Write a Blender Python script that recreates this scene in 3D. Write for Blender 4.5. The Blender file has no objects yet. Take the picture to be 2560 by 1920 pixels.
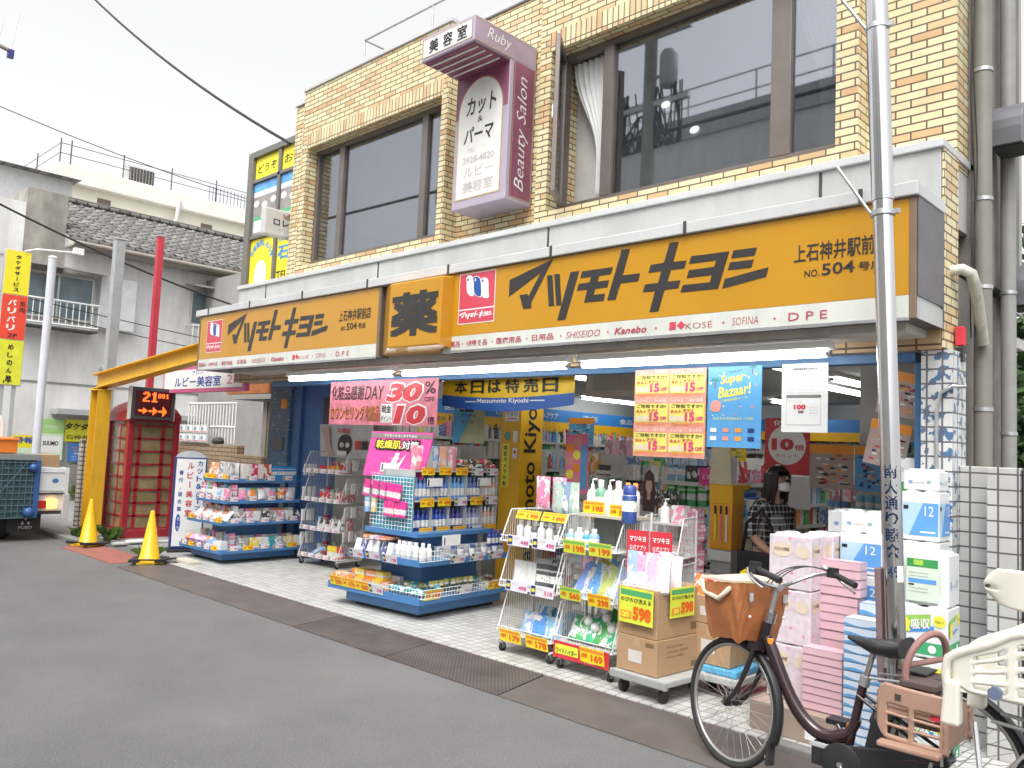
import bpy, bmesh, math, random
from mathutils import Vector, Matrix
random.seed(7)
C = bpy.context.scene.collection
SC = bpy.context.scene
R_ = math.radians

# ---------------------------------------------------------------- camera
YAW, PITCH, ROLL, EYE = R_(44.0), R_(4.4), R_(2.5), 1.65
fwd = Vector((-math.sin(YAW)*math.cos(PITCH), math.cos(YAW)*math.cos(PITCH), math.sin(PITCH)))
rgt0 = Vector((math.cos(YAW), math.sin(YAW), 0)); up0 = rgt0.cross(fwd)
CR_ = rgt0*math.cos(ROLL) + up0*math.sin(ROLL)
CU_ = -rgt0*math.sin(ROLL) + up0*math.cos(ROLL)
cam = bpy.data.cameras.new('camera'); co = bpy.data.objects.new('camera', cam); C.objects.link(co)
co.matrix_world = Matrix(((CR_.x, CU_.x, -fwd.x, 0), (CR_.y, CU_.y, -fwd.y, 0), (CR_.z, CU_.z, -fwd.z, EYE), (0, 0, 0, 1)))
cam.sensor_width = 36; cam.lens = 29.1; cam.clip_start = 0.05; cam.clip_end = 600
SC.camera = co

# ---------------------------------------------------------------- sky, sun, exposure
w = bpy.data.worlds.new('World'); SC.world = w; w.use_nodes = True
nt = w.node_tree; bg = nt.nodes['Background']
sky = nt.nodes.new('ShaderNodeTexSky'); sky.sky_type = 'NISHITA'; sky.sun_disc = False
sky.sun_elevation = R_(58); sky.sun_rotation = R_(155); sky.air_density = 1.0; sky.dust_density = 6.0; sky.ozone_density = 1.0
hs = nt.nodes.new('ShaderNodeHueSaturation'); hs.inputs['Saturation'].default_value = 0.12; hs.inputs['Value'].default_value = 1.95
ov = nt.nodes.new('ShaderNodeMixRGB'); ov.blend_type = 'LIGHTEN'; ov.inputs[0].default_value = 1; ov.inputs[2].default_value = (2.6, 2.7, 2.8, 1)   # even cloud cover
nt.links.new(sky.outputs[0], ov.inputs[1]); nt.links.new(ov.outputs[0], hs.inputs['Color']); nt.links.new(hs.outputs[0], bg.inputs[0])
bg.inputs[1].default_value = 0.15
sl = bpy.data.lights.new('sun', 'SUN'); sl.energy = 0.5; sl.angle = R_(25); sl.color = (1, .97, .92)
so = bpy.data.objects.new('sun', sl); C.objects.link(so)
sd = Vector((-math.sin(R_(155))*math.cos(R_(58))*-1, math.cos(R_(155))*math.cos(R_(58)), math.sin(R_(58))))
so.rotation_euler = sd.to_track_quat('Z', 'Y').to_euler(); so.location = (0, 0, 30)
SC.view_settings.view_transform = 'Standard'; SC.view_settings.look = 'None'
SC.view_settings.exposure = 0.22; SC.view_settings.gamma = 1
SC.cycles.max_bounces = 6; SC.cycles.diffuse_bounces = 3; SC.cycles.glossy_bounces = 3; SC.cycles.transmission_bounces = 5
SC.cycles.transparent_max_bounces = 10; SC.cycles.sample_clamp_indirect = 4

# ---------------------------------------------------------------- materials
MATS = {}
def _new(name):
    m = bpy.data.materials.new(name); m.use_nodes = True
    return m, m.node_tree, m.node_tree.nodes['Principled BSDF']
def N(nt, t, **kw):
    n = nt.nodes.new(t)
    for k, v in kw.items():
        if k in n.inputs: n.inputs[k].default_value = v
        else: setattr(n, k, v)
    return n
def ramp(nt, fac, stops, const=False):
    r = nt.nodes.new('ShaderNodeValToRGB'); e = r.color_ramp.elements
    if const: r.color_ramp.interpolation = 'CONSTANT'
    while len(e) < len(stops): e.new(.5)
    for el, (p, c) in zip(e, stops): el.position = p; el.color = (*c, 1) if len(c) == 3 else c
    nt.links.new(fac, r.inputs[0]); return r.outputs[0]
def pm(name, col, rough=.55, metal=0, var=.10, scale=6., bump=0, bscale=60., emit=0, coat=0, stain=None, amt=.5):
    """plain procedural paint / cloth / metal: base colour with a little uneven wear"""
    if name in MATS: return MATS[name]
    m, nt, b = _new(name)
    tc = N(nt, 'ShaderNodeTexCoord'); nz = N(nt, 'ShaderNodeTexNoise', Scale=scale, Detail=5.0, Roughness=.6)
    nt.links.new(tc.outputs['Object'], nz.inputs['Vector'])
    lo = tuple(c*(1-var) for c in col); hi = tuple(min(1, c*(1+var)) for c in col)
    out = ramp(nt, nz.outputs['Fac'], [(.3, lo), (.7, hi)])
    if stain:
        n2 = N(nt, 'ShaderNodeTexNoise', Scale=scale*.35, Detail=8.0, Roughness=.7)
        mp = N(nt, 'ShaderNodeMapping'); mp.inputs['Scale'].default_value = (1.6, 1.6, .25)
        nt.links.new(tc.outputs['Object'], mp.inputs[0]); nt.links.new(mp.outputs[0], n2.inputs['Vector'])
        fac = ramp(nt, n2.outputs['Fac'], [(.45, (0, 0, 0)), (.75, (amt, amt, amt))])
        mx = N(nt, 'ShaderNodeMixRGB'); nt.links.new(fac, mx.inputs[0]); nt.links.new(out, mx.inputs[1]); mx.inputs[2].default_value = (*stain, 1)
        out = mx.outputs[0]
    nt.links.new(out, b.inputs['Base Color'])
    b.inputs['Roughness'].default_value = rough; b.inputs['Metallic'].default_value = metal
    if coat: b.inputs['Coat Weight'].default_value = coat
    if emit: b.inputs['Emission Color'].default_value = (*col, 1); b.inputs['Emission Strength'].default_value = emit
    if bump:
        n3 = N(nt, 'ShaderNodeTexNoise', Scale=bscale, Detail=3.0); nt.links.new(tc.outputs['Object'], n3.inputs['Vector'])
        bp = N(nt, 'ShaderNodeBump', Strength=bump, Distance=.01); nt.links.new(n3.outputs['Fac'], bp.inputs['Height']); nt.links.new(bp.outputs[0], b.inputs['Normal'])
    MATS[name] = m; return m
def wall_uv(nt, swap=False):
    """(along the wall, up) coordinates from position and normal, in metres"""
    g = N(nt, 'ShaderNodeNewGeometry'); sp = N(nt, 'ShaderNodeSeparateXYZ'); sn = N(nt, 'ShaderNodeSeparateXYZ')
    nt.links.new(g.outputs['Position'], sp.inputs[0]); nt.links.new(g.outputs['Normal'], sn.inputs[0])
    ab = N(nt, 'ShaderNodeMath', operation='ABSOLUTE'); nt.links.new(sn.outputs['X'], ab.inputs[0])
    gt = N(nt, 'ShaderNodeMath', operation='GREATER_THAN'); gt.inputs[1].default_value = .6; nt.links.new(ab.outputs[0], gt.inputs[0])
    mx = N(nt, 'ShaderNodeMix'); nt.links.new(gt.outputs[0], mx.inputs[0]); nt.links.new(sp.outputs['X'], mx.inputs[2]); nt.links.new(sp.outputs['Y'], mx.inputs[3])
    ab2 = N(nt, 'ShaderNodeMath', operation='ABSOLUTE'); nt.links.new(sn.outputs['Z'], ab2.inputs[0])
    gt2 = N(nt, 'ShaderNodeMath', operation='GREATER_THAN'); gt2.inputs[1].default_value = .6; nt.links.new(ab2.outputs[0], gt2.inputs[0])
    mz = N(nt, 'ShaderNodeMix'); nt.links.new(gt2.outputs[0], mz.inputs[0]); nt.links.new(sp.outputs['Z'], mz.inputs[2]); nt.links.new(sp.outputs['Y'], mz.inputs[3])
    c = N(nt, 'ShaderNodeCombineXYZ')
    a, bb = (1, 0) if swap else (0, 1)
    nt.links.new(mx.outputs[0], c.inputs[a]); nt.links.new(mz.outputs[0], c.inputs[bb])
    return c.outputs[0]
def brickmat(name, bw, bh, mort, stops, mcol, rough=.45, offset=.5, swap=False, bump=.4, peel=None, dirt=.12):
    if name in MATS: return MATS[name]
    m, nt, b = _new(name); uv = wall_uv(nt, swap)
    br = N(nt, 'ShaderNodeTexBrick', Scale=1.0); br.offset = offset; br.squash = 1
    br.inputs['Brick Width'].default_value = bw; br.inputs['Row Height'].default_value = bh
    br.inputs['Mortar Size'].default_value = mort; br.inputs['Mortar Smooth'].default_value = .1; br.inputs['Bias'].default_value = 0
    br.inputs['Color1'].default_value = (0, 0, 0, 1); br.inputs['Color2'].default_value = (1, 1, 1, 1); br.inputs['Mortar'].default_value = (0, 0, 0, 1)
    nt.links.new(uv, br.inputs['Vector'])
    col = ramp(nt, br.outputs['Color'], stops)
    g = N(nt, 'ShaderNodeNewGeometry'); nz = N(nt, 'ShaderNodeTexNoise', Scale=5.0, Detail=6.0); nt.links.new(g.outputs['Position'], nz.inputs['Vector'])
    if peel:
        n2 = N(nt, 'ShaderNodeTexNoise', Scale=16.0, Detail=5.0, Roughness=.55); nt.links.new(g.outputs['Position'], n2.inputs['Vector'])
        f = ramp(nt, n2.outputs['Fac'], [(peel[1], (0, 0, 0)), (peel[1]+.015, (1, 1, 1))])
        mp = N(nt, 'ShaderNodeMixRGB'); nt.links.new(f, mp.inputs[0]); nt.links.new(col, mp.inputs[1]); mp.inputs[2].default_value = (*peel[0], 1); col = mp.outputs[0]
    mx = N(nt, 'ShaderNodeMixRGB'); nt.links.new(br.outputs['Fac'], mx.inputs[0]); nt.links.new(col, mx.inputs[1]); mx.inputs[2].default_value = (*mcol, 1)
    d = ramp(nt, nz.outputs['Fac'], [(.35, (1-dirt,)*3), (.65, (1, 1, 1))])
    mu = N(nt, 'ShaderNodeMixRGB', blend_type='MULTIPLY'); mu.inputs[0].default_value = 1; nt.links.new(mx.outputs[0], mu.inputs[1]); nt.links.new(d, mu.inputs[2])
    nt.links.new(mu.outputs[0], b.inputs['Base Color']); b.inputs['Roughness'].default_value = rough
    bp = N(nt, 'ShaderNodeBump', Strength=bump, Distance=.006); bp.invert = True; nt.links.new(br.outputs['Fac'], bp.inputs['Height']); nt.links.new(bp.outputs[0], b.inputs['Normal'])
    MATS[name] = m; return m
def glassmat(name, tint=(.8, .85, .87), mixr=.75, rough=.02, mir=(.9, .92, .95)):
    """window glass: part see-through, part mirror"""
    if name in MATS: return MATS[name]
    m, nt, b = _new(name); nt.nodes.remove(b)
    out = nt.nodes['Material Output']; tr = N(nt, 'ShaderNodeBsdfTransparent'); tr.inputs[0].default_value = (*tint, 1)
    gl = N(nt, 'ShaderNodeBsdfGlossy'); gl.inputs['Roughness'].default_value = rough; gl.inputs['Color'].default_value = (*mir, 1)
    mx = N(nt, 'ShaderNodeMixShader'); mx.inputs[0].default_value = 1-mixr
    nt.links.new(tr.outputs[0], mx.inputs[1]); nt.links.new(gl.outputs[0], mx.inputs[2]); nt.links.new(mx.outputs[0], out.inputs[0])
    MATS[name] = m; return m
def packmat(name, pattern=0, rough=.35, coat=.2):
    """printed packaging: the object's own colour with a pale printed patch and small coloured print"""
    if name in MATS: return MATS[name]
    m, nt, b = _new(name)
    oi = N(nt, 'ShaderNodeObjectInfo'); tc = N(nt, 'ShaderNodeTexCoord')
    sp = N(nt, 'ShaderNodeSeparateXYZ'); nt.links.new(tc.outputs['Generated'], sp.inputs[0])
    add = N(nt, 'ShaderNodeVectorMath', operation='ADD'); mulr = N(nt, 'ShaderNodeMath', operation='MULTIPLY'); mulr.inputs[1].default_value = 37.
    nt.links.new(oi.outputs['Random'], mulr.inputs[0]); nt.links.new(tc.outputs['Generated'], add.inputs[0]); nt.links.new(mulr.outputs[0], add.inputs[1])
    if pattern == 0:    # band of pale print
        f = ramp(nt, sp.outputs['Z'], [(0, (0, 0, 0)), (.30, (1, 1, 1)), (.58, (0, 0, 0)), (.72, (.7, .7, .7)), (.80, (0, 0, 0))], True)
    elif pattern == 1:  # blotchy print
        nz0 = N(nt, 'ShaderNodeTexNoise', Scale=2.6, Detail=1.0); nt.links.new(add.outputs[0], nz0.inputs['Vector'])
        f = ramp(nt, nz0.outputs['Fac'], [(0, (0, 0, 0)), (.55, (1, 1, 1))], True)
    else:               # lower label
        f = ramp(nt, sp.outputs['Z'], [(0, (0, 0, 0)), (.16, (1, 1, 1)), (.5, (0, 0, 0))], True)
    mx = N(nt, 'ShaderNodeMixRGB'); nt.links.new(f, mx.inputs[0]); nt.links.new(oi.outputs['Color'], mx.inputs[1]); mx.inputs[2].default_value = (.72, .72, .7, 1)
    vo = N(nt, 'ShaderNodeTexVoronoi', Scale=7.0); nt.links.new(add.outputs[0], vo.inputs['Vector'])
    f2 = ramp(nt, vo.outputs['Distance'], [(0, (1, 1, 1)), (.24, (0, 0, 0))], True)
    hue = N(nt, 'ShaderNodeHueSaturation'); hue.inputs['Saturation'].default_value = 1.1; hue.inputs['Value'].default_value = .75
    nt.links.new(oi.outputs['Color'], hue.inputs['Color']); hr = N(nt, 'ShaderNodeMath', operation='MULTIPLY_ADD'); hr.inputs[1].default_value = .7; hr.inputs[2].default_value = .15
    nt.links.new(oi.outputs['Random'], hr.inputs[0]); nt.links.new(hr.outputs[0], hue.inputs['Hue'])
    m2 = N(nt, 'ShaderNodeMixRGB'); nt.links.new(f2, m2.inputs[0]); nt.links.new(mx.outputs[0], m2.inputs[1]); nt.links.new(hue.outputs[0], m2.inputs[2])
    nt.links.new(m2.outputs[0], b.inputs['Base Color']); b.inputs['Roughness'].default_value = rough; b.inputs['Coat Weight'].default_value = coat
    MATS[name] = m; return m
def objcol(name, rough=.35, coat=.3):
    if name in MATS: return MATS[name]
    m, nt, b = _new(name); oi = N(nt, 'ShaderNodeObjectInfo'); nt.links.new(oi.outputs['Color'], b.inputs['Base Color'])
    b.inputs['Roughness'].default_value = rough; b.inputs['Coat Weight'].default_value = coat; MATS[name] = m; return m

# ---------------------------------------------------------------- mesh helpers
TXT = {}
def glyphs(body, bold=0, shear=0, space=1.0):
    k = (body, bold, shear, space)
    if k not in TXT:
        c = bpy.data.curves.new('lettering', 'FONT'); c.body = body; c.resolution_u = 2; c.offset = bold; c.shear = shear; c.space_character = space
        c.fill_mode = 'BOTH'
        o = bpy.data.objects.new('lettering', c); C.objects.link(o)
        me = bpy.data.meshes.new_from_object(o.evaluated_get(bpy.context.evaluated_depsgraph_get()))
        vs = [(v.co.x, v.co.y) for v in me.vertices]; fs = [tuple(p.vertices) for p in me.polygons if p.normal.z > 0]
        if not fs: fs = [tuple(p.vertices) for p in me.polygons]
        bpy.data.objects.remove(o); bpy.data.curves.remove(c); bpy.data.meshes.remove(me)
        xs = [v[0] for v in vs] or [0, 1]; ys = [v[1] for v in vs] or [0, 1]
        TXT[k] = (vs, fs, min(xs), max(xs), min(ys), max(ys))
    return TXT[k]
class MB:
    def __init__(s): s.v = []; s.f = []; s.mi = []; s.sm = []; s.mats = []; s.M = Matrix()
    def slot(s, m):
        if m not in s.mats: s.mats.append(m)
        return s.mats.index(m)
    def add(s, vs, fs, m, smooth=False):
        b = len(s.v); s.v += [s.M @ Vector(v) for v in vs]; k = s.slot(m)
        for f in fs: s.f.append([b+i for i in f]); s.mi.append(k); s.sm.append(smooth)
        return s
    def box(s, x0, x1, y0, y1, z0, z1, m):
        return s.add([(x0,y0,z0),(x1,y0,z0),(x1,y1,z0),(x0,y1,z0),(x0,y0,z1),(x1,y0,z1),(x1,y1,z1),(x0,y1,z1)],
                     [(0,3,2,1),(4,5,6,7),(0,1,5,4),(1,2,6,5),(2,3,7,6),(3,0,4,7)], m)
    def hexa(s, p, m): return s.add(p, [(0,3,2,1),(4,5,6,7),(0,1,5,4),(1,2,6,5),(2,3,7,6),(3,0,4,7)], m)
    def poly(s, pts, m): return s.add(pts, [tuple(range(len(pts)))], m)
    def prism(s, pts, vec, m):
        n = len(pts); v = [Vector(p) for p in pts]; e = Vector(vec)
        return s.add(v + [p+e for p in v], [tuple(range(n))[::-1], tuple(range(n, 2*n))] + [(i, (i+1) % n, n+(i+1) % n, n+i) for i in range(n)], m)
    def tube(s, pts, r, m, n=8, closed=False, smooth=True):
        P = [Vector(p) for p in pts]; k = len(P); rr = r if isinstance(r, (list, tuple)) else [r]*k
        rings = []; ref = None
        for i in range(k):
            if closed: t = (P[(i+1) % k]-P[i-1])
            else: t = P[min(i+1, k-1)]-P[max(i-1, 0)]
            t = t.normalized() if t.length > 1e-9 else Vector((0, 0, 1))
            if ref is None: ref = Vector((0, 0, 1)) if abs(t.z) < .9 else Vector((1, 0, 0))
            a = (ref - t*ref.dot(t)); a = a.normalized() if a.length > 1e-6 else t.orthogonal().normalized(); ref = a; b = t.cross(a)
            rings.append([P[i] + (a*math.cos(2*math.pi*j/n) + b*math.sin(2*math.pi*j/n))*rr[i] for j in range(n)])
        vs = [v for ring in rings for v in ring]; fs = []
        for i in range(k if closed else k-1):
            a0, b0 = i*n, ((i+1) % k)*n
            fs += [(a0+j, a0+(j+1) % n, b0+(j+1) % n, b0+j) for j in range(n)]
        s.add(vs, fs, m, smooth)
        if not closed: s.add(rings[0], [tuple(range(n))[::-1]], m); s.add(rings[-1], [tuple(range(n))], m)
        return s
    def lathe(s, prof, m, n=14, at=(0, 0, 0), smooth=True):
        vs = []; fs = []; o = Vector(at)
        for r, z in prof: vs += [o + Vector((r*math.cos(2*math.pi*j/n), r*math.sin(2*math.pi*j/n), z)) for j in range(n)]
        for i in range(len(prof)-1): fs += [(i*n+j, i*n+(j+1) % n, (i+1)*n+(j+1) % n, (i+1)*n+j) for j in range(n)]
        s.add(vs, fs, m, smooth); k = (len(prof)-1)*n
        if prof[0][0] > 1e-4: s.add(vs[:n], [tuple(range(n))[::-1]], m)
        if prof[-1][0] > 1e-4: s.add(vs[k:], [tuple(range(n))], m)
        return s
    def ball(s, c, r, m, n=10, sc=(1, 1, 1)):
        M0 = s.M; s.M = M0 @ Matrix.Translation(c) @ Matrix.Diagonal((*sc, 1))
        s.lathe([(max(1e-5, r*math.sin(math.pi*i/n)), -r*math.cos(math.pi*i/n)) for i in range(n+1)], m, n+2); s.M = M0; return s
    def text(s, body, m, O, w=None, h=.1, R=(1, 0, 0), U=(0, 0, 1), bold=0, shear=0, space=1.0, align='l', off=.0025):
        """lettering as flat glyphs; O = lower left corner of the box it fills (w wide if given, h high)"""
        heavy = bold > .012 and any(ord(ch) > 0x3400 for ch in body)
        vs, fs, x0, x1, y0, y1 = glyphs(body, 0 if heavy else bold, shear, space)
        if heavy:   # thicken kanji with close copies, each a hair further out
            dx = ((w/(x1-x0)) if w else h/(y1-y0))*bold*.7; dz = h/(y1-y0)*bold*.7; Rn, Un = Vector(R).normalized(), Vector(U).normalized()
            for k, (a, c) in enumerate(((-1, -1), (1, -1), (-1, 1), (1, 1))): s.text(body, m, Vector(O)+Rn*(a*dx)+Un*(c*dz), w, h, R, U, 0, shear, space, align, off+.00012*(k+1))
        R = Vector(R).normalized(); U = Vector(U).normalized(); nrm = R.cross(U)
        sy = h/max(1e-6, y1-y0); sx = (w/max(1e-6, x1-x0)) if w else sy; O = Vector(O) + nrm*off
        if align == 'c': O = O - R*(sx*(x1-x0)/2)
        if align == 'r': O = O - R*(sx*(x1-x0))
        return s.add([O + R*((x-x0)*sx) + U*((y-y0)*sy) for x, y in vs], fs, m)
    def rect(s, m, O, w, h, R=(1, 0, 0), U=(0, 0, 1), off=.0015):
        R = Vector(R).normalized(); U = Vector(U).normalized(); O = Vector(O) + R.cross(U)*off
        return s.add([O, O+R*w, O+R*w+U*h, O+U*h], [(0, 1, 2, 3)], m)
    def disc(s, m, O, rx, ry=None, R=(1, 0, 0), U=(0, 0, 1), off=.0015, n=20):
        R = Vector(R).normalized(); U = Vector(U).normalized(); O = Vector(O) + R.cross(U)*off; ry = ry or rx
        return s.add([O + R*rx*math.cos(2*math.pi*i/n) + U*ry*math.sin(2*math.pi*i/n) for i in range(n)], [tuple(range(n))], m)
    def sheet(s, fn, nu, nv, m, t=0, smooth=True):
        vs = [Vector(fn(i/nu, j/nv)) for j in range(nv+1) for i in range(nu+1)]
        fs = [(j*(nu+1)+i, j*(nu+1)+i+1, (j+1)*(nu+1)+i+1, (j+1)*(nu+1)+i) for j in range(nv) for i in range(nu)]
        return s.add(vs, fs, m, smooth)
    def mesh(s, name):
        me = bpy.data.meshes.new(name); me.from_pydata([tuple(v) for v in s.v], [], s.f)
        for m in s.mats: me.materials.append(m)
        me.polygons.foreach_set('material_index', s.mi); me.polygons.foreach_set('use_smooth', s.sm); me.update(); return me
    def build(s, name, parent=None, bev=0, solid=0, sub=0):
        o = bpy.data.objects.new(name, s.mesh(name)); C.objects.link(o)
        if parent: o.parent = parent
        if solid: q = o.modifiers.new('thickness', 'SOLIDIFY'); q.thickness = solid; q.offset = 0
        if sub: q = o.modifiers.new('smooth', 'SUBSURF'); q.levels = q.render_levels = sub
        if bev: q = o.modifiers.new('bevel', 'BEVEL'); q.width = bev; q.segments = 2; q.limit_method = 'ANGLE'; q.angle_limit = R_(50)
        return o
def tag(o, label, cat, group=None, kind=None):
    o['label'] = label; o['category'] = cat
    if group: o['group'] = group
    if kind: o['kind'] = kind
    return o
def struct(o): o['kind'] = 'structure'; return o
def thing(name, label, cat, loc=(0, 0, 0), rz=0, group=None):
    o = bpy.data.objects.new(name, None); o.empty_display_size = .1; C.objects.link(o); o.location = loc; o.rotation_euler = (0, 0, rz)
    return tag(o, label, cat, group)
def dup(o, parent=None, loc=None, rot=None, label=None, color=None):
    c = o.copy(); C.objects.link(c)
    if parent: c.parent = parent
    if loc is not None: c.location = loc
    if rot is not None: c.rotation_euler = rot
    if label: c['label'] = label
    if color: c.color = (*color, 1)
    for ch in list(o.children):
        k = dup(ch, c)
        if color: k.color = (*color, 1)
    return c
def part(mb, name, parent, **k): return mb.build(name, parent, **k)
# ---------------------------------------------------------------- common materials
brick = brickmat('cream glazed brick', .2, .0565, .006, [(0, (.74, .68, .43)), (.58, (.70, .62, .37)), (.8, (.68, .53, .29)), (1, (.60, .38, .19))], (.145, .09, .06))
soldier_m = brickmat('cream soldier brick', .2, .06, .006, [(0, (.74, .68, .43)), (.6, (.70, .61, .36)), (.84, (.66, .5, .28)), (1, (.58, .38, .19))], (.145, .09, .06), offset=0, swap=True)
beam_m = brickmat('tan beam tile', .22, .3, .007, [(0, (.5, .36, .2)), (1, (.42, .27, .14))], (.1, .05, .03), offset=0)
conc = pm('pale concrete', (.45, .46, .45), .75, var=.06, scale=3, bump=.15, stain=(.27, .275, .27), amt=.6)
capm = pm('aluminium capping', (.55, .56, .56), .5, var=.05, scale=2, stain=(.34, .35, .35), amt=.4)
dark = pm('dark joint', (.05, .05, .05), .7)
bronze = pm('bronze window frame', (.19, .16, .145), .42, metal=.4, var=.1)
sidem = pm('dirty side wall', (.20, .185, .165), .9, var=.25, scale=3, bump=.5, bscale=25, stain=(.08, .075, .065), amt=.7)
gconc = pm('weathered concrete', (.34, .32, .28), .9, var=.22, scale=3, bump=.5, bscale=25, stain=(.12, .115, .1), amt=.7)
white = pm('white paint', (.78, .78, .76), .5, var=.03)
grey = pm('grey paint', (.42, .43, .44), .5, var=.06)
black = pm('black plastic', (.02, .02, .022), .42, var=.2)
rubber = pm('black rubber', (.025, .025, .025), .75, var=.2)
steel = pm('polished steel', (.62, .62, .63), .16, metal=1, var=.04, scale=3)
zinc = pm('dull steel', (.5, .51, .52), .4, metal=.8, var=.1)
bluep = pm('blue shop paint', (.05, .15, .33), .45, var=.12, stain=(.1, .2, .34), amt=.4)
sblue = pm('blue shelf steel', (.06, .19, .42), .4, var=.07, scale=4, coat=.2, stain=(.1, .2, .36), amt=.35)
navy = pm('dark blue print', (.02, .04, .17), .45)
yel = pm('yellow steel paint', (.72, .42, .02), .45, var=.07, stain=(.3, .17, .04), amt=.35)
red = pm('red print', (.58, .035, .05), .5)
blk = pm('black print', (.018, .016, .016), .5)
wht = pm('white print', (.82, .82, .8), .5, var=.02)
yelp = pm('yellow print', (.84, .72, .04), .5, var=.04)
orgp = pm('orange print', (.85, .3, .03), .5)
pinkp = pm('pink print', (.78, .2, .34), .45, var=.05)
signo = pm('orange sign sheet', (.53, .258, .014), .28, var=.05, scale=1.2, coat=.3)
signd = pm('charcoal lettering', (.035, .034, .033), .4)
signw = pm('off white sign strip', (.66, .68, .62), .4, var=.05, scale=3, stain=(.3, .3, .27), amt=.55)
logor = pm('faded red print', (.6, .07, .11), .4, var=.06)
pale = pm('pale plaster', (.62, .62, .60), .85, var=.06, scale=2, bump=.15, stain=(.34, .33, .32), amt=.5)
card = pm('brown cardboard', (.42, .27, .15), .8, var=.06, scale=4)
glass = glassmat('window glass', (.72, .76, .78), .60, mir=(.52, .54, .58))
clear = glassmat('clear film', (.95, .95, .95), .93, .1)
foliage = None

def signface(mb, axis='-y'):
    pass
# ---------------------------------------------------------------- road, pavement, shop floor
def roadmat():
    m, nt, b = _new('worn asphalt'); g = N(nt, 'ShaderNodeNewGeometry')
    n1 = N(nt, 'ShaderNodeTexNoise', Scale=.9, Detail=6.0, Roughness=.6); n2 = N(nt, 'ShaderNodeTexNoise', Scale=140.0, Detail=2.0); vo = N(nt, 'ShaderNodeTexVoronoi', Scale=75.0)
    for n in (n1, n2, vo): nt.links.new(g.outputs['Position'], n.inputs['Vector'])
    c1 = ramp(nt, n1.outputs['Fac'], [(.3, (.118, .117, .12)), (.7, (.165, .164, .165))])
    c2 = ramp(nt, n2.outputs['Fac'], [(.3, (.6, .6, .6)), (.72, (1.3, 1.3, 1.3))])
    mu = N(nt, 'ShaderNodeMixRGB', blend_type='MULTIPLY'); mu.inputs[0].default_value = 1; nt.links.new(c1, mu.inputs[1]); nt.links.new(c2, mu.inputs[2])
    n3 = N(nt, 'ShaderNodeTexVoronoi', Scale=26.0); nt.links.new(g.outputs['Position'], n3.inputs['Vector'])
    f = ramp(nt, n3.outputs['Distance'], [(0, (1, 1, 1)), (.075, (0, 0, 0))], True)
    mx = N(nt, 'ShaderNodeMixRGB'); nt.links.new(f, mx.inputs[0]); nt.links.new(mu.outputs[0], mx.inputs[1]); mx.inputs[2].default_value = (.3, .3, .29, 1)
    nt.links.new(mx.outputs[0], b.inputs['Base Color']); b.inputs['Roughness'].default_value = .85
    bp = N(nt, 'ShaderNodeBump', Strength=.6, Distance=.006); nt.links.new(vo.outputs['Distance'], bp.inputs['Height']); nt.links.new(bp.outputs[0], b.inputs['Normal'])
    return m
asph = roadmat()
mb = MB(); mb.sheet(lambda u, v: (-150+300*u, -150+300*v, 0), 2, 2, asph, smooth=False); struct(mb.build('road'))
def platemat():
    m, nt, b = _new('rusty checker plate'); g = N(nt, 'ShaderNodeNewGeometry')
    mp = N(nt, 'ShaderNodeMapping'); mp.inputs['Rotation'].default_value = (0, 0, R_(45)); mp.inputs['Scale'].default_value = (1, 1, 1)
    nt.links.new(g.outputs['Position'], mp.inputs[0])
    ch = N(nt, 'ShaderNodeTexBrick', Scale=1.0); ch.inputs['Brick Width'].default_value = .05; ch.inputs['Row Height'].default_value = .025; ch.inputs['Mortar Size'].default_value = .007
    nt.links.new(mp.outputs[0], ch.inputs['Vector'])
    nz = N(nt, 'ShaderNodeTexNoise', Scale=4.0, Detail=6.0); nt.links.new(g.outputs['Position'], nz.inputs['Vector'])
    c = ramp(nt, nz.outputs['Fac'], [(.3, (.095, .08, .074)), (.7, (.16, .138, .128))])
    d = ramp(nt, ch.outputs['Fac'], [(0, (1, 1, 1)), (1, (.62, .6, .6))])
    mu = N(nt, 'ShaderNodeMixRGB', blend_type='MULTIPLY'); mu.inputs[0].default_value = 1; nt.links.new(c, mu.inputs[1]); nt.links.new(d, mu.inputs[2])
    nt.links.new(mu.outputs[0], b.inputs['Base Color']); b.inputs['Roughness'].default_value = .6; b.inputs['Metallic'].default_value = .25
    bp = N(nt, 'ShaderNodeBump', Strength=.5, Distance=.003); bp.invert = True; nt.links.new(ch.outputs['Fac'], bp.inputs['Height']); nt.links.new(bp.outputs[0], b.inputs['Normal'])
    return m
plate = platemat(); plainp = pm('worn steel plate', (.125, .108, .10), .55, metal=.2, var=.2, scale=3, bump=.1)
def cover(x0, x1, m, label, sk=.13):
    mb = MB(); y0, y1, z0, z1 = 4.06, 4.67, .004, .012
    mb.hexa([(x0+sk, y0, z0-.003), (x1+sk, y0, z0-.003), (x1, y1, z0), (x0, y1, z0), (x0+sk, y0, z0+.003), (x1+sk, y0, z0+.003), (x1, y1, z1), (x0, y1, z1)], m)
    tag(mb.build('gutter_plate', bev=.002), label, 'steel plate', 'steel plates over the gutter')
cover(-10.55, -6.60, plainp, 'long plain brown steel gutter plate in front of the two blue shelf islands')
cover(-6.585, -5.30, plate, 'brown chequered steel gutter plate left of the front wire racks')
cover(-5.29, -4.06, plate, 'brown chequered steel gutter plate in front of the wire racks')
cover(-4.045, -1.2, plainp, 'plain rusty steel gutter plate under the bicycle front wheel')
tilem = brickmat('white floor tile', .095, .095, .005, [(0, (.62, .62, .59)), (.8, (.56, .56, .53)), (1, (.48, .47, .44))], (.2, .185, .17), rough=.35, offset=0, bump=.25, dirt=.2)
mb = MB(); mb.box(-10.35, -1.2, 4.68, 6.3, -.02, .016, tilem); struct(mb.build('pavement'))
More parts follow.
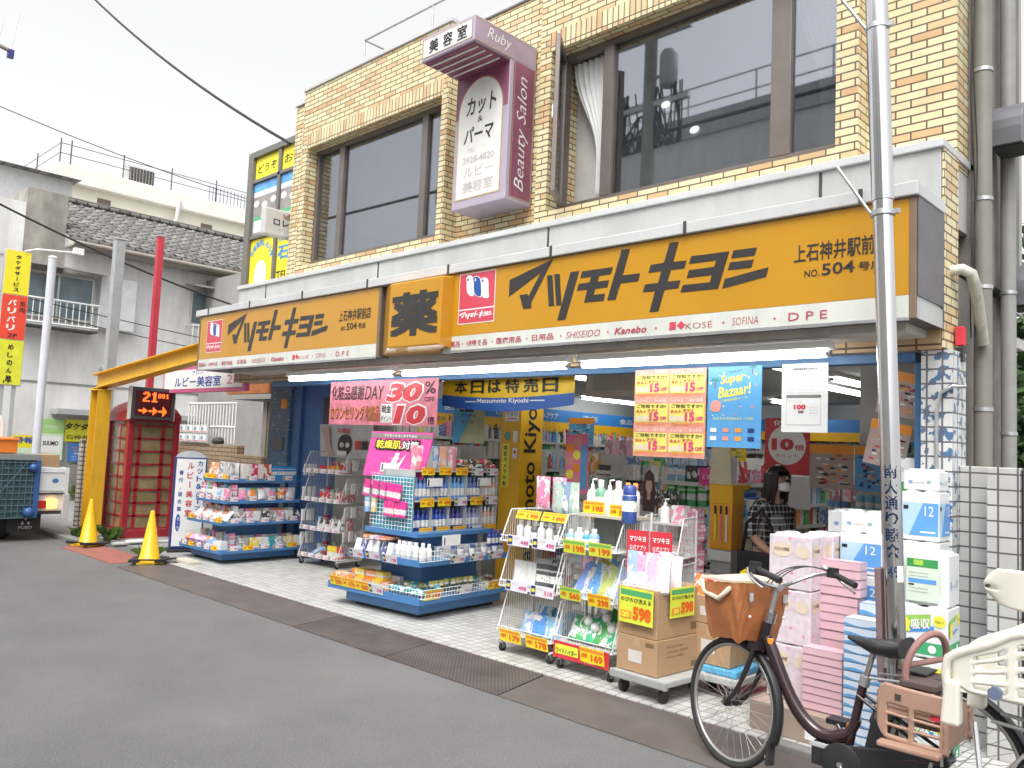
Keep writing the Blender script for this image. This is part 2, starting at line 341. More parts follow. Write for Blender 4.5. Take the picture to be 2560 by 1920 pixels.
lino = brickmat('shop floor tile', .3, .3, .002, [(0, (.55, .54, .5)), (1, (.5, .49, .46))], (.35, .34, .32), rough=.25, offset=0, bump=.1)
mb = MB(); mb.box(-10.0, -1.75, 6.3, 7.7, -.02, .013, lino); mb.box(-10.0, -2.9, 7.7, 14, -.02, .013, lino); struct(mb.build('floor'))
cpav = pm('pale concrete slab', (.27, .27, .265), .9, var=.12, scale=4, bump=.3, bscale=40, stain=(.16, .16, .15), amt=.5)
mb = MB(); mb.box(-40, -13.35, 4.5, 16, -.02, .05, cpav); mb.box(-13.35, -10.35, 4.9, 9, -.02, .02, cpav); struct(mb.build('pavement'))
kerbm = pm('kerb concrete', (.2, .2, .19), .9, var=.15, bump=.3)
mb = MB(); mb.box(-40, -12.6, 4.36, 4.498, -.02, .07, kerbm); struct(mb.build('kerb', bev=.015))
mb = MB(); mb.box(-2.3, -.2, 4.58, 4.676, -.02, .05, kerbm); struct(mb.build('kerb', bev=.012))
redslab = pm('faded red paving', (.3, .11, .085), .85, var=.15, scale=6, bump=.2)
mb = MB(); mb.box(-12.55, -10.72, 4.1, 4.62, -.02, .008, redslab); struct(mb.build('pavement'))

# ---------------------------------------------------------------- the shop building
shop = thing('shop_building', 'two storey cream brick building with open shop front and wide orange signs', 'building', (0, 0, 0))
YU, YR, YB, YS = 5.55, 5.75, 5.45, 4.95
def frontwall(mb, x0, x1, z0, z1, hx0, hx1, hz0, hz1, y0, y1, m):
    mb.box(x0, hx0, y0, y1, z0, z1, m); mb.box(hx1, x1, y0, y1, z0, z1, m)
    mb.box(hx0, hx1, y0, y1, hz1, z1, m); mb.box(hx0, hx1, y0, y1, z0, hz0, m)
mb = MB()
frontwall(mb, -9.32, -6.48, 3.6, 6.14, -9.19, -6.58, 3.83, 5.36, YU, 5.95, brick)
frontwall(mb, -5.17, -2.18, 3.6, 6.14, -5.03, -2.335, 3.83, 5.36, YU, 5.95, brick)
mb.box(-9.85, -9.32, YR, 6.0, 3.6, 6.12, brick); mb.box(-6.48, -5.17, YR, 6.0, 3.6, 6.12, brick); mb.box(-2.18, -1.615, YR, 6.0, 3.6, 6.12, brick)
part(mb, 'brick_wall', shop)
mb = MB()
part(MB().box(-9.21, -6.56, YU-.004, YU+.1, 5.362, 5.545, soldier_m), 'lintel', shop); part(MB().box(-5.05, -2.315, YU-.004, YU+.1, 5.362, 5.545, soldier_m), 'lintel', shop)
mb = MB()
for a, b, y in ((-9.34, -6.46, YU-.02), (-5.19, -2.16, YU-.02), (-9.87, -9.34, YR-.02), (-6.46, -5.19, YR-.02), (-2.16, -1.59, YR-.02)): mb.box(a, b, y, 6.1, 6.142, 6.19, capm)
part(mb, 'coping', shop, bev=.006)
mb = MB(); mb.box(-9.84, -1.6, 6.002, 7.3, 2.95, 6.1, sidem); part(mb, 'rear_wall', shop)
# thick concrete band over the shop front
mb = MB(); mb.box(-10.54, -1.62, YB, 6.1, 3.2, 3.64, conc); part(mb, 'concrete_band', shop, bev=.004)
mb = MB(); mb.box(-10.56, -1.6, YB-.025, 6.12, 3.642, 3.695, capm); part(mb, 'band_cap', shop, bev=.006)
for x in (-9.82, -7.4, -4.89, -2.39): part(MB().box(x-.011, x+.011, YB-.003, YB+.01, 3.3, 3.635, dark), 'joint', shop)
mb = MB(); mb.box(-1.616, -1.602, YB+.01, 5.74, 2.38, 3.636, brick); part(mb, 'side_tile', shop)
mb = MB(); mb.box(-9.86, -1.62, YB, 5.748, 2.372, 3.198, beam_m); mb.box(-10.5, -9.861, YB, 5.748, 2.372, 3.198, beam_m); part(mb, 'beam', shop)
mb = MB(); mb.box(-9.86, -1.7, 5.08, YB-.003, 2.44, 2.52, pm('soffit board', (.5, .47, .42), .7, stain=(.3, .26, .2), amt=.4)); part(mb, 'soffit', shop)
# pillars
ptile = brickmat('flaking blue pillar tile', .09, .09, .006, [(0, (.66, .67, .65)), (1, (.6, .61, .6))], (.13, .13, .15), rough=.3, offset=0, peel=((.08, .17, .3), .55), bump=.3)
mb = MB(); mb.box(-1.745, -1.56, 5.49, 5.76, 0, 2.37, ptile); part(mb, 'pillar', shop, bev=.004)
bt = brickmat('weathered blue pillar tile', .05, .05, .003, [(0, (.07, .16, .26)), (1, (.1, .2, .29))], (.04, .09, .14), rough=.45, offset=0, peel=((.3, .36, .36), .6), bump=.25)
mb = MB(); mb.box(-11.27, -10.71, 6.45, 6.9, 0, 2.5, bt); part(mb, 'pillar', shop, bev=.004)
mb = MB(); mb.box(-1.8, -1.747, 5.55, 5.68, 0, 2.30, bluep); mb.box(-9.7, -1.8, 5.56, 5.68, 2.31, 2.371, bluep); mb.box(-10.708, -10.49, 6.5, 6.7, 0, 2.5, bluep); part(mb, 'door_frame', shop, bev=.003)
mb = MB(); mb.box(-10.488, -9.72, 6.55, 6.62, 0, 2.5, pm('blue folded shutter', (.05, .14, .36), .5, var=.1)); mb.box(-9.96, -9.725, 6.53, 6.549, 1.85, 2.24, black); mb.box(-11.6, -9.3, 5.76, 6.95, 2.5, 2.56, MATS['soffit board']); part(mb, 'shutter', shop, bev=.004)
mb = MB(); mb.box(-10.93, -10.78, 6.435, 6.448, 2.08, 2.22, orgp); part(mb, 'sticker', shop); mb = MB(); mb.box(-11.1, -10.82, 6.428, 6.448, 1.46, 1.66, pm('grey meter box', (.12, .13, .13), .5)); part(mb, 'meter_box', shop, bev=.003)
# interior shell
inwall = pm('shop interior wall', (.62, .61, .58), .7, var=.03); ceilm = brickmat('ceiling board', .6, .6, .006, [(0, (.5, .49, .47)), (1, (.46, .45, .43))], (.4, .39, .37), rough=.8, offset=0, bump=.05)
mb = MB(); mb.box(-10.1, -1.66, 5.752, 7.75, 2.62, 2.7, ceilm); mb.box(-10.1, -2.84, 7.751, 14.1, 2.62, 2.7, ceilm); part(mb, 'ceiling', shop)
mb = MB(); mb.box(-9.82, -9.72, 6.63, 14.1, 0, 2.62, inwall); mb.box(-1.74, -1.64, 5.76, 7.3, 0, 2.9, sidem); mb.box(-2.95, -2.85, 7.75, 14.1, 0, 2.62, inwall); mb.box(-2.95, -1.742, 7.64, 7.749, 0, 2.62, inwall); mb.box(-9.72, -2.951, 14, 14.1, 0, 2.62, inwall); part(mb, 'inner_wall', shop)
mb = MB(); mb.box(-1.748, -1.742, 5.78, 7.635, 0, 2.61, inwall); part(mb, 'wall_lining', shop)
# windows upstairs
def window(x0, x1, muls, z0=3.83, z1=5.36, y=5.7):
    f = MB(); t = .055
    f.box(x0, x1, y, y+.09, z0, z0+.09, bronze); f.box(x0, x1, y, y+.09, z1-t, z1, bronze)
    f.box(x0, x0+t, y, y+.09, z0+.09, z1-t, bronze); f.box(x1-t, x1, y, y+.09, z0+.09, z1-t, bronze)
    for m, w in muls: f.box(m-w/2, m+w/2, y-.003, y+.088, z0+.091, z1-t-.001, bronze)
    fo = part(f, 'window', shop, bev=.004)
    edges = [x0+t] + [m for m, w in muls] + [x1-t]
    return fo, edges
wl, e = window(-9.19, -6.58, [(-8.62, .1), (-7.02, .1)])
for a, b in zip(e[:-1], e[1:]):
    g = MB(); g.box(a+.02, b-.02, 5.735, 5.743, 3.92, 5.305, glass); part(g, 'pane', wl)
wr, e = window(-5.03, -2.335, [(-4.47, .11), (-2.82, .16)])
for a, b in zip(e[1:-1], e[2:]):
    g = MB(); g.box(a+.02, b-.02, 5.735, 5.743, 3.92, 5.305, glass); part(g, 'pane', wr)
# opened casement sash of the big window, hinged to the right and swung out
sm = MB(); sm.M = Matrix.Translation((-4.96, 5.67, 0)) @ Matrix.Rotation(R_(-57), 4, 'Z')
sm.box(0, .5, -.02, .02, 3.89, 3.95, bronze); sm.box(0, .5, -.02, .02, 5.25, 5.31, bronze); sm.box(0, .05, -.02, .02, 3.95, 5.25, bronze); sm.box(.45, .5, -.02, .02, 3.95, 5.25, bronze); sm.box(.455, .49, -.035, -.022, 4.55, 4.67, white)
sa = part(sm, 'casement', wr, bev=.003); g = MB(); g.M = sm.M.copy(); g.box(.05, .45, -.004, .004, 3.95, 5.25, glass); part(g, 'pane', sa)
# room behind the upstairs windows
rm = MB(); room = pm('salon wall', (.55, .54, .52), .8); dkroom = pm('salon ceiling', (.2, .2, .2), .8)
rm.box(-9.3, -2.1, 5.98, 6.0, 3.70, 3.8, room)
for (a, b) in ((-9.25, -6.52), (-5.1, -2.25)):
    rm.add([(a, 5.96, 3.8), (b, 5.96, 3.8), (b, 5.96, 5.5), (a, 5.96, 5.5)], [(0, 1, 2, 3)], room)
part(rm, 'room_backing', shop)
lampm = pm('lamp glow', (1, .96, .88), emit=4)
for x, z in ((-4.02, 4.72), (-3.72, 4.42)):
    l = MB(); l.disc(lampm, (x, 5.952, z), .045, .03); part(l, 'ceiling_lamp', shop)
def curtain(x0, x1, z0, z1, y, gather):
    c = MB(); cm = pm('white net curtain', (.74, .75, .74), .8, var=.04)
    def fn(u, v):
        wv = 1-gather*(.5-.5*math.cos(math.pi*min(1, (1-v)*1.35)))
        x = x1-(x1-x0)*wv*(1-u) if gather > 0 else x0+(x1-x0)*u
        return (x, y+.018*math.sin(u*38), z0+(z1-z0)*v)
    c.sheet(fn, 60, 12, cm); return c
part(curtain(-2.76, -2.38, 3.95, 5.3, 5.79, .55), 'curtain', shop); part(curtain(-4.97, -4.55, 4.0, 5.3, 5.82, .72), 'curtain', shop)
# roof rail and penthouse
pent = MB(); corr = pm('pale corrugated sheet', (.66, .67, .68), .6, var=.03)
prof = []
n = 34
for i in range(n): 
    x = -6.9+i*.09; prof += [(x, 6.75-(.025 if i % 2 else 0))]
for i in range(n-1): pent.add([(prof[i][0], prof[i][1], 6.1), (prof[i+1][0], prof[i+1][1], 6.1), (prof[i+1][0], prof[i+1][1], 6.72), (prof[i][0], prof[i][1], 6.72)], [(0, 1, 2, 3)], corr)
pent.box(-6.92, -3.85, 6.76, 7.29, 6.1, 6.74, corr)
part(pent, 'parapet', shop)
rl = MB()
rl.tube([(-9.0, 6.2, 7.0), (-5.4, 6.2, 7.0)], .014, zinc, 6); rl.tube([(-9.0, 6.2, 7.0), (-9.0, 7.28, 7.0)], .014, zinc, 6)
for x in (-9.0, -7.6, -6.2): rl.tube([(x, 6.2, 6.15), (x, 6.2, 7.0)], .012, zinc, 6)
rl.tube([(-6.2, 6.2, 6.85), (-5.4, 6.2, 6.85)], .01, zinc, 6)
part(rl, 'roof_rail', shop)

# ---------------------------------------------------------------- right side of the building: pipes, hoods, alarm, low tiled wall, trees
def pipe(name, label, pts, r, m, bands=(), group=None):
    t = MB(); t.tube(pts, r, m, 14); o = t.build(name); tag(o, label, 'pipe', group)
    for b in bands:
        k = MB(); k.tube([Vector(b)-Vector((0, 0, .012)), Vector(b)+Vector((0, 0, .012))], r+.006, zinc, 14); part(k, 'clamp', o)
    return o
pvc = pm('grey beige drain pipe', (.19, .185, .16), .5, var=.1, stain=(.22, .21, .18), amt=.4)
pipe('drain_pipe', 'thick grey drain pipe with clamps running up the side wall', [(-1.52, 5.98, 0), (-1.52, 5.98, 7)], .055, pvc, [(-1.52, 5.98, z) for z in (2.03, 2.83, 3.42, 4.3)])
pipe('drain_pipe', 'thinner pale drain pipe, second one along the side wall', [(-1.52, 6.62, 0), (-1.52, 6.62, 8)], .05, pm('pale grey pipe', (.25, .25, .24), .5, stain=(.2, .2, .19), amt=.5), [(-1.52, 6.62, z) for z in (1.9, 2.9, 3.9)])
pipe('elbow_pipe', 'short bent white pipe joining the drain pipe beside the orange sign', [(-1.62, 5.6, 2.88), (-1.54, 5.6, 2.885), (-1.5, 5.64, 2.86), (-1.49, 5.7, 2.78), (-1.49, 5.78, 2.62), (-1.5, 5.9, 2.45)], .035, pm('mossy white pipe', (.55, .54, .46), .6, stain=(.1, .1, .06), amt=.8, scale=10))
mb = MB(); mb.box(-2.6, -1.68, 7.302, 7.75, 2.91, 7.5, pm('dull annex wall', (.36, .355, .34), .85, var=.1, scale=2, stain=(.2, .2, .19), amt=.5)); tag(mb.build('rear_annex'), 'pale rendered rear wall behind the drain pipes', 'wall')
for y, z in ((6.45, 4.0), (6.9, 2.95)):
    h = MB(); 
    pts = [(-1.56, y+.16*math.cos(math.pi*i/10), z+.2*math.sin(math.pi*i/10)) for i in range(11)] + [(-1.56, y-.16, z-.12), (-1.56, y+.16, z-.12)]
    h.prism(pts, (.2, 0, 0), pm('grey vent hood', (.15, .15, .16), .45, metal=.3)); h.box(-1.55, -1.355, y-.13, y+.13, z-.13, z-.121, dark)
    tag(h.build('vent_hood', bev=.005), 'round topped grey vent hood, %s of the two on the side wall' % ('upper' if z > 3.5 else 'lower'), 'vent hood', 'vent hoods on the side wall')
a = thing('alarm_box', 'small red alarm box above a black socket on the side wall', 'alarm box', (-1.57, 5.66, 2.29)); b = MB(); b.box(-.02, .03, -.03, .03, .12, .24, red); part(b, 'body', a, bev=.004); b = MB(); b.box(-.02, .025, -.025, .025, .02, .11, black); part(b, 'socket', a, bev=.004)
pipe('conduit', 'thin grey conduit curving across the tiled pillar', [(-1.545, 5.6, 2.22), (-1.5, 5.52, 2.14), (-1.56, 5.47, 2.14), (-1.625, 5.475, 2.1), (-1.648, 5.475, 1.98), (-1.65, 5.475, .3)], .011, zinc)
for k, (dx, y, lab) in enumerate(((.02, 5.86, 'thin black cable hanging down the side wall beside the drain pipe'), (.05, 5.8, 'loose black cable crossing in front of the drain pipe'))):
    t = MB(); t.tube([(-1.57+dx, y+.05*math.sin(i*.7+k), 5.2-.16*i) for i in range(18)], .005, rubber, 5); tag(t.build('cable'), lab, 'cable')
lw = brickmat('white wall tile dark grout', .1, .09, .0055, [(0, (.52, .52, .5)), (1, (.47, .47, .46))], (.12, .11, .11), rough=.3, offset=0, bump=.4)
mb = MB(); mb.box(-1.56, -1.36, 5.62, 5.76, 0, 1.66, lw); mb.box(-1.36, -1.19, 5.42, 5.76, 0, 1.66, lw); tag(mb.build('tiled_wall', bev=.006), 'low white tiled wall with dark grout at the right edge', 'wall')
dk = MB(); dk.box(-1.185, -1.0, 5.45, 5.7, 0, 1.66, pm('dark gate post', (.05, .05, .06), .5)); tag(dk.build('gate_post', bev=.006), 'dark post at the right end of the white tiled wall', 'post')

LEAF = {}
def leafmat(name, c):
    m, nt, b = _new(name); g = N(nt, 'ShaderNodeNewGeometry'); nz = N(nt, 'ShaderNodeTexNoise', Scale=2.5, Detail=3.0); nt.links.new(g.outputs['Position'], nz.inputs['Vector'])
    o = ramp(nt, nz.outputs['Fac'], [(.35, tuple(x*.55 for x in c)), (.65, tuple(x*1.4 for x in c))]); nt.links.new(o, b.inputs['Base Color']); b.inputs['Roughness'].default_value = .5
    return m
leafm = leafmat('broad leaf', (.05, .1, .03)); weedm = leafmat('weed leaf', (.09, .16, .03)); bark = pm('bark', (.12, .09, .06), .9, var=.3, bump=.6)
def leaves(mb, c, rad, n, size, m, seed=1):
    rr = random.Random(seed)
    cl = [Vector((rr.gauss(0, .5), rr.gauss(0, .5), rr.gauss(0, .5))) for _ in range(9)]
    for i in range(n):
        k = rr.choice(cl); p = Vector(c) + Vector(((k.x+rr.gauss(0, .28))*rad[0], (k.y+rr.gauss(0, .28))*rad[1], (k.z+rr.gauss(0, .28))*rad[2]))
        a = Vector((rr.uniform(-1, 1), rr.uniform(-1, 1), rr.uniform(-.6, .6))).normalized(); b = a.orthogonal().normalized(); b = (b + a.cross(b)*rr.uniform(-1, 1)).normalized(); s = size*rr.uniform(.6, 1.3)
        mb.add([p-a*s, p+b*s*.45, p+a*s, p-b*s*.45], [(0, 1, 2, 3)], m)
def tree(label, x, y, h, rad, n, size, seed):
    t = thing('broadleaf_tree', label, 'tree', (x, y, 0)); k = MB(); k.tube([(0, 0, 0), (.05, 0, h*.4), (-.05, .05, h*.7), (.1, 0, h*.95)], [.09, .075, .05, .02], bark, 9)
    for j in range(5): a = j*1.3; k.tube([(0, 0, h*(.4+.08*j)), (rad*.5*math.cos(a), rad*.5*math.sin(a), h*(.55+.08*j))], [.04, .012], bark, 6)
    part(k, 'trunk', t); f = MB(); leaves(f, (0, 0, h*.75), (rad, rad, h*.4), n, size, leafm, seed); part(f, 'crown', t)
tree('leafy green tree squeezed behind the drain pipes at the right edge', -1.85, 8.45, 3.0, .42, 1500, .08, 3)
tree('dark green tree further back at the right edge', -2.05, 10.3, 3.4, .5, 1500, .09, 5)
# ---------------------------------------------------------------- the orange fascia signs
LOGO = [[(0,.766),(.205,1),(.111,.344),(.113,.25),(.074,.255),(.053,.49),(.092,.494),(.096,.451),(.151,.812),(0,.487)],[(.18,.75),(.205,.743),(.218,.248),(.194,.25)],[(.213,.75),(.238,.743),(.251,.246),(.228,.248)],[(.286,.748),(.323,.742),(.271,.012),(.235,.012)],
[(.336,.73),(.463,.728),(.456,.627),(.409,.624),(.402,.538),(.45,.538),(.443,.435),(.395,.436),(.388,.344),(.436,.344),(.43,.238),(.349,.245),(.361,.439),(.316,.44),(.324,.544),(.37,.545),(.375,.631),(.33,.63)],[(.496,.966),(.528,.959),(.503,.581),(.57,.577),(.564,.465),(.496,.467),(.478,.236),(.444,.237)],
[(.676,.952),(.708,.945),(.69,.673),(.737,.666),(.73,.562),(.683,.563),(.672,.406),(.718,.4),(.711,.295),(.662,.293),(.642,0),(.609,.001),(.628,.292),(.582,.295),(.59,.404),(.638,.404),(.648,.566),(.601,.565),(.609,.676),(.657,.681)],
[(.753,.714),(.878,.706),(.845,.225),(.718,.23),(.726,.329),(.817,.324),(.823,.418),(.739,.421),(.746,.526),(.83,.525),(.837,.609),(.745,.612)],[(.891,.709),(.964,.704),(.957,.602),(.885,.607)],[(.881,.556),(.955,.552),(.948,.45),(.875,.456)],[(.866,.343),(1,.427),(.993,.308),(.858,.218)]]
BIRDS = [[(.167,.923),(.24,.984),(.324,.969),(.384,.913),(.408,.752),(.436,.538),(.353,.537),(.268,.57),(.206,.655),(.191,.875)],[(.364,.89),(.437,.931),(.52,.921),(.585,.865),(.611,.789),(.642,.523),(.588,.508),(.519,.525),(.447,.581),(.413,.673),(.408,.851)],[(.593,.849),(.658,.886),(.726,.883),(.795,.846),(.823,.785),(.836,.58),(.859,.472),(.794,.454),(.713,.467),(.641,.532),(.62,.749)]]
def wordmark(mb, m, x, z, w, h, y, off=.003):
    for p in LOGO: mb.add([(x+a*w, y-off, z+b*h) for a, b in p], [tuple(range(len(p)))], m)
def smooth_poly(p, n=2):
    for _ in range(n): p = [q for (a, b), (c, d) in zip(p, p[1:]+p[:1]) for q in ((a*.75+c*.25, b*.75+d*.25), (a*.25+c*.75, b*.25+d*.75))]
    return p
def emblem(parent, x, z, w, h, y):
    e = MB(); e.rect(wht, (x-.008, y, z-.008), w+.016, h+.016, off=.002); e.rect(logor, (x, y, z), w, h*.262, off=.003); e.rect(logor, (x, y, z+h*.29), w, h*.71, off=.003)
    bl = pm('bird blue', (.02, .09, .35), .4)
    sc = lambda p, g: [(p0+(p0-.5)*0, p1) for p0, p1 in p]
    for i, p in enumerate(BIRDS):
        q = smooth_poly(p); cx = sum(a for a, b in q)/len(q); cz = sum(b for a, b in q)/len(q)
        if i == 1: e.add([(x+(cx+(a-cx)*1.22)*w, y-.0045, z+(cz+(b-cz)*1.07)*h) for a, b in q], [tuple(range(len(q)))], wht)
        e.add([(x+a*w, y-.004-(.0015 if i == 1 else 0), z+b*h) for a, b in q], [tuple(range(len(q)))], bl if i == 1 else wht)
        ex, ez = ((.235, .885), (.455, .86), (.665, .82))[i]; e.disc(wht if i == 1 else navy, (x+ex*w, y, z+ez*h), .022*w, .03*h, off=.0075, n=10)
    wordmark(e, wht, x+.03*w, z+.075*h, .94*w, .16*h, y, .0045)
    part(e, 'emblem', parent)
def strip_text(mb, items, x0, x1, y, z, h, m):
    """items: (fraction of the strip, text, fraction width, bold, shear)"""
    for f, t, fw, b, s in items: mb.text(t, m, (x0+(x1-x0)*f, y, z+(.0 if t != '・' else h*.35)), (x1-x0)*fw, h if t != '・' else h*.25, bold=b, shear=s, off=.003)
STRIP = [(.008,'医薬品',.048,.01,0),(.062,'・',.004,.02,0),(.077,'健康食品',.065,.01,0),(.156,'・',.004,.02,0),(.170,'医療用品',.072,.01,0),(.256,'・',.004,.02,0),(.272,'日用品',.058,.01,0),(.347,'・',.004,.02,0),(.362,'SHISEIDO',.085,-.01,.25),(.463,'・',.004,.02,0),(.48,'Kanebo',.072,.02,.25),(.57,'・',.004,.02,0),(.633,'KOSÉ',.052,-.012,0),(.704,'・',.004,.02,0),(.722,'SOFINA',.047,-.015,.1),(.795,'・',.004,.02,0),(.82,'D P E',.062,.0,0)]
stripred = pm('strip lettering red', (.45, .05, .09), .5); brassm = pm('bronze sign edge', (.2, .14, .1), .45)
def fascia(name, label, x0, x1, lx, lw, lz, lh, ex, ez, ew, eh, kx, kw, kz, kh, nx, nw, nz, nh, tick):
    t = thing(name, label, 'shop sign', (0, 0, 0))
    b = MB(); b.box(x0, x1, YS+.012, YB-.003, 2.49, 3.2, pm('dark sign box', (.09, .085, .085), .5)); part(b, 'box', t, bev=.004)
    f = MB(); f.box(x0+.03, x1-.04, YS, YS+.011, 2.628, 3.195, signo); part(f, 'face_panel', t)
    s = MB(); s.box(x0+.03, x1-.04, YS-.001, YS+.011, 2.5, 2.626, signw); strip_text(s, STRIP, x0+.03, x1-.04, YS-.001, 2.527, .052, stripred)
    s.box(x0+.03+(x1-x0-.07)*.60, x0+.03+(x1-x0-.07)*.613, YS-.004, YS-.0015, 2.53, 2.585, logor); s.prism([(x0+.03+(x1-x0-.07)*q_, YS-.0015, z_) for q_, z_ in ((.615, 2.557), (.624, 2.588), (.632, 2.558), (.624, 2.528))], (0, -.0025, 0), logor)
    part(s, 'lower_strip', t)
    r = MB(); r.box(x0, x0+.028, YS-.006, YS+.011, 2.49, 3.198, brassm); r.box(x1-.038, x1, YS-.006, YS+.011, 2.49, 3.198, brassm); r.box(x0+.028, x1-.038, YS-.006, YS+.011, 2.478, 2.499, zinc); part(r, 'frame', t, bev=.002)
    w = MB(); wordmark(w, signd, lx, lz, lw, lh, YS)
    w.text('上石神井駅前店', signd, (kx, YS, kz), kw, kh, bold=.018, off=.003); w.text('NO.', signd, (nx, YS, nz), nw*.2, nh*.62, bold=.012, off=.003); w.text('504', signd, (nx+nw*.23, YS, nz), nw*.42, nh, bold=.015, off=.003); w.text('号店', signd, (nx+nw*.7, YS, nz+.005), nw*.3, nh*.7, bold=.02, off=.003)
    part(w, 'lettering', t); emblem(t, ex, ez, ew, eh, YS); 
    return t
fascia('fascia_sign', 'long orange fascia sign, the larger one right of the medicine box', -5.70, -1.6, -4.86, 2.353, 2.673, .514, -5.48, 2.735, .445, .44, -2.335, .585, 2.895, .115, -2.265, .48, 2.795, .075, 0)
fascia('fascia_sign', 'shorter orange fascia sign, left of the medicine box', -10.58, -6.64, -9.79, 2.23, 2.67, .48, -10.35, 2.715, .40, .40, -7.36, .56, 2.895, .115, -7.31, .43, 2.795, .075, 0)
t = thing('sign_canopy', 'pale metal capping that roofs the orange fascia signs', 'canopy', (0, 0, 0))
mb = MB(); mb.box(-10.66, -1.585, YS-.03, YB-.028, 3.203, 3.285, capm); part(mb, 'cap', t, bev=.006)
for x in (-10.3, -9.23, -8.06, -6.85, -5.62, -4.38, -3.13, -1.91):
    k = MB(); k.box(x-.012, x+.012, YS-.036, YS-.031, 3.2, 3.29, dark); part(k, 'seam', t)
b = MB(); b.box(-1.598, -1.592, YS+.01, YB-.03, 2.62, 3.2, pm('grey side sheet', (.13, .125, .13), .5, var=.1)); b.add([(-1.599, YS+.01, 2.49), (-1.599, YB-.03, 2.49), (-1.599, YB-.03, 2.6), (-1.599, YS+.2, 2.66), (-1.599, YS+.01, 2.62)], [(0, 1, 2, 3, 4)], conc); part(b, 'side_sheet', t)
t = thing('medicine_sign', 'square orange box sign with one large black character between the two fascias', 'shop sign', (0, 0, 0))
b = MB(); F_, K_ = 4.80, YS
b.hexa([(-6.30, F_, 2.54), (-5.56, F_, 2.54), (-5.56, K_+.1, 2.50), (-6.72, K_+.1, 2.50), (-6.30, F_, 3.16), (-5.56, F_, 3.16), (-5.56, K_+.1, 3.195), (-6.72, K_+.1, 3.195)], signo); part(b, 'box', t, bev=.012)
w = MB(); w.text('薬', signd, (-6.25, F_, 2.655), .64, .385, bold=.05, off=.004); part(w, 'lettering', t)

# ---------------------------------------------------------------- projecting hair salon sign
t = thing('salon_sign', 'projecting L shaped hair salon sign with mauve sides and white arched panel', 'shop sign', (0, 0, 0))
mauve = pm('mauve frame', (.42, .36, .44), .45, var=.05); wine = pm('wine red sheet', (.23, .065, .12), .45, var=.3, scale=2, stain=(.38, .24, .34), amt=.6); mauves = pm('faded wine side', (.36, .28, .35), .45, var=.25, scale=1.5); gold = pm('gold line', (.62, .45, .2), .4, metal=.3); bl_e = pm('pale blue edge', (.46, .5, .56), .45)
X0, X1, YF, YP = -6.15, -5.40, 4.90, 5.38
b = MB(); b.prism([(X0, YF, 5.34), (X0, YF, 5.585), (X0, 5.745, 5.585), (X0, 5.745, 3.98), (X0, YP, 3.98), (X0, YP, 5.34)], (X1-X0, 0, 0), mauve); part(b, 'body', t, bev=.01)
h = MB(); h.rect(wht, (X0+.035, YF, 5.375), X1-X0-.07, .175, off=.003); 
for (x, z, ww, hh) in ((X0+.03, 5.37, X1-X0-.06, .006), (X0+.03, 5.548, X1-X0-.06, .006), (X0+.03, 5.37, .006, .18), (X1-.036, 5.37, .006, .18)): h.rect(gold, (x, YF, z), ww, hh, off=.005)
for i, c in enumerate('美容室'): h.text(c, blk, (X0+.12+i*.2, YF, 5.395), .13, .13, bold=.03, off=.005)
part(h, 'header_panel', t)
u = MB(); u.box(X0+.03, X1-.03, YF+.03, YP-.001, 5.328, 5.339, wine)
for i in range(4): y = YF+.09+i*.095; u.tube([(X0+.05, y, 5.322), (X1-.05, y, 5.322)], .009, wht, 6)
part(u, 'louvre', t)
p = MB(); p.rect(wine, (X0+.01, YP, 4.9), X1-X0-.02, .43, off=.002)
cx = (X0+X1)/2-.01; rr = .30
pts = [(cx-rr, YP-.004, 4.08), (cx+rr, YP-.004, 4.08)] + [(cx+rr*math.cos(math.pi*i/16), YP-.004, 4.93+.33*math.sin(math.pi*i/16)) for i in range(17)]
pb = [(cx-rr-.012, YP-.003, 4.068), (cx+rr+.012, YP-.003, 4.068)] + [(cx+(rr+.012)*math.cos(math.pi*i/16), YP-.003, 4.93+.342*math.sin(math.pi*i/16)) for i in range(17)]
p.poly(pb, gold); p.poly(pts, pm('white sign panel', (.76, .76, .72), .4, var=.03)); part(p, 'front_panel', t)
fade = pm('faded grey lettering', (.55, .52, .5), .5)
w = MB(); w.text('カット', blk, (cx-.2, YP, 4.90), .42, .19, bold=.02, shear=.12, off=.006); w.text('&', blk, (cx-.03, YP, 4.82), .07, .06, off=.006); w.text('パーマ', blk, (cx-.22, YP, 4.62), .42, .17, bold=.02, shear=.12, off=.006)
w.text('TEL', fade, (cx-.16, YP, 4.53), .11, .04, off=.006); w.text('3928-4820', fade, (cx-.22, YP, 4.42), .44, .07, bold=.015, off=.006); w.text('ルビー', fade, (cx-.2, YP, 4.28), .42, .11, bold=.01, off=.006); w.text('美容室', fade, (cx-.2, YP, 4.13), .42, .11, bold=.025, off=.006)
part(w, 'lettering', t)
s = MB(); s.rect(mauves, (X1, YF+.01, 5.35), .72, .22, R=(0, 1, 0), off=.002); s.rect(wine, (X1, YP+.05, 4.02), .29, 1.32, R=(0, 1, 0), off=.002)
for (y, z, ww, hh) in ((YF+.012, 5.565, .72, .006), (YF+.012, 5.352, .5, .006), (5.725, 4.02, .006, 1.54), (YP+.06, 4.02, .006, 1.33), (YP+.06, 4.02, .29, .006)): s.rect(gold, (X1, y, z), ww, hh, R=(0, 1, 0), off=.004)
s.text('Ruby', wht, (X1, YF+.16, 5.39), .32, .14, R=(0, 1, 0), shear=.3, bold=-.01, off=.005)
s.text('Beauty Salon', wht, (X1, 5.66, 4.1), 1.12, .17, R=(0, 0, 1), U=(0, -1, 0), shear=.3, bold=-.005, off=.005); part(s, 'side_panel', t)

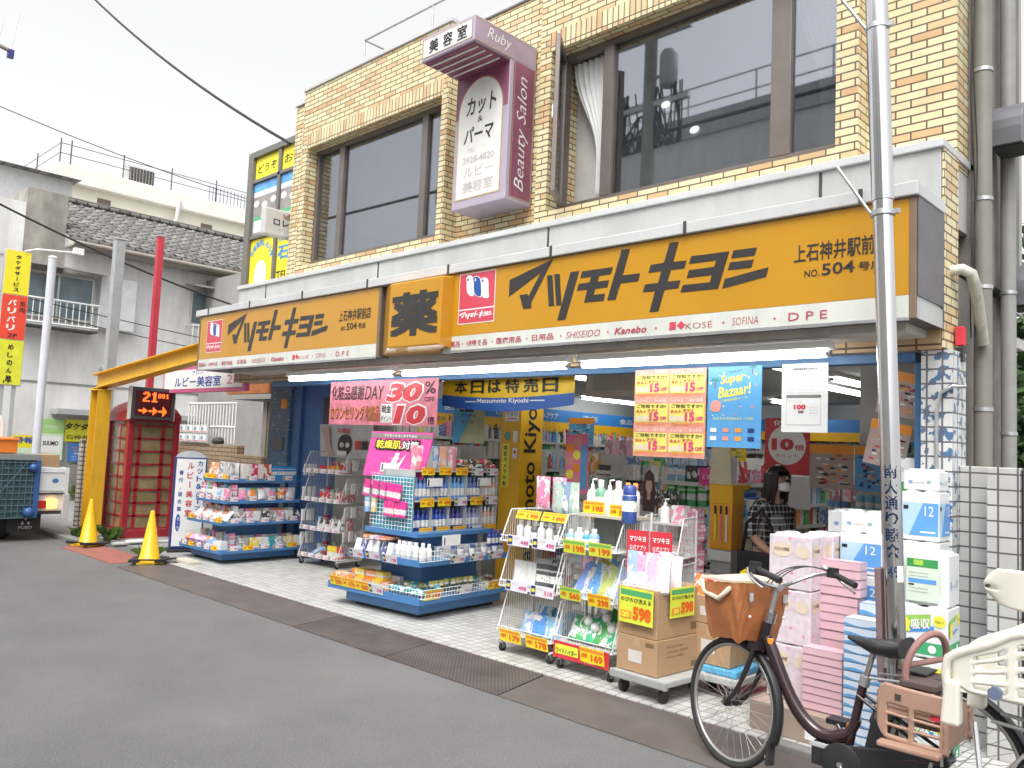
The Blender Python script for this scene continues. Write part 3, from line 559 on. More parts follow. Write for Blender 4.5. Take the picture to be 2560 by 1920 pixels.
# ---------------------------------------------------------------- small lit cosmetics sign on the left corner
t = thing('lightbox_sign', 'small grey lightbox sign with crown mark on the building corner', 'shop sign', (-9.93, 5.42, 4.22))
b = MB(); b.M = Matrix.Rotation(R_(88), 4, 'Z'); b.box(0, .72, 0, .12, .12, .49, pm('lightbox casing', (.55, .55, .53), .4)); part(b, 'casing', t, bev=.02)
w = MB(); w.M = b.M.copy(); w.text('ロレアル', signd, (.13, 0, .265), .48, .09, bold=.02, off=.004); w.text('パリ サロン プロフェッショナル', grey, (.13, 0, .21), .5, .03, off=.004); w.prism([(.28, -.003, .38), (.44, -.003, .38), (.46, -.003, .45), (.41, -.003, .41), (.36, -.003, .46), (.31, -.003, .41), (.26, -.003, .45)], (0, -.002, 0), pm('brown crown', (.32, .22, .17), .5)); part(w, 'lettering', t)

# ---------------------------------------------------------------- tall yellow notice board behind the left corner
t = thing('notice_board', 'tall dark framed estate agent board with yellow panels behind the brick corner', 'signboard', (0, 0, 0))
frm = pm('grey board frame', (.16, .155, .14), .5); brt = pm('bright yellow panel', (.86, .74, .03), .45, var=.04)
B0, BY = -13.52, 7.0
f = MB(); f.box(B0, B0+.17, BY, BY+.25, 3.6, 6.66, frm); f.box(B0+.17, -10.6, BY, BY+.25, 6.55, 6.66, frm); f.box(B0+.17, -10.6, BY+.02, BY+.2, 6.09, 6.15, frm); f.box(B0+.17, -10.6, BY+.02, BY+.2, 5.08, 5.14, frm); f.box(-12.53, -12.45, BY+.02, BY+.2, 3.6, 6.54, frm); part(f, 'frame', t, bev=.006)
def bp(name, x0, x1, z0, z1, m): 
    k = MB(); k.box(x0, x1, BY+.06, BY+.1, z0, z1, m); return k
k = bp('a', -13.34, -12.54, 6.155, 6.545, brt); k.text('どうぞ', blk, (-13.26, BY+.06, 6.26), .62, .15, bold=.01); part(k, 'panel', t)
k = bp('a', -12.44, -10.65, 6.155, 6.545, brt); k.text('お気軽に', blk, (-12.38, BY+.06, 6.26), 1.1, .17, bold=.01); part(k, 'panel', t)
pic = pm('photo print grey', (.3, .28, .27), .4, var=.2); sk = pm('photo print blue', (.12, .36, .75), .4, var=.3)
for a, c in ((-13.34, -12.54), (-12.44, -10.65)):
    k = bp('a', a, c, 5.145, 6.085, pic); k.rect(wht, (a, BY+.06, 5.84), c-a, .12, off=.002); k.rect(sk, (a, BY+.06, 5.93), c-a, .155, off=.003)
    for q in range(3): k.disc(wht, (a+.1+q*.28, BY+.06, 5.72-.05*(q % 2)), .09, .06, off=.003)
    k.rect(wht, (a+.05, BY+.06, 5.2), .35, .25, off=.003); k.rect(pm('print green', (.1, .45, .2), .5), (a+.05, BY+.06, 5.41), .35, .07, off=.004); part(k, 'panel', t)
k = bp('a', -13.34, -12.54, 3.7, 5.075, brt)
for i, c in enumerate('お部屋探しなら!'):
    a = R_(150-i*17); k.text(c, pm('print blue', (.05, .27, .65), .5), (-12.97+.33*math.cos(a), BY+.06, 4.6+.33*math.sin(a)), .1, .11, R=(math.sin(a), 0, -math.cos(a)), U=(math.cos(a), 0, math.sin(a)), bold=.03)
k.disc(wht, (-12.96, BY+.06, 4.42), .2, .27, off=.002); part(k, 'panel', t)
k = bp('a', -12.44, -10.65, 3.7, 5.075, brt); k.text('株式会社', MATS['print blue'], (-12.4, BY+.06, 4.92), .6, .13, bold=.02); k.text('石神井', MATS['print blue'], (-12.4, BY+.06, 4.62), 1.1, .24, bold=.04); k.text('TEL', blk, (-12.42, BY+.06, 4.28), .35, .14, bold=.02); part(k, 'panel', t)

# ---------------------------------------------------------------- hanging plate sign under the left end of the fascia
b = MB(); b.box(-13.0, -11.35, 6.62, 6.7, 2.33, 2.6, pm('rusty orange awning', (.36, .13, .04), .7, var=.25)); tag(b.build('awning_board', bev=.005), 'rusty orange awning board left of the blue pillar top', 'awning')
t = thing('plate_sign', 'white hanging sign with pink edge and blue lettering left of the blue pillar', 'shop sign', (0, 0, 0))
b = MB(); b.box(-13.1, -10.5, 5.6, 5.68, 2.27, 2.66, pm('pink sign edge', (.62, .12, .28), .45)); part(b, 'board', t, bev=.004)
k = MB(); k.rect(wht, (-13.05, 5.6, 2.325), 2.5, .29, off=.003); bb = pm('blue lettering', (.02, .06, .36), .5)
k.text('ルビー美容室', bb, (-12.68, 5.6, 2.355), 1.5, .15, bold=.02, off=.005); k.text('2F', MATS['pink sign edge'], (-11.0, 5.6, 2.375), .33, .13, bold=.0, off=.005); k.text('サロン', bb, (-12.1, 5.6, 2.535), .35, .06, off=.005); part(k, 'face', t)
# ---------------------------------------------------------------- old house across the side yard (faces +X at x = -20)
def rooftile():
    m, nt, b = _new('old grey roof tile'); g = N(nt, 'ShaderNodeNewGeometry'); sp = N(nt, 'ShaderNodeSeparateXYZ'); nt.links.new(g.outputs['Position'], sp.inputs[0])
    br = N(nt, 'ShaderNodeTexBrick', Scale=1.0); br.offset = .5; br.inputs['Brick Width'].default_value = .27; br.inputs['Row Height'].default_value = .12; br.inputs['Mortar Size'].default_value = .025; br.inputs['Mortar Smooth'].default_value = .6
    br.inputs['Color1'].default_value = (.16, .155, .145, 1); br.inputs['Color2'].default_value = (.25, .24, .225, 1); br.inputs['Mortar'].default_value = (.06, .058, .055, 1)
    c = N(nt, 'ShaderNodeCombineXYZ'); nt.links.new(sp.outputs['Y'], c.inputs[0]); nt.links.new(sp.outputs['Z'], c.inputs[1]); nt.links.new(c.outputs[0], br.inputs['Vector'])
    nz = N(nt, 'ShaderNodeTexNoise', Scale=3.0, Detail=5.0); nt.links.new(g.outputs['Position'], nz.inputs['Vector']); d = ramp(nt, nz.outputs['Fac'], [(.3, (.7, .7, .7)), (.7, (1.15, 1.15, 1.15))])
    mu = N(nt, 'ShaderNodeMixRGB', blend_type='MULTIPLY'); mu.inputs[0].default_value = 1; nt.links.new(br.outputs['Color'], mu.inputs[1]); nt.links.new(d, mu.inputs[2]); nt.links.new(mu.outputs[0], b.inputs['Base Color'])
    bp = N(nt, 'ShaderNodeBump', Strength=1., Distance=.04); bp.invert = True; nt.links.new(br.outputs['Fac'], bp.inputs['Height']); nt.links.new(bp.outputs[0], b.inputs['Normal']); b.inputs['Roughness'].default_value = .8
    return m
rtile = rooftile(); stuc = pm('stained grey stucco', (.76, .76, .75), .85, var=.08, scale=1.5, bump=.2, stain=(.28, .275, .27), amt=.65)
wglass = pm('old window glass', (.16, .22, .25), .12, var=.3, scale=2)
alum = pm('aluminium sash', (.6, .6, .58), .4, metal=.5)
ho = thing('old_house', 'old two storey grey stucco house with tiled roof across the side yard', 'house', (0, 0, 0))
b = MB(); b.box(-27, -20, 1.0, 13, 0, 5.72, stuc); b.box(-20.0, -19.985, 1.0, 13, 2.62, 2.66, pm('wall joint', (.25, .25, .24), .8)); part(b, 'wall', ho)
cb = MB(); cb.box(-21.4, -19.95, 5.27, 6.09, 5.0, 6.85, gconc); cb.box(-21.4, -19.97, 2.5, 5.268, 5.3, 6.5, stuc); part(cb, 'parapet_block', ho)
r = MB(); r.hexa([(-19.4, 6.1, 5.74), (-19.4, 13, 5.74), (-22.9, 13, 7.35), (-22.9, 6.1, 7.35), (-19.4, 6.1, 5.84), (-19.4, 13, 5.84), (-22.9, 13, 7.45), (-22.9, 6.1, 7.45)], rtile)
for i in range(26): y = 6.2+i*.27; r.tube([(-19.42, y, 5.86), (-22.9, y, 7.46)], .035, rtile, 6)
r.tube([(-22.9, 6.1, 7.5), (-22.9, 13, 7.5)], .1, rtile, 8)
part(r, 'roof', ho)
gu = MB(); gu.tube([(-19.36, 6.1, 5.72), (-19.36, 13, 5.72)], .05, pm('brown gutter', (.3, .27, .23), .6), 8); gu.box(-19.95, -19.4, 6.1, 13, 5.66, 5.70, pm('eave board', (.33, .3, .26), .8)); part(gu, 'gutter', ho)
def oldwin(y0, y1, z0, z1, hood=True, name='window'):
    f = MB(); x = -19.97
    f.box(x-.02, x+.03, y0, y1, z0, z0+.05, alum); f.box(x-.02, x+.03, y0, y1, z1-.05, z1, alum)
    for y in (y0, (y0+y1)/2-.02, y1-.04): f.box(x-.02, x+.031, y, y+.04, z0+.05, z1-.05, alum)
    o = part(f, name, ho, bev=.003); g = MB(); g.box(x-.025, x-.005, y0+.03, y1-.03, z0+.04, z1-.04, wglass); part(g, 'pane', o)
    if hood: h = MB(); h.hexa([(-19.96, y0-.15, z1+.12), (-19.4, y0-.15, z1+.04), (-19.4, y1+.15, z1+.04), (-19.96, y1+.15, z1+.12), (-19.96, y0-.15, z1+.16), (-19.4, y0-.15, z1+.08), (-19.4, y1+.15, z1+.08), (-19.96, y1+.15, z1+.16)], pm('grey hood sheet', (.3, .29, .28), .6)); part(h, 'hood', o)
    return o
oldwin(5.3, 6.78, 4.05, 5.07); oldwin(9.06, 10.4, 4.35, 5.2); oldwin(3.4, 4.4, 4.05, 5.0)
def balrail(y0, y1, z0, z1, x=-19.6, m=white):
    f = MB(); f.tube([(x, y0, z1), (x, y1, z1)], .022, m, 6); f.tube([(x, y0, z0), (x, y1, z0)], .022, m, 6)
    n = int((y1-y0)/.13)
    for i in range(n+1): y = y0+(y1-y0)*i/n; f.tube([(x, y, z0), (x, y, z1)], .012, m, 5)
    for y in (y0, y1): f.tube([(x, y, z1), (-19.98, y, z1)], .018, m, 5); f.tube([(x, y, z0), (-19.98, y, z0)], .018, m, 5)
    f.box(-19.98, x+.04, y0, y1, z0-.1, z0-.06, dark); return part(f, 'window_rail', ho)
balrail(5.2, 6.8, 3.9, 4.42); balrail(9.0, 10.4, 3.75, 4.3)
s = MB(); s.box(-19.99, -19.75, 6.86, 7.66, 3.95, 5.15, pm('white shutter box', (.66, .67, .68), .5, stain=(.45, .45, .45), amt=.3)); part(s, 'shutter_box', ho, bev=.01)
s = MB(); s.box(-19.98, -19.55, 6.1, 11, 1.95, 2.08, grey); part(s, 'ledge', ho, bev=.01)
s = MB(); s.box(-19.98, -19.9, 5.4, 7.6, 0, .85, pm('plinth grey', (.3, .29, .27), .9, var=.15, scale=2, stain=(.16, .15, .13), amt=.5)); part(s, 'plinth', ho)
l = MB(); l.box(-19.98, -19.9, 7.05, 7.15, 2.98, 3.08, grey); l.ball((-19.85, 7.12, 3.06), .07, pm('lamp globe', (.7, .66, .55), .4), 8); part(l, 'wall_lamp', ho)
# cream apartment block beyond
cream = pm('cream render', (.78, .74, .62), .85, var=.03, scale=1, stain=(.45, .4, .32), amt=.25)
cr = thing('apartment_block', 'cream flat roofed apartment block rising behind the tiled roof', 'building', (0, 0, 0))
b = MB(); b.box(-45, -27.0, 7.9, 30, 0, 9.1, cream); part(b, 'wall', cr)
b = MB(); b.box(-45.2, -26.75, 7.7, 30.2, 9.06, 9.58, pm('pale parapet', (.80, .78, .70), .85, var=.03, stain=(.4, .38, .33), amt=.3)); part(b, 'parapet', cr, bev=.02)
for y0, y1 in ((8.25, 9.5), (9.72, 11.15)):
    f = MB(); f.box(-27.02, -26.96, y0, y1, 8.14, 8.24, wht); f.box(-27.02, -26.97, (y0+y1)/2-.03, (y0+y1)/2+.03, 8.24, 8.52, wht); o = part(f, 'window', cr); g = MB(); g.box(-27.01, -26.985, y0+.02, y1-.02, 8.22, 8.52, wglass); part(g, 'pane', o)
for y, z in ((9.25, 8.75), (12.6, 8.72)): 
    g = MB(); g.box(-27.01, -26.98, y-.2, y+.2, z-.13, z+.08, pm('brown vent', (.16, .12, .1), .7)); part(g, 'vent', cr)
rl = MB(); thinm = pm('dark thin rail', (.1, .1, .13), .5)
for z in (9.95, 10.25): rl.tube([(-27, 7.9, z), (-27, 16, z)], .012, thinm, 4); rl.tube([(-27, 7.9, z), (-40, 7.9, z)], .012, thinm, 4)
for i in range(6): y = 8.2+i*1.55; rl.tube([(-27, y, 9.5), (-27, y, 10.4)], .022, thinm, 5)
for i in range(6): x = -27-i*2.2; rl.tube([(x, 7.9, 9.5), (x, 7.9, 10.4)], .022, thinm, 5)
for i in range(14): y = 12.6+i*.13; rl.tube([(-26.95, y, 9.5), (-26.95, y, 10.15)], .012, thinm, 4)
part(rl, 'roof_rail', cr)
a = MB(); a.box(-29, -27.7, 10.0, 11.0, 9.5, 10.35, pm('rooftop unit', (.55, .54, .52), .6)); a.box(-27.7, -27.67, 10.2, 11.0, 9.55, 10.3, dark)
for i in range(8): a.box(-27.669, -27.66, 10.22+i*.1, 10.24+i*.1, 9.56, 10.29, pm('unit slat', (.3, .29, .27), .6))
part(a, 'rooftop_unit', cr)
d = MB(); d.tube([(-26.7, 11.5, 9.3), (-26.72, 11.45, 8.7), (-26.9, 11.35, 8.0), (-26.9, 11.3, 6.5)], .07, pm('white downpipe', (.62, .62, .58), .5), 8); part(d, 'downpipe', cr)
ro = thing('low_white_house', 'low pale house with grey roof edge at the far left', 'house', (0, 0, 0)); b = MB(); b.box(-40, -24, 2.0, 7.4, 0, 8.3, pm('pale wall', (.62, .62, .62), .8)); part(b, 'wall', ro); b = MB(); b.hexa([(-40, 1.8, 8.3), (-23.6, 1.8, 8.3), (-23.6, 7.5, 8.3), (-40, 7.5, 8.3), (-40, 1.9, 8.42), (-23.7, 1.9, 8.42), (-26, 7.4, 8.7), (-40, 7.4, 8.7)], rtile); part(b, 'roof', ro)

# ---------------------------------------------------------------- vertical sign tower, posts
def pole(name, label, x, y, z1, r, m, square=False, cat='post'):
    k = MB()
    if square: k.box(x-r, x+r, y-r, y+r, 0, z1, m); k.box(x-r-.01, x+r+.01, y-r-.01, y+r+.01, z1, z1+.03, zinc)
    else: k.tube([(x, y, 0), (x, y, z1)], r, m, 14); k.lathe([(r+.01, z1), (r, z1+.03), (0.001, z1+.05)], m, 14, (x, y, 0))
    return tag(k.build(name, bev=.006 if square else 0), label, cat)
pole('round_post', 'round white steel post beside the yellow and red sign tower', -17.5, 5.15, 4.93, .075, pm('white steel', (.6, .62, .66), .35, var=.05))
pole('square_post', 'square grey steel post in front of the grey house', -16, 5.82, 5.2, .085, pm('grey steel post', (.36, .37, .38), .5, stain=(.28, .27, .25), amt=.4), True)
pole('square_post', 'slim red square post in front of the grey house', -16.5, 6.78, 5.55, .06, pm('red post paint', (.5, .04, .06), .5), True)
tw = thing('sign_tower', 'vertical sign tower with yellow, red and lime panels at the left edge', 'signboard', (-18, 4.5, 0))
b = MB(); b.box(-.12, -.01, -.03, .43, 2.42, 5.06, alum); part(b, 'casing', tw, bev=.01)
b = MB(); b.box(-.1, -.04, .1, .16, 0, 2.42, grey); b.box(-.1, -.04, .3, .36, 0, 2.42, grey); part(b, 'support', tw)
lime = pm('lime yellow panel', (.72, .72, .04), .45); redp = pm('vermilion panel', (.78, .07, .035), .45)
for z0, z1, m, body, tm, cw in ((4.19, 5.04, brt, 'タケダサービス', blk, .1), (3.32, 4.17, redp, 'バリバリ', wht, .15), (2.44, 3.30, lime, 'めしのん屋', blk, .1)):
    k = MB(); k.box(-.009, .004, -.015, .415, z0, z1, m)
    n = len(body); st = (z1-z0-(.2 if m is redp else .1))/n
    for i, c in enumerate(body): ww = .018 if c == 'ー' else cw; k.text(c, tm, (.004, .2-ww/2-(.04 if m is redp else 0), z1-.07-st*(i+1)+st*.2), ww, st*.72, R=(0, 1, 0), bold=.04)
    if m is redp: k.text('2F', blk, (.004, .12, z0+.03), .17, .08, R=(0, 1, 0), bold=.02); k.text('焼', blk, (.004, .29, z1-.2), .09, .1, R=(0, 1, 0), bold=.02); k.text('肉', blk, (.004, .29, z1-.32), .09, .1, R=(0, 1, 0), bold=.02)
    if m is lime: k.text('1F', blk, (.004, .12, z0+.02), .15, .06, R=(0, 1, 0))
    part(k, 'panel', tw)
a = MB(); a.tube([(0, .3, 5.06), (.05, .5, 5.13), (.05, 1.2, 5.2)], .02, white, 6); a.box(0, .12, 1.15, 1.33, 5.17, 5.3, white); part(a, 'lamp_arm', tw)
# boards in front of the house
def board(name, label, y0, y1, z0, z1, x, m, extra, post=True):
    t = thing(name, label, 'signboard', (x, y0, 0)); k = MB(); k.box(-.02, 0, 0, y1-y0, z0, z1, m); extra(k, y1-y0); part(k, 'panel', t)
    if post: q = MB(); q.tube([(-.03, .03, 0), (-.03, .03, z1)], .015, zinc, 6); q.tube([(-.03, y1-y0-.03, 0), (-.03, y1-y0-.03, z1)], .015, zinc, 6); part(q, 'post', t)
Ry = (0, 1, 0); lg = pm('light green print', (.38, .62, .22), .5); pg = pm('pale green print', (.62, .78, .55), .5)
def e1(k, w): k.rect(lg, (0, 0, 1.52), w, .32, R=Ry); k.rect(wht, (0, .04, 1.1), w*.84, .36, R=Ry, off=.003); k.text('SUUMO', blk, (0, .07, 1.26), w*.66, .1, R=Ry, bold=.03, off=.006); k.text('お部屋探し', wht, (0, .1, 1.63), w*.6, .08, R=Ry, off=.004)
board('banner_board', 'pale green board with a white square beside the truck', 5.89, 6.37, .95, 1.84, -19.86, pg, e1)
def e2(k, w): k.text('タケダサービス', blk, (0, .0, 1.62), w, .16, R=Ry, bold=.04, shear=.2, off=.004); k.text('石神井営業所', blk, (0, .03, 1.41), w*.85, .1, R=Ry, bold=.01, off=.004)
board('name_board', 'lime yellow board with bold black lettering behind the yellow post', 6.40, 7.55, 1.36, 1.85, -19.9, lime, e2)
def e3(k, w): 
    for i in range(5): k.text('駐車場のご案内'[i:i+3], orgp if i < 2 else wht, (0, .06+.02*(i % 3), 1.21-i*.066), w*.8, .035, R=Ry, off=.004)
board('name_board', 'blue board with orange and white print under the lime board', 6.5, 7.0, .92, 1.32, -19.88, pm('blue board', (.05, .2, .55), .5), e3)
def e4(k, w): k.text('時報', pm('blue print b', (.02, .06, .4), .5), (0, .03, 1.3), w*.85, .13, R=Ry, bold=.03, off=.004); k.rect(pg, (0, .01, 1.0), w*.9, .2, R=Ry)
board('name_board', 'small yellow board with blue characters above the truck', 5.3, 5.75, .9, 1.47, -19.6, brt, e4)
pole('tiled_pier', 'slim white tiled pier immediately left of the yellow post', -14.6, 5.0, 1.45, .05, brickmat('pier tile', .2, .075, .012, [(0, (.6, .58, .52)), (1, (.55, .52, .46))], (.16, .12, .1), offset=0), True)

# ---------------------------------------------------------------- yellow steel frame
t = thing('steel_gantry', 'yellow steel H beam post and slanting beam beside the phone box', 'steel gantry', (0, 0, 0))
def hbeam(mb, a, b, w, h, up, m):
    a, b = Vector(a), Vector(b); d = (b-a).normalized(); s = d.cross(Vector(up)).normalized(); u = s.cross(d)
    for (su, sw, th, ww) in ((h/2-.008, 0, .016, w), (-h/2+.008, 0, .016, w)):
        mb.hexa([a+u*(su-th/2)-s*ww/2, a+u*(su-th/2)+s*ww/2, b+u*(su-th/2)+s*ww/2, b+u*(su-th/2)-s*ww/2, a+u*(su+th/2)-s*ww/2, a+u*(su+th/2)+s*ww/2, b+u*(su+th/2)+s*ww/2, b+u*(su+th/2)-s*ww/2], m)
    mb.hexa([a-u*(h/2-.016)-s*.007, a-u*(h/2-.016)+s*.007, b-u*(h/2-.016)+s*.007, b-u*(h/2-.016)-s*.007, a+u*(h/2-.016)-s*.007, a+u*(h/2-.016)+s*.007, b+u*(h/2-.016)+s*.007, b+u*(h/2-.016)-s*.007], m)
b = MB(); hbeam(b, (-13.62, 4.86, 0), (-13.62, 4.86, 2.26), .2, .3, (1, 0, 0), yel); b.box(-13.8, -13.46, 4.74, 4.98, 2.26, 2.28, yel); part(b, 'post', t)
b = MB(); hbeam(b, (-13.8, 4.86, 2.40), (-10.6, 5.2, 2.80), .2, .24, (0, 0, 1), yel); part(b, 'beam', t)
b = MB(); b.box(-13.8, -13.45, 4.7, 5.02, 0, .02, yel); part(b, 'base_plate', t)

# ---------------------------------------------------------------- red phone box with the lit message board
redb = pm('phone box red', (.34, .018, .028), .35, var=.12, scale=3, coat=.3, stain=(.25, .03, .04), amt=.3)
bx = thing('phone_box', 'red glazed telephone box beside the yellow steel post', 'phone box', (-13.85, 5.08, 0)); W, D_, H = .85, .8, 1.8
b = MB(); b.box(0, W, 0, D_, 0, .14, redb); part(b, 'base', bx, bev=.01)
b = MB()
for x in (0, W-.09):
    for y in (0, D_-.09): b.box(x, x+.09, y, y+.09, .14, H, redb)
part(b, 'corner_post', bx, bev=.008)
b = MB(); b.box(-.01, W+.01, -.01, D_+.01, H, H+.12, redb); part(b, 'cornice', bx, bev=.01)
b = MB()
def dome(u, v): 
    a, c = math.sin(math.pi*u)**.6, math.sin(math.pi*v)**.6
    return (W*u, D_*v, H+.12+.24*min(a, c))
b.sheet(dome, 14, 14, redb); part(b, 'roof', bx, solid=.01)
def lattice(face):
    k = MB(); n = 8; z0, z1 = .16, H-.06; st = (z1-z0)/n
    def bar(a0, a1, c0, c1):
        if face == 'x': k.box(W-.06, W-.03, a0, a1, c0, c1, redb)
        else: k.box(a0, a1, .03, .06, c0, c1, redb)
    L = D_ if face == 'x' else W
    for i in range(n+1): bar(.09, L-.09, z0+i*st-.014, z0+i*st+.014)
    for q, wd in (((.16, .05), (L-.28, .06)) if face == 'x' else ((.45, .03),)): bar(q, q+wd, z0+.015, z1-.015)
    return k
part(lattice('x'), 'glazing_bars', bx); part(lattice('y'), 'glazing_bars', bx)
g = MB(); pane = pm('dusty amber pane', (.27, .21, .11), .15, var=.4, scale=2.5)
g.box(W-.05, W-.045, .09, D_-.09, .16, H, pane); g.box(.09, W-.09, .042, .047, .16, H, pane); part(g, 'pane', bx)
le = thing('message_board', 'lit red LED message board mounted on the front of the phone box', 'LED sign', (-12.98, 5.04, 1.84))
b = MB(); b.box(0, .12, 0, .66, 0, .49, pm('LED casing', (.07, .07, .08), .4)); b.box(-.005, .125, -.012, -.001, -.01, .5, alum); b.box(-.005, .125, .661, .672, -.01, .5, alum); part(b, 'casing', le, bev=.006)
b = MB(); b.rect(pm('dark red matrix', (.09, .008, .012), .3), (.12, .05, .05), .56, .39, R=Ry, off=.002)
def ledm(): 
    m, nt, p = _new('LED glow'); p.inputs['Base Color'].default_value = (.9, .15, .02, 1); p.inputs['Emission Color'].default_value = (1, .16, .02, 1); p.inputs['Emission Strength'].default_value = 1.6; return m
led = ledm()
DIG = {'2': '01110 11011 00011 00110 01100 11000 11111', '1': '00110 01110 00110 00110 00110 00110 01111', '0': '01110 11011 11011 11011 11011 11011 01110'}
def dots(ch, y, z, s):
    for r_, row in enumerate(DIG[ch].split()):
        for c_, v in enumerate(row):
            if v == '1': b.rect(led, (.12, y+c_*s, z+(6-r_)*s), s*.92, s*.92, R=Ry, off=.004)
dots('2', .16, .27, .022); dots('1', .275, .27, .022)
for i, c in enumerate('001'): dots(c, .39+i*.058, .335, .0102)
for i, (y, s_) in enumerate(((.1, .6), (.25, .8), (.4, 1.0))):
    for q in range(4): b.rect(led, (.12, y+q*.018, .115+(.012 if q == 0 else 0)), .016, .03 if q else .012, R=Ry, off=.004)
    for q in range(4): hh = (.075-.018*q)*s_; b.rect(led, (.12, y+.075+q*.016, .13-hh), .0145, 2*hh, R=Ry, off=.004)
part(b, 'display', le)

# ---------------------------------------------------------------- passage behind the phone box: low brick wall, rail, notice racks, entrance
t = thing('rear_house', 'dark grey house entrance with brown doors left of the blue pillar', 'house', (0, 0, 0))
b = MB(); b.box(-19.9, -9.62, 9.4, 9.6, 0, 5.5, pm('dark grey stucco', (.3, .29, .28), .85, var=.12, scale=2, stain=(.16, .15, .15), amt=.5)); part(b, 'wall', t)  # rear wall in a darker grey stucco with random stains
b = MB(); b.box(-14.9, -11.3, 7.7, 9.38, 2.34, 2.46, pm('porch roof', (.28, .27, .25), .7)); part(b, 'porch_roof', t)
for x0, x1, m in ((-14.05, -13.9, pm('door frame grey', (.25, .23, .21), .5)), (-13.85, -13.35, pm('ochre door', (.2, .14, .035), .5, var=.2)), (-13.3, -12.95, pm('dull mauve door', (.26, .19, .19), .5)), (-12.9, -12.2, pm('wrinkled tan screen', (.45, .33, .2), .6, var=.5, scale=9, bump=.5, bscale=12))):
    b = MB(); b.box(x0, x1, 7.9, 8.0, 0, 2.3, m); part(b, 'door', t, bev=.005)
lb = brickmat('tan yard brick', .24, .075, .008, [(0, (.36, .27, .17)), (1, (.3, .21, .12))], (.1, .075, .055))
b = MB(); b.box(-16.2, -13.6, 7.2, 7.34, 0, 1.48, lb); b.box(-13.3, -12.4, 7.0, 7.12, 0, 1.33, lb); tag(b.build('brick_yard_wall', bev=.006), 'low tan brick yard wall behind the phone box', 'wall')
f = MB()
for z in (1.8, 2.24): f.tube([(-15.9, 7.35, z), (-14.0, 7.35, z)], .02, white, 6)
for i in range(17): x = -15.9+i*.118; f.tube([(x, 7.35, 1.5), (x, 7.35, 2.24)], .015, white, 6)
tag(f.build('white_fence'), 'white barred fence on top of the brick yard wall', 'fence')
rk = thing('leaflet_rack', 'grey leaflet rack with white cards on the brick yard wall', 'rack', (-15.85, 7.16, 1.49)); b = MB(); b.box(0, 1.2, 0, .03, 0, .34, grey); part(b, 'backboard', rk)
for i in range(4):
    for j in range(2): k = MB(); k.box(.03+i*.29, .27+i*.29, -.012, -.001, .02+j*.17, .15+j*.17, wht); k.rect(logor, (.04+i*.29, -.012, .03+j*.17), .22, .015); k.rect(pm('rack print', (.2, .3, .4), .5), (.06+i*.29, -.012, .06+j*.17), .09, .07); part(k, 'leaflet', rk)
b = MB(); b.lathe([(.02, 0), (.1, .01), (.12, .06), (.09, .11), (.02, .13)], dark, 12, (-14.45, 7.27, 1.482)); tag(b.build('black_bag'), 'dark round bag lying on the brick yard wall', 'bag')

# ---------------------------------------------------------------- standing salon sign, cones, weeds, kerb bits
st = thing('standing_sign', 'white standing sign with navy frame and red and blue lettering', 'standing sign', (-11.3, 5.08, 0), R_(72))
b = MB(); b.box(0, .42, 0, .16, .06, 1.32, navy); part(b, 'casing', st, bev=.01)
b = MB(); b.prism([(.02+.19*(1-math.cos(math.pi*i/12)), .02, 1.32+.085*math.sin(math.pi*i/12)) for i in range(13)], (0, .12, 0), pm('silver dome', (.55, .57, .6), .35, metal=.3)); part(b, 'top_dome', st)
b = MB(); b.rect(wht, (.02, 0, .1), .38, 1.2, off=.003)
for i, c in enumerate('カット&パーマ'): b.text(c, bb, (.29+(.03 if c == 'ー' else 0), 0, 1.2-i*.105), .014 if c == 'ー' else .075, .075, bold=.015, off=.006)
for i, c in enumerate('ルビー美容室'): b.text(c, red, (.165+(.035 if c == 'ー' else 0), 0, 1.16-i*.13), .016 if c == 'ー' else .085, .09, bold=.02, off=.006)
for i, c in enumerate('着付・貸衣裳'): b.text(c, bb, (.06+(.02 if c == '・' else 0), 0, 1.08-i*.1), .015 if c == '・' else .055, .06 if c != '・' else .02, bold=.02, off=.006)
b.disc(bb, (.085, 0, .42), .032, .12, off=.005); b.text('1F・2F', wht, (.105, 0, .33), .17, .03, R=(0, 0, 1), U=(-1, 0, 0), off=.008)
for i in range(5): b.text('営業時間', fade, (.19, 0, .3-i*.035), .15, .018, off=.006)
part(b, 'face', st)
b = MB(); b.box(-.03, .45, -.06, .25, 0, .06, black); part(b, 'base', st, bev=.01)
conem = pm('yellow cone plastic', (.80, .47, .01), .4, var=.06, coat=.15)
def cone(x, y, rz, label, group):
    c = thing('traffic_cone', label, 'traffic cone', (x, y, .01), rz, group)
    b = MB(); b.lathe([(.135, .03), (.137, .05), (.12, .062), (.026, .635), (.02, .65), (.001, .655)], conem, 28); b.M = Matrix.Rotation(R_(15), 4, 'Z'); b.box(-.16, .16, -.16, .16, .0, .03, conem); part(b, 'body', c, bev=.008)
    k = MB(); k.box(-.21, -.09, -.2, .2, .03, .055, rubber); k.box(.09, .21, -.2, .2, .03, .055, rubber); k.tube([(-.2, -.19, .06), (.19, -.2, .065), (.3, .1, .05)], .012, rubber, 6); part(k, 'weight', c, bev=.006)
cone(-12.5, 4.45, .3, 'yellow traffic cone in front of the yellow steel post', 'yellow traffic cones'); cone(-10.55, 4.50, 1.0, 'yellow traffic cone at the left end of the tiled floor', 'yellow traffic cones')
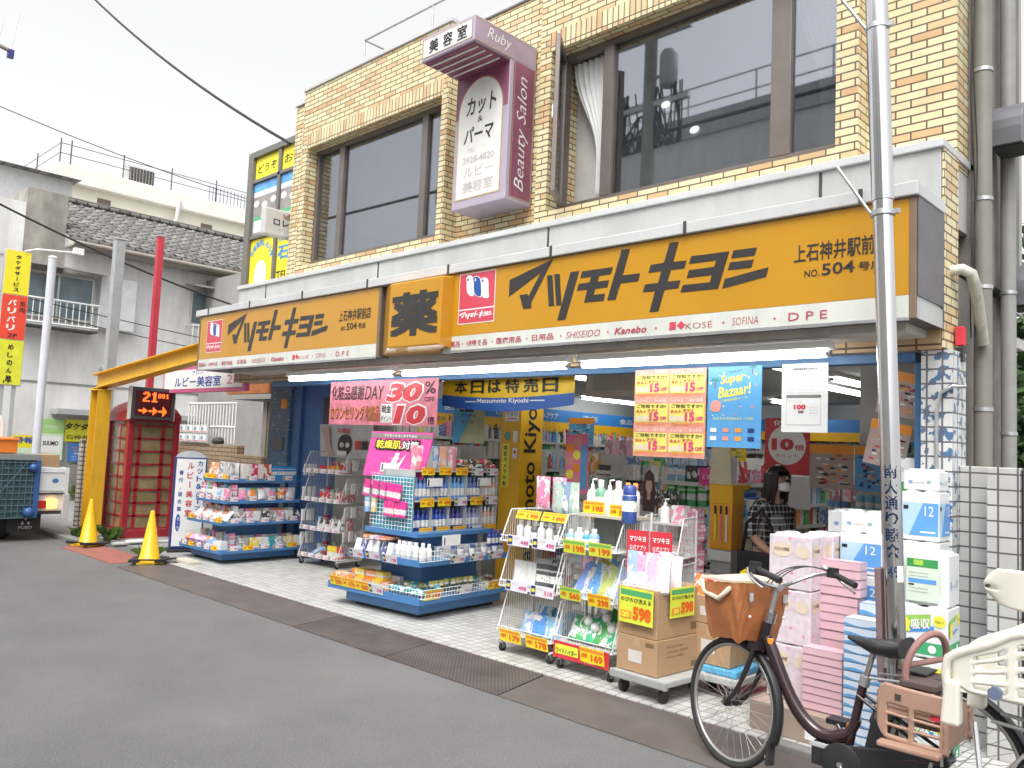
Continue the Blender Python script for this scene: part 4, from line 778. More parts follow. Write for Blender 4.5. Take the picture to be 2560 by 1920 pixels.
def weed(label, x, y, h, n, seed, big=False):
    t = thing('weed', label, 'plant', (x, y, .015)); m = MB(); rr = random.Random(seed)
    for i in range(n):
        a = rr.uniform(0, 6.28); L = h*rr.uniform(.4, 1.1); d = Vector((math.cos(a), math.sin(a), 0)); s = d.cross(Vector((0, 0, 1)))*(.03 if big else .009)
        p0 = Vector((rr.gauss(0, .05), rr.gauss(0, .05), 0)); p1 = p0+d*L*.35+Vector((0, 0, L*.75)); p2 = p0+d*L*.9+Vector((0, 0, L*rr.uniform(.5, 1)))
        m.add([p0-s*.4, p0+s*.4, p1+s, p2, p1-s], [(0, 1, 2, 3, 4)], weedm)
    part(m, 'leaves', t)
weed('broad leafed weed growing between the yellow post and phone box', -12.95, 4.92, .26, 26, 1, True); weed('small grassy weed beside the right hand cone', -10.98, 4.66, .16, 60, 2); weed('grass tuft at the kerb left of the far cone', -13.4, 4.62, .18, 40, 4); weed('green weeds at the foot of the grey house wall', -19.7, 7.0, .5, 60, 6, True)
b = MB(); b.box(-12.4, -12.25, 4.72, 5.7, .02, .05, conc); b.box(-12.35, -12.2, 4.9, 5.3, .051, .08, wht); tag(b.build('white_plank', bev=.006), 'white flat plank lying in front of the phone box', 'plank')
b = MB(); b.box(-10.55, -10.1, 4.8, 4.98, .016, .05, pm('beige plank', (.5, .47, .38), .7)); tag(b.build('beige_plank', bev=.004), 'beige plank under the front of the left shelf island', 'plank')

# ---------------------------------------------------------------- overhead cables, antenna
def cable(label, a, b, sag, r, n=20):
    a, b = Vector(a), Vector(b); k = MB(); k.tube([a.lerp(b, i/n)-Vector((0, 0, sag*4*(i/n)*(1-i/n))) for i in range(n+1)], r, rubber, 6); return tag(k.build('overhead_cable'), label, 'cable')
cable('thick black overhead cable running down to the brick corner', (-19.0, 4.75, 11.9), (-9.75, 5.62, 5.58), .32, .02)
cable('black overhead cable crossing in front of the tiled roof', (-17, 2.0, 6.4), (-17, 9.4, 4.4), .25, .02)
cable('upper one of the thin cables before the grey house wall', (-18.5, 1, 4.75), (-18.5, 10.5, 3.75), .1, .01)
cable('lower one of the thin cables before the grey house wall', (-18.5, 1, 4.6), (-18.5, 10.5, 3.5), .15, .01)
cable('faint cable crossing the sky above the cream block', (-24, -2, 11.5), (-24, 13, 9.1), .5, .012)
t = thing('street_antenna', 'cut off dark antenna bracket at the upper left edge', 'antenna', (-14, 3.0, 7.3)); b = MB(); b.tube([(0, -.3, .1), (0, .33, -.02)], .035, gconc, 6); b.box(-.04, .04, .26, .34, -.12, .0, pm('blue insulator', (.03, .04, .2), .4)); b.box(-.04, .04, -.05, .12, -.3, -.2, MATS['blue insulator']); part(b, 'bracket', t)
b = MB(); b.tube([(0, .3, 0), (.02, .36, .6)], .008, wht, 5); b.tube([(0, .12, 0), (.02, .16, .42)], .008, wht, 5); part(b, 'whip', t)
b = MB(); b.tube([(-14, 2.7, 0), (-14, 2.7, 7.6)], .12, gconc, 12); 
tag(b.build('utility_pole'), 'concrete pole carrying the antenna bracket just outside the left edge', 'pole')

# ---------------------------------------------------------------- small delivery truck
tk = thing('truck', 'small white flatbed truck with a teal mesh crate, rear lamp lit', 'truck', (-13.4, 3.65, 0))
tw_ = pm('truck white', (.7, .71, .72), .35, var=.04, coat=.3); crate = pm('teal mesh', (.07, .13, .16), .5, var=.1); bluepl = pm('blue plastic', (.03, .10, .3), .4)
b = MB(); b.box(-3.2, 0, -.75, .76, .42, .66, tw_); part(b, 'bed', tk, bev=.01)
b = MB(); b.box(-3.2, .03, .735, .765, .661, 1.06, tw_); b.box(-.03, .03, -.75, .733, .661, 1.06, tw_); b.box(.03, .042, .36, .70, .72, .73, grey); b.box(.03, .042, .36, .70, .99, 1.0, grey); b.disc(pm('round sticker', (.06, .18, .35), .4), (.03, .58, .87), .045, .035, R=Ry); part(b, 'tailgate', tk, bev=.008)
b = MB(); b.box(-.02, .03, .3, .74, .66, .70, grey); b.box(-.02, .05, .70, .79, .3, .68, pm('truck corner grey', (.5, .5, .48), .5)); b.box(-.12, .0, .05, .76, .38, .44, dark); part(b, 'rear_frame', tk, bev=.008)
b = MB(); b.box(.0, .05, .36, .48, .47, .58, pm('red tail lens', (.5, .02, .02), .2)); 
amb = _new('amber lamp'); amb[2].inputs['Base Color'].default_value = (1, .5, .05, 1); amb[2].inputs['Emission Color'].default_value = (1, .55, .12, 1); amb[2].inputs['Emission Strength'].default_value = 2.5
b.box(.0, .052, .482, .62, .47, .6, amb[0]); part(b, 'tail_lamp', tk, bev=.006)
b = MB(); b.box(-.1, -.08, .02, .46, .12, .46, rubber); 
for y, z in ((.26, .32), (.22, .25), (.30, .25)): b.prism([(-.079, y-.022, z), (-.079, y, z-.03), (-.079, y+.022, z), (-.079, y, z+.03)], (.003, 0, 0), grey)
b.text('FUSO', grey, (-.08, .17, .17), .18, .04, R=Ry, bold=.02, off=.003); part(b, 'mud_flap', tk)
for x in (-.45, -2.6):
    for y in (.05, -.62): 
        wl_ = MB(); wl_.M = Matrix.Translation((x, y, .27)) @ Matrix.Rotation(R_(90), 4, 'X'); wl_.lathe([(.12, -.09), (.24, -.09), (.27, -.06), (.27, .06), (.24, .09), (.12, .09)], rubber, 22); wo = part(wl_, 'wheel', tk); k = MB(); k.M = wl_.M.copy(); k.lathe([(.02, -.08), (.13, -.06), (.13, .06), (.02, .08)], zinc, 14); part(k, 'rim', wo)
b = MB(); b.box(-4.5, -3.22, -.72, .72, .45, 1.75, tw_); part(b, 'cab', tk, bev=.06)
k = MB()
x0, y0, z0, y1, z1 = .06, -.6, .34, .34, 1.22
for i in range(11): z = z0+(z1-z0)*i/10; k.tube([(x0, y0, z), (x0, y1, z)], .008, crate, 5)
for i in range(13): y = y0+(y1-y0)*i/12; k.tube([(x0, y, z0), (x0, y, z1)], .008, crate, 5)
k.tube([(x0, y0+.2, z0), (x0, y1-.1, z1)], .008, crate, 5); k.box(-.6, x0-.012, y0+.02, y1-.02, z0, z1-.06, pm('dim crate load', (.045, .085, .1), .8, var=.4, scale=12)); k.box(-.6, x0+.012, y0-.02, y1+.02, z1-.05, z1+.03, pm('crate rim grey', (.24, .26, .25), .5)); k.box(x0-.02, x0+.014, y1-.05, y1+.02, z0, z1-.06, bluepl)
k.ball((x0+.02, y1-.1, .42), .075, bluepl); k.ball((x0+.02, y1-.08, 1.06), .06, bluepl); part(k, 'mesh_crate', tk)
b = MB(); b.box(-.7, -.25, .42, .70, 1.06, 1.24, card); tag(b.build('carton', bev=.003), 'brown carton riding on the white truck bed', 'carton'); bpy.data.objects['carton'].location = (-13.4, 3.65, 0)
b = MB(); b.box(-.5, -.1, -.3, .08, 1.26, 1.48, pm('orange tub', (.75, .2, .02), .4)); b.box(-.52, -.08, -.32, .1, 1.44, 1.47, MATS['orange tub']); o = tag(b.build('orange_tub', bev=.01), 'orange plastic tub on top of the teal crate', 'tub'); o.location = (-13.4, 3.65, 0)
b = MB(); b.tube([(-.6, .0, 1.25), (-.6, -.02, 1.72), (-.6, -.12, 1.86), (-.6, -.22, 1.75), (-.6, -.25, 1.3)], .03, wht, 8); o = tag(b.build('white_hose'), 'white looped hose standing on the truck bed', 'hose'); o.location = (-13.4, 3.65, 0)
# ---------------------------------------------------------------- fluorescent lamps (lit)
tubem = _new('lit tube'); tubem[2].inputs['Base Color'].default_value = (1, 1, 1, 1); tubem[2].inputs['Emission Color'].default_value = (.97, 1, .98, 1); tubem[2].inputs['Emission Strength'].default_value = 15.0; tubem = tubem[0]
def lamp(label, a, b, group, wide=.05):
    a, b = Vector(a), Vector(b); t = thing('tube_lamp', label, 'lamp', a, 0, group); d = b-a; s = d.normalized().cross(Vector((0, 0, 1)))*wide
    k = MB(); u = Vector((0, 0, .03)); k.hexa([-s+u, d-s+u, d+s+u, s+u, -s*.6+u*2.6, d-s*.6+u*2.6, d+s*.6+u*2.6, s*.6+u*2.6], white); part(k, 'fixture', t)
    e = d.normalized()*.04; k = MB()
    k.tube([e, d-e], .026, tubem, 10); part(k, 'tube', t)
    k = MB(); k.tube([e*.2, e], .022, zinc, 10); k.tube([d-e, d-e*.2], .022, zinc, 10); part(k, 'socket', t)
for x0, x1, lab in ((-8.6, -6.6, 'left'), (-6.5, -4.32, 'middle'), (-4.22, -2.16, 'right')): lamp('%s one of the three bare tube lamps along the front soffit' % ('leftmost' if lab == 'left' else 'middle' if lab == 'middle' else 'rightmost'), (x0, 5.14, 2.335), (x1, 5.14, 2.335), 'tube lamps over the shop front')
for i, (x, y0, y1) in enumerate(((-3.75, 7.0, 8.2), (-3.75, 8.9, 10.1), (-4.25, 9.5, 11.2), (-6.5, 7.2, 8.4), (-6.9, 9.8, 11), (-8.6, 6.9, 8.1), (-8.9, 10.9, 12.9), (-6.0, 12, 13.4))):
    lamp('ceiling tube lamp running back inside the shop', (x, y0, 2.55), (x, y1, 2.55), 'ceiling tube lamps inside the shop', .07)
# air conditioner panels in the ceiling
for x, y in ((-5.15, 7.2),):
    b = MB(); b.box(x-.5, x+.5, y-.2, y+.2, 2.24, 2.615, pm('warm white casing', (.6, .57, .5), .5)); b.box(x-.4, x+.4, y-.203, y-.2, 2.3, 2.5, pm('grille', (.5, .47, .41), .5)); tag(b.build('air_conditioner', bev=.02), 'cream boxy air conditioner hanging under the shop ceiling', 'air conditioner')

# ---------------------------------------------------------------- hanging posters and banners
def sheetpanel(mb, x0, x1, z0, z1, m, y=0, wave=.012, ph=0):
    mb.sheet(lambda u, v: (x0+(x1-x0)*u, y+wave*math.sin(3*u+ph)*(1-v*.5), z0+(z1-z0)*v), 10, 4, m)
pinkcloth = pm('pink banner cloth', (.66, .2, .27), .55, var=.3, scale=7)
t = thing('sale_banner', 'pink cloth sale banner with big red 30 and 10 under the left tubes', 'banner', (-8.2, 5.46, 1.83))
b = MB(); b.box(0, 1.9, 0, .004, 0, .49, pinkcloth); part(b, 'cloth', t)
w = MB(); w.text('化粧品感謝', blk, (.04, 0, .28), .62, .16, bold=.015, shear=.0, off=.006); w.text('DAY', blk, (.68, 0, .28), .34, .15, bold=.0, shear=.15, off=.006)
w.text('30', wht, (1.045, 0, .235), .64, .235, bold=.09, shear=.2, off=.004); w.text('30', red, (1.06, 0, .25), .6, .2, bold=.05, shear=.2, off=.007); w.text('%', blk, (1.7, 0, .33), .17, .13, bold=.01, off=.006); w.text('OFF', blk, (1.7, 0, .25), .16, .05, bold=.01, off=.006)
w.text('カウンセリング', orgp, (.03, 0, .05), .66, .16, bold=.05, off=.004); w.text('カウンセリング', blk, (.03, 0, .05), .66, .16, bold=-.005, off=.007); w.text('化粧品', pm('brown print', (.35, .12, .02), .5), (.70, 0, .05), .26, .16, bold=.04, off=.006)
w.rect(wht, (.98, 0, .03), .2, .2, off=.003); w.text('現金', blk, (.99, 0, .135), .17, .08, bold=.02, off=.006); w.text('ポイント', blk, (.99, 0, .04), .18, .07, bold=.01, off=.006)
w.text('10', wht, (1.185, 0, .0), .57, .235, bold=.09, shear=.15, off=.004); w.text('10', red, (1.2, 0, .015), .53, .2, bold=.055, shear=.15, off=.007); w.text('倍', blk, (1.76, 0, .02), .11, .08, bold=.01, off=.006); part(w, 'lettering', t)
t = thing('sale_banner', 'yellow and blue hanging banner with bold black characters in the middle of the shop front', 'banner', (-6.73, 5.9, 2.08))
yb_ = pm('deep yellow banner', (.78, .50, .01), .5, var=.06); bb2 = pm('banner blue', (.015, .09, .36), .5, var=.1)
b = MB(); b.box(0, 1.84, 0, .004, .02, .31, yb_); b.sheet(lambda u, v: (1.84*u, -.003, -.03-.04*math.sin(math.pi*u)+(.115+.02*math.sin(math.pi*u))*v+.02*(2*u-1)**2), 16, 2, bb2); part(b, 'cloth', t)
w = MB()
for i, c in enumerate('本日は特売日'): w.text(c, blk, (.2+i*.25, 0, .115), .185, .13, bold=.035, off=.006)
w.text('Matsumoto Kiyoshi', wht, (.55, 0, .0), .72, .06, bold=.015, off=.008); w.rect(wht, (.37, 0, .024), .16, .01, off=.008); w.rect(wht, (1.29, 0, .03), .19, .01, off=.008); part(w, 'lettering', t)
t = thing('coupon_sheet', 'pink and yellow sheet of six repeated coupon panels hanging under the right tube', 'poster', (-3.87, 5.42, 1.63))
pk = pm('salmon coupon pink', (.76, .33, .26), .45, var=.15, scale=20); py = pm('coupon yellow', (.78, .70, .16), .5)
b = MB(); b.box(0, .645, 0, .003, 0, .68, pk); part(b, 'sheet', t)
for i in range(2):
    for j in range(3):
        x, z = .01+i*.32, .01+j*.226; k = MB(); k.rect(py, (x, 0, z+.03), .305, .145, off=.002); k.text('ご存知ですか?', blk, (x+.02, 0, z+.14), .27, .03, bold=.02, off=.005); k.text('タルト', red, (x+.01, 0, z+.10), .1, .028, bold=.04, off=.005); k.text('アプリ', red, (x+.12, 0, z+.105), .09, .028, bold=.05, off=.005); k.rect(pm('cream coupon patch', (.7, .62, .45), .5), (x+.01, 0, z+.04), .12, .04, off=.004)
        k.text('15', pm('magenta print', (.68, .05, .2), .5), (x+.14, 0, z+.038), .085, .07, bold=.05, off=.006); k.text('OFF', MATS['magenta print'], (x+.235, 0, z+.045), .06, .03, bold=.04, off=.005); k.text('一部対象外の商品がございます', orgp, (x+.005, 0, z+.008), .29, .02, bold=.03, off=.005); k.text('いよいよ', wht, (x+.02, 0, z+.185), .1, .028, bold=.0, off=.005); k.text('秋の感謝', wht, (x+.18, 0, z+.185), .11, .028, off=.005); part(k, 'panel', t)
t = thing('bazaar_poster', 'sky blue poster with yellow Super Bazaar lettering beside the coupon sheet', 'poster', (-3.21, 5.42, 1.72))
sb = pm('poster sky blue', (.10, .33, .64), .4, var=.06)
b = MB(); b.box(0, .43, 0, .003, 0, .59, sb); part(b, 'sheet', t)
w = MB(); Rt = (math.cos(R_(8)), 0, math.sin(R_(8))); Ut = (-Rt[2], 0, Rt[0]); yy = pm('poster yellow', (.85, .78, .08), .5)
w.text('Super', yy, (.11, 0, .44), .2, .085, R=Rt, U=Ut, bold=.02, shear=.25, off=.004); w.text('Bazaar!', yy, (.09, 0, .355), .27, .08, R=Rt, U=Ut, bold=.02, shear=.25, off=.004); w.text('ご愛顧感謝セール', yy, (.11, 0, .325), .22, .02, R=Rt, U=Ut, off=.004); w.text('Thank you', navy, (.17, 0, .535), .11, .02, R=Rt, U=Ut, off=.004)
w.disc(pm('coral dot', (.72, .3, .25), .5), (.07, 0, .3), .045, off=.004); rr = random.Random(4)
for i in range(22): w.disc((yy, wht, MATS['coral dot'])[i % 3], (rr.uniform(.02, .41), 0, rr.choice((rr.uniform(.2, .34), rr.uniform(.45, .57)))), rr.uniform(.004, .01), off=.003, n=7)
for x, z, s in ((.06, .43, 1), (.36, .53, .8)):
    w.add([(x-.004, -.005, z), (x+.004, -.005, z), (x+.003, -.005, z+.06*s), (x-.003, -.005, z+.06*s)], [(0, 1, 2, 3)], pm('palm trunk', (.25, .12, .05), .5))
    for a in range(6): th = a*math.pi/5; w.add([(x, -.005, z+.06*s), (x+.035*s*math.cos(th), -.006, z+(.06+.02*math.sin(th)-.006)*s), (x+.03*s*math.cos(th), -.006, z+(.06+.026*math.sin(th)+.004)*s)], [(0, 1, 2)], pm('palm green', (.03, .25, .15), .5))
for i in range(8): w.rect((wht, MATS['coral dot'], orgp, navy)[i % 4], (.03+(i % 4)*.1, 0, .05+.06*(i//4)), .05, .03, off=.004)
w.text('各店でお買得商品をご用意', yy, (.05, 0, .2), .32, .018, off=.004); part(w, 'print', t)
t = thing('notice_sheet', 'white printed notice with a red 100 in a box hanging under the right tube end', 'notice', (-2.63, 5.42, 1.84))
b = MB(); b.box(0, .325, 0, .003, 0, .47, pm('white paper', (.74, .74, .74), .6, var=.03)); part(b, 'sheet', t)
w = MB(); w.text('営業時間変更のお知らせ', blk, (.08, 0, .425), .17, .014, bold=.02, off=.004)
for i in range(7): w.text('平素は格別のご愛顧を賜り厚く御礼申し上げます'[:22-(i % 3)*3], grey, (.035, 0, .385-i*.02), .24-(i % 3)*.02, .01, off=.004)
w.rect(pm('notice bar', (.18, .17, .17), .5), (.035, 0, .235), .245, .02, off=.003)
for x, z, ww, hh in ((.035, .05, .245, .003), (.035, .05, .003, .19), (.277, .05, .003, .19)): w.rect(grey, (x, 0, z), ww, hh, off=.003)
w.text('アプリ100', fade, (.05, 0, .2), .1, .018, bold=.02, off=.004); w.text('100', red, (.09, 0, .155), .085, .035, bold=.05, off=.004); w.text('00', blk, (.12, 0, .13), .04, .018, bold=.03, off=.004)
for z in (.165, .145, .125): w.text('プレゼント', red if z > .15 else navy, (.2, 0, z), .06, .01, off=.004)
part(w, 'print', t)
# other hung sheets further in
def hung(name, label, x, y, z, w_, h_, m, extra, rz=0, tilt=0, cat='poster', group=None):
    t = thing(name, label, cat, (x, y, z), rz, group); t.rotation_euler = (0, tilt, rz)
    k = MB(); k.box(0, w_, 0, .003, 0, h_, m); part(k, 'sheet', t)
    if extra: q = MB(); extra(q, w_, h_); part(q, 'print', t)
    return t
def flyer(q, w_, h_):
    r5 = random.Random(int(w_*999)); q.rect(orgp, (0, 0, h_*.78), w_, h_*.2, off=.002)
    for i in range(40): q.rect(r5.choice((red, blk, orgp, navy, fade, wht)), (r5.uniform(.03, w_*.8), 0, r5.uniform(.02, h_*.74)), w_*.12, h_*.035, off=.003)
flyerp = pm('dull brownish flyer paper', (.42, .33, .3), .6, var=.1)  # flyer sheets share one dull brownish paper colour
hung('flyer', 'upper one of two tilted flyers hanging right of the white notice', -2.12, 5.75, 2.0, .27, .30, flyerp, flyer, 0, R_(12)); hung('flyer', 'lower one of two tilted flyers hanging right of the white notice', -2.2, 5.75, 1.66, .27, .31, flyerp, flyer, 0, R_(12))
def ten(q, w_, h_): q.disc(wht, (w_/2, 0, h_*.52), w_*.42, off=.002); q.text('10', red, (w_*.16, 0, h_*.42), w_*.5, h_*.22, bold=.06, off=.004); q.text('倍', red, (w_*.68, 0, h_*.43), w_*.2, h_*.1, bold=.03, off=.004); q.text('化粧品', wht, (w_*.2, 0, h_*.86), w_*.6, h_*.1, bold=.03, off=.004); q.text('ポイント', red, (w_*.25, 0, h_*.3), w_*.5, h_*.07, off=.004)
hung('point_poster', 'red poster with a white disc and large 10 hanging inside', -3.55, 7.0, 1.52, .42, .5, red, ten)
hung('flyer', 'square grey flyer under the white notice', -3.13, 7.0, 1.42, .38, .38, flyerp, flyer); hung('flyer', 'blue and yellow sheet hanging beside the square grey flyer', -2.74, 7.0, 1.42, .24, .38, sb, flyer)
def lz(q, w_, h_): q.add([(0, -.003, 0), (w_*.2, -.003, 0), (w_*.75, -.003, h_), (0, -.003, h_)], [(0, 1, 2, 3)], pm('sheet cyan', (.08, .38, .65), .5)); q.rect(blk, (w_*.2, 0, h_*.8), w_*.45, h_*.2, off=.004); q.text('kiyo', wht, (w_*.24, 0, h_*.84), w_*.25, h_*.1, bold=.0, off=.006); q.text('マツキヨ', blk, (w_*.25, 0, h_*.66), w_*.46, h_*.09, bold=.01, off=.005); q.text('キクヨ', blk, (w_*.28, 0, h_*.5), w_*.36, h_*.08, bold=.01, off=.005)
sage = pm('sage sheet', (.42, .48, .26), .5)
hung('store_sheet', 'cyan and sage sheet hanging left of the yellow pillar', -7.2, 6.5, 1.68, .52, .45, sage, lz); hung('store_sheet', 'small sage and pink sheet hanging behind the tilted flyers', -2.62, 7.3, 1.42, .35, .42, sage, lz)
hung('fruit_poster', 'narrow pink poster hanging in front of the yellow pillar', -5.72, 6.8, 1.2, .30, .62, pinkp, lambda q, w_, h_: [q.disc((orgp, MATS['coral dot'], yy)[i % 3], (w_*(.2+.3*(i % 2)), 0, h_*(.1+.11*i)), .05, off=.003) for i in range(8)] + [q.rect(sb, (w_*.68, 0, h_*.08), w_*.28, h_*.75, off=.002)])
hung('round_sheet', 'magenta hanging card above the standing cut out girl', -4.46, 7.4, 1.36, .22, .17, pm('magenta card', (.6, .04, .22), .5), lambda q, w_, h_: q.text('ビオレ', wht, (w_*.2, 0, h_*.35), w_*.6, h_*.3, shear=.2, off=.004))
hung('bare_sheet', 'pale paper sheet hung on the shelving right of the person', -2.62, 7.6, 1.15, .35, .45, pm('aged paper', (.5, .5, .48), .6), None); hung('flyer', 'small pale flyer hung on the shelving left of the person', -4.0, 8.2, 1.15, .35, .33, pm('pale flyer', (.55, .53, .54), .6), None)

# ---------------------------------------------------------------- yellow pillar inside with rotated lettering
t = thing('yellow_pillar', 'square yellow pillar inside the shop with rotated black lettering', 'pillar', (-7.4, 7.5, 0))
yp = pm('pillar yellow', (.78, .42, .01), .4, var=.06); b = MB(); b.box(0, .34, 0, .42, 0, 2.62, yp); part(b, 'shaft', t, bev=.006)
w = MB(); w.text('Matsumoto Kiyoshi', blk, (.34, .36, .02), 2.5, .29, R=(0, 0, 1), U=(0, -1, 0), bold=.02, off=.004); part(w, 'lettering', t)
w = MB(); w.rect(yy, (.04, 0, 1.15), .13, .55, off=.003)
for i, c in enumerate('防犯カメラ作動'): w.text(c, blk, (.07, 0, 1.62-i*.075), .06, .055, bold=.02, off=.005)
w.disc(pm('round green mark', (.1, .3, .25), .5), (.12, 0, 1.8), .055, off=.004); w.rect(wht, (.22, 0, 1.72), .08, .14, off=.003); w.rect(wht, (.22, 0, 1.52), .08, .13, off=.003); w.disc(red, (.26, 0, 1.6), .02, off=.005); w.rect(wht, (.06, 0, 1.98), .25, .16, off=.003); w.text('980', pm('grey print', (.3, .3, .34), .5), (.08, 0, 2.05), .2, .07, off=.005); w.rect(red, (.1, 0, 2.01), .17, .012, off=.005); part(w, 'notice', t)

# ---------------------------------------------------------------- goods: a few package shapes, each object its own colour
PK = [packmat('printed pack band', 0), packmat('printed pack blot', 1), packmat('printed pack label', 2)]; OC = objcol('plain object colour'); capw = pm('white cap', (.8, .8, .8), .3); capo = pm('orange cap', (.8, .3, .08), .3)
GM = {}
def gmesh(key, fn):
    if key not in GM: m = MB(); fn(m); GM[key] = m.mesh(key[0])
    return GM[key]
def m_box(w_, d, h, p=0): return gmesh(('goods_box', w_, d, h, p), lambda m: m.box(-w_/2, w_/2, -d/2, d/2, 0, h, PK[p]))
def m_bottle(r, h, p=2, cap=None): return gmesh(('bottle', r, h, p, cap), lambda m: (m.lathe([(r*.92, 0), (r, .01), (r, h*.62), (r*.8, h*.72), (r*.45, h*.78)], PK[p], 12), m.lathe([(r*.48, h*.78), (r*.5, h*.98), (r*.4, h)], {'o': capo, 'c': OC}.get(cap, capw), 12)))
def m_pump(r, h): return gmesh(('pump_bottle', r, h), lambda m: (m.lathe([(r, 0), (r, h*.55), (r*.7, h*.66), (r*.3, h*.7)], PK[2], 12), m.lathe([(r*.34, h*.7), (r*.3, h*.82), (r*.12, h*.84), (r*.12, h*.95)], capw, 10), m.tube([(0, 0, h*.95), (r*.9, 0, h*.97)], r*.16, capw, 6)))
def m_can(r, h, cap='w'): return gmesh(('spray_can', r, h, cap), lambda m: (m.lathe([(r, 0), (r, h*.7), (r*.86, h*.74)], PK[0], 12), m.lathe([(r*.9, h*.74), (r*.9, h*.95), (r*.6, h)], capw if cap == 'w' else OC, 12)))
def m_jar(r, h): return gmesh(('jar', r, h), lambda m: (m.lathe([(r, 0), (r, h*.7)], PK[2], 12), m.lathe([(r*1.03, h*.7), (r*1.03, h)], OC, 12)))
def m_pouch(w_, h, p=1):
    def f(m):
        def s(sg): return lambda u, v: ((u-.5)*w_*(1-.06*math.sin(math.pi*v)), sg*(.004+.10*w_*2.2*max(0, math.sin(math.pi*u))**.6*(1-v)**.7*min(1, v*6+.55)), h*v)
        m.sheet(s(-1), 8, 8, PK[p]); m.sheet(s(1), 8, 8, PK[p])
    return gmesh(('pouch', w_, h, p), f)
def m_bag(r, p=1):
    def f(m):
        rr = random.Random(int(r*1000)); n = 9
        vs = []
        for i in range(n+1):
            for j in range(n+2): a = math.pi*i/n; b_ = 2*math.pi*j/(n+2); q = r*(1+rr.uniform(-.16, .16)); vs.append((q*math.sin(a)*math.cos(b_), q*math.sin(a)*math.sin(b_)*.8, r*.62*(1-math.cos(a)*(1+rr.uniform(-.1, .1)))))
        k = n+2; m.add(vs, [(i*k+j, i*k+(j+1) % k, (i+1)*k+(j+1) % k, (i+1)*k+j) for i in range(n) for j in range(k)], PK[p])
    return gmesh(('bag', r, p), f)
def good(name, me, loc, color, label, cat, group, rot=(0, 0, 0), sc=None):
    o = bpy.data.objects.new(name, me); C.objects.link(o); o.location = loc; o.rotation_euler = rot; o.color = (*color, 1)
    if sc: o.scale = sc
    return tag(o, label, cat, group)
def row(name, mes, a, b, n, colors, label, cat, group, rz=0, jit=.008, tilt=0, lean=0, M=None):
    a, b = Vector(a), Vector(b)
    for i in range(n):
        p = a.lerp(b, (i+.5)/n) + Vector((random.uniform(-jit, jit), random.uniform(-jit, jit), 0)); rot = (tilt+random.uniform(-.03, .03), lean+random.uniform(-.02, .02), rz+random.uniform(-.12, .12))
        if M is not None: p = M @ p; rot = (rot[0], rot[1], rot[2]+M.to_euler().z)
        good(name, mes[i % len(mes)], p, colors[i % len(colors)], label, cat, group, rot)
# price cards: yellow or white card, part of the fixture it is clipped to
cardy = pm('price card yellow', (.86, .68, .02), .45, var=.03); cardg = pm('price card lime', (.68, .74, .06), .45); cardw = pm('price card white', (.72, .71, .75), .45, var=.03); magp = pm('price magenta', (.6, .08, .25), .5); redo = pm('price red', (.75, .12, .01), .5)
def card_(parent, O, w_, h_, R=(1, 0, 0), U=(0, 0, 1), kind='y', price='198'):
    R, U = Vector(R).normalized(), Vector(U).normalized(); n = R.cross(U); O = Vector(O); k = MB(); m = {'y': cardy, 'w': cardw, 'g': cardg}[kind]
    A = [O, O+R*w_, O+R*w_+U*h_, O+U*h_]; k.prism(A, -n*.0015, m)
    if kind == 'w':
        k.rect(navy, O+R*w_*.03+U*h_*.1, w_*.2, h_*.8, R, U, .001); k.rect(cardy, O+R*w_*.06+U*h_*.35, w_*.14, h_*.3, R, U, .002); k.text(price, magp, O+R*w_*.6+U*h_*.2, w_*.35, h_*.4, R, U, bold=.03, off=.002); k.text('本体価格', fade, O+R*w_*.28+U*h_*.6, w_*.3, h_*.2, R, U, off=.002)
    else:
        k.rect(orgp if kind == 'y' else pm('card green', (.2, .5, .1), .5), O+R*w_*.03+U*h_*.72, w_*.94, h_*.2, R, U, .001); k.text('お買得', redo, O+R*w_*.05+U*h_*.3, w_*.25, h_*.3, R, U, bold=.04, off=.002); k.text(price, redo, O+R*w_*.45+U*h_*.12, w_*.5, h_*.52, R, U, bold=.05, off=.002)
    return part(k, 'price_card', parent)
Bl, Pi, Wh, Or, Gr, Te, Bk, Ye, Pu, Br, Rd = (.05, .12, .5), (.75, .25, .4), (.75, .75, .75), (.8, .28, .05), (.08, .4, .12), (.03, .35, .4), (.05, .05, .06), (.8, .62, .05), (.3, .15, .5), (.3, .17, .08), (.6, .04, .06)
LB = (.25, .5, .8)

# ---------------------------------------------------------------- left blue shelf island
g1 = thing('shelf_island', 'four tier blue shelf island at the left end of the shop front', 'display shelf', (-9.9, 5.1, .016), R_(2)); M1 = Matrix.Translation((-9.9, 5.1, .016)) @ Matrix.Rotation(R_(2), 4, 'Z')
b = MB(); b.box(-.98, -.16, .12, 1.2, .03, .125, sblue); b.box(-.92, -.2, .16, 1.15, 0, .03, dark); part(b, 'plinth', g1, bev=.01)
b = MB(); b.box(-.78, -.3, .3, 1.0, .125, 1.0, sblue); part(b, 'core', g1, bev=.004)
for (x0, x1, y0, y1, z) in ((-1.06, 0, 0, 1.3, .135), (-.95, -.03, .03, 1.25, .485), (-.88, -.1, .1, 1.2, .755), (-.8, -.14, .14, 1.15, 1.025)):
    b = MB(); b.box(x0, x1, y0, y1, z, z+.05, sblue); b.box(x0, x1, y0-.006, y0-.001, z, z+.058, sblue); part(b, 'shelf', g1, bev=.008)
def cards(parent, a, b, n, w_, h_, R, kinds, prices, U=(0, 0, 1)):
    a, b = Vector(a), Vector(b)
    for i in range(n): card_(parent, a.lerp(b, (i+.2)/n)+Vector((0, 0, random.uniform(-.005, .005))), w_, h_, R, U, kinds[i % len(kinds)], prices[i % len(prices)])
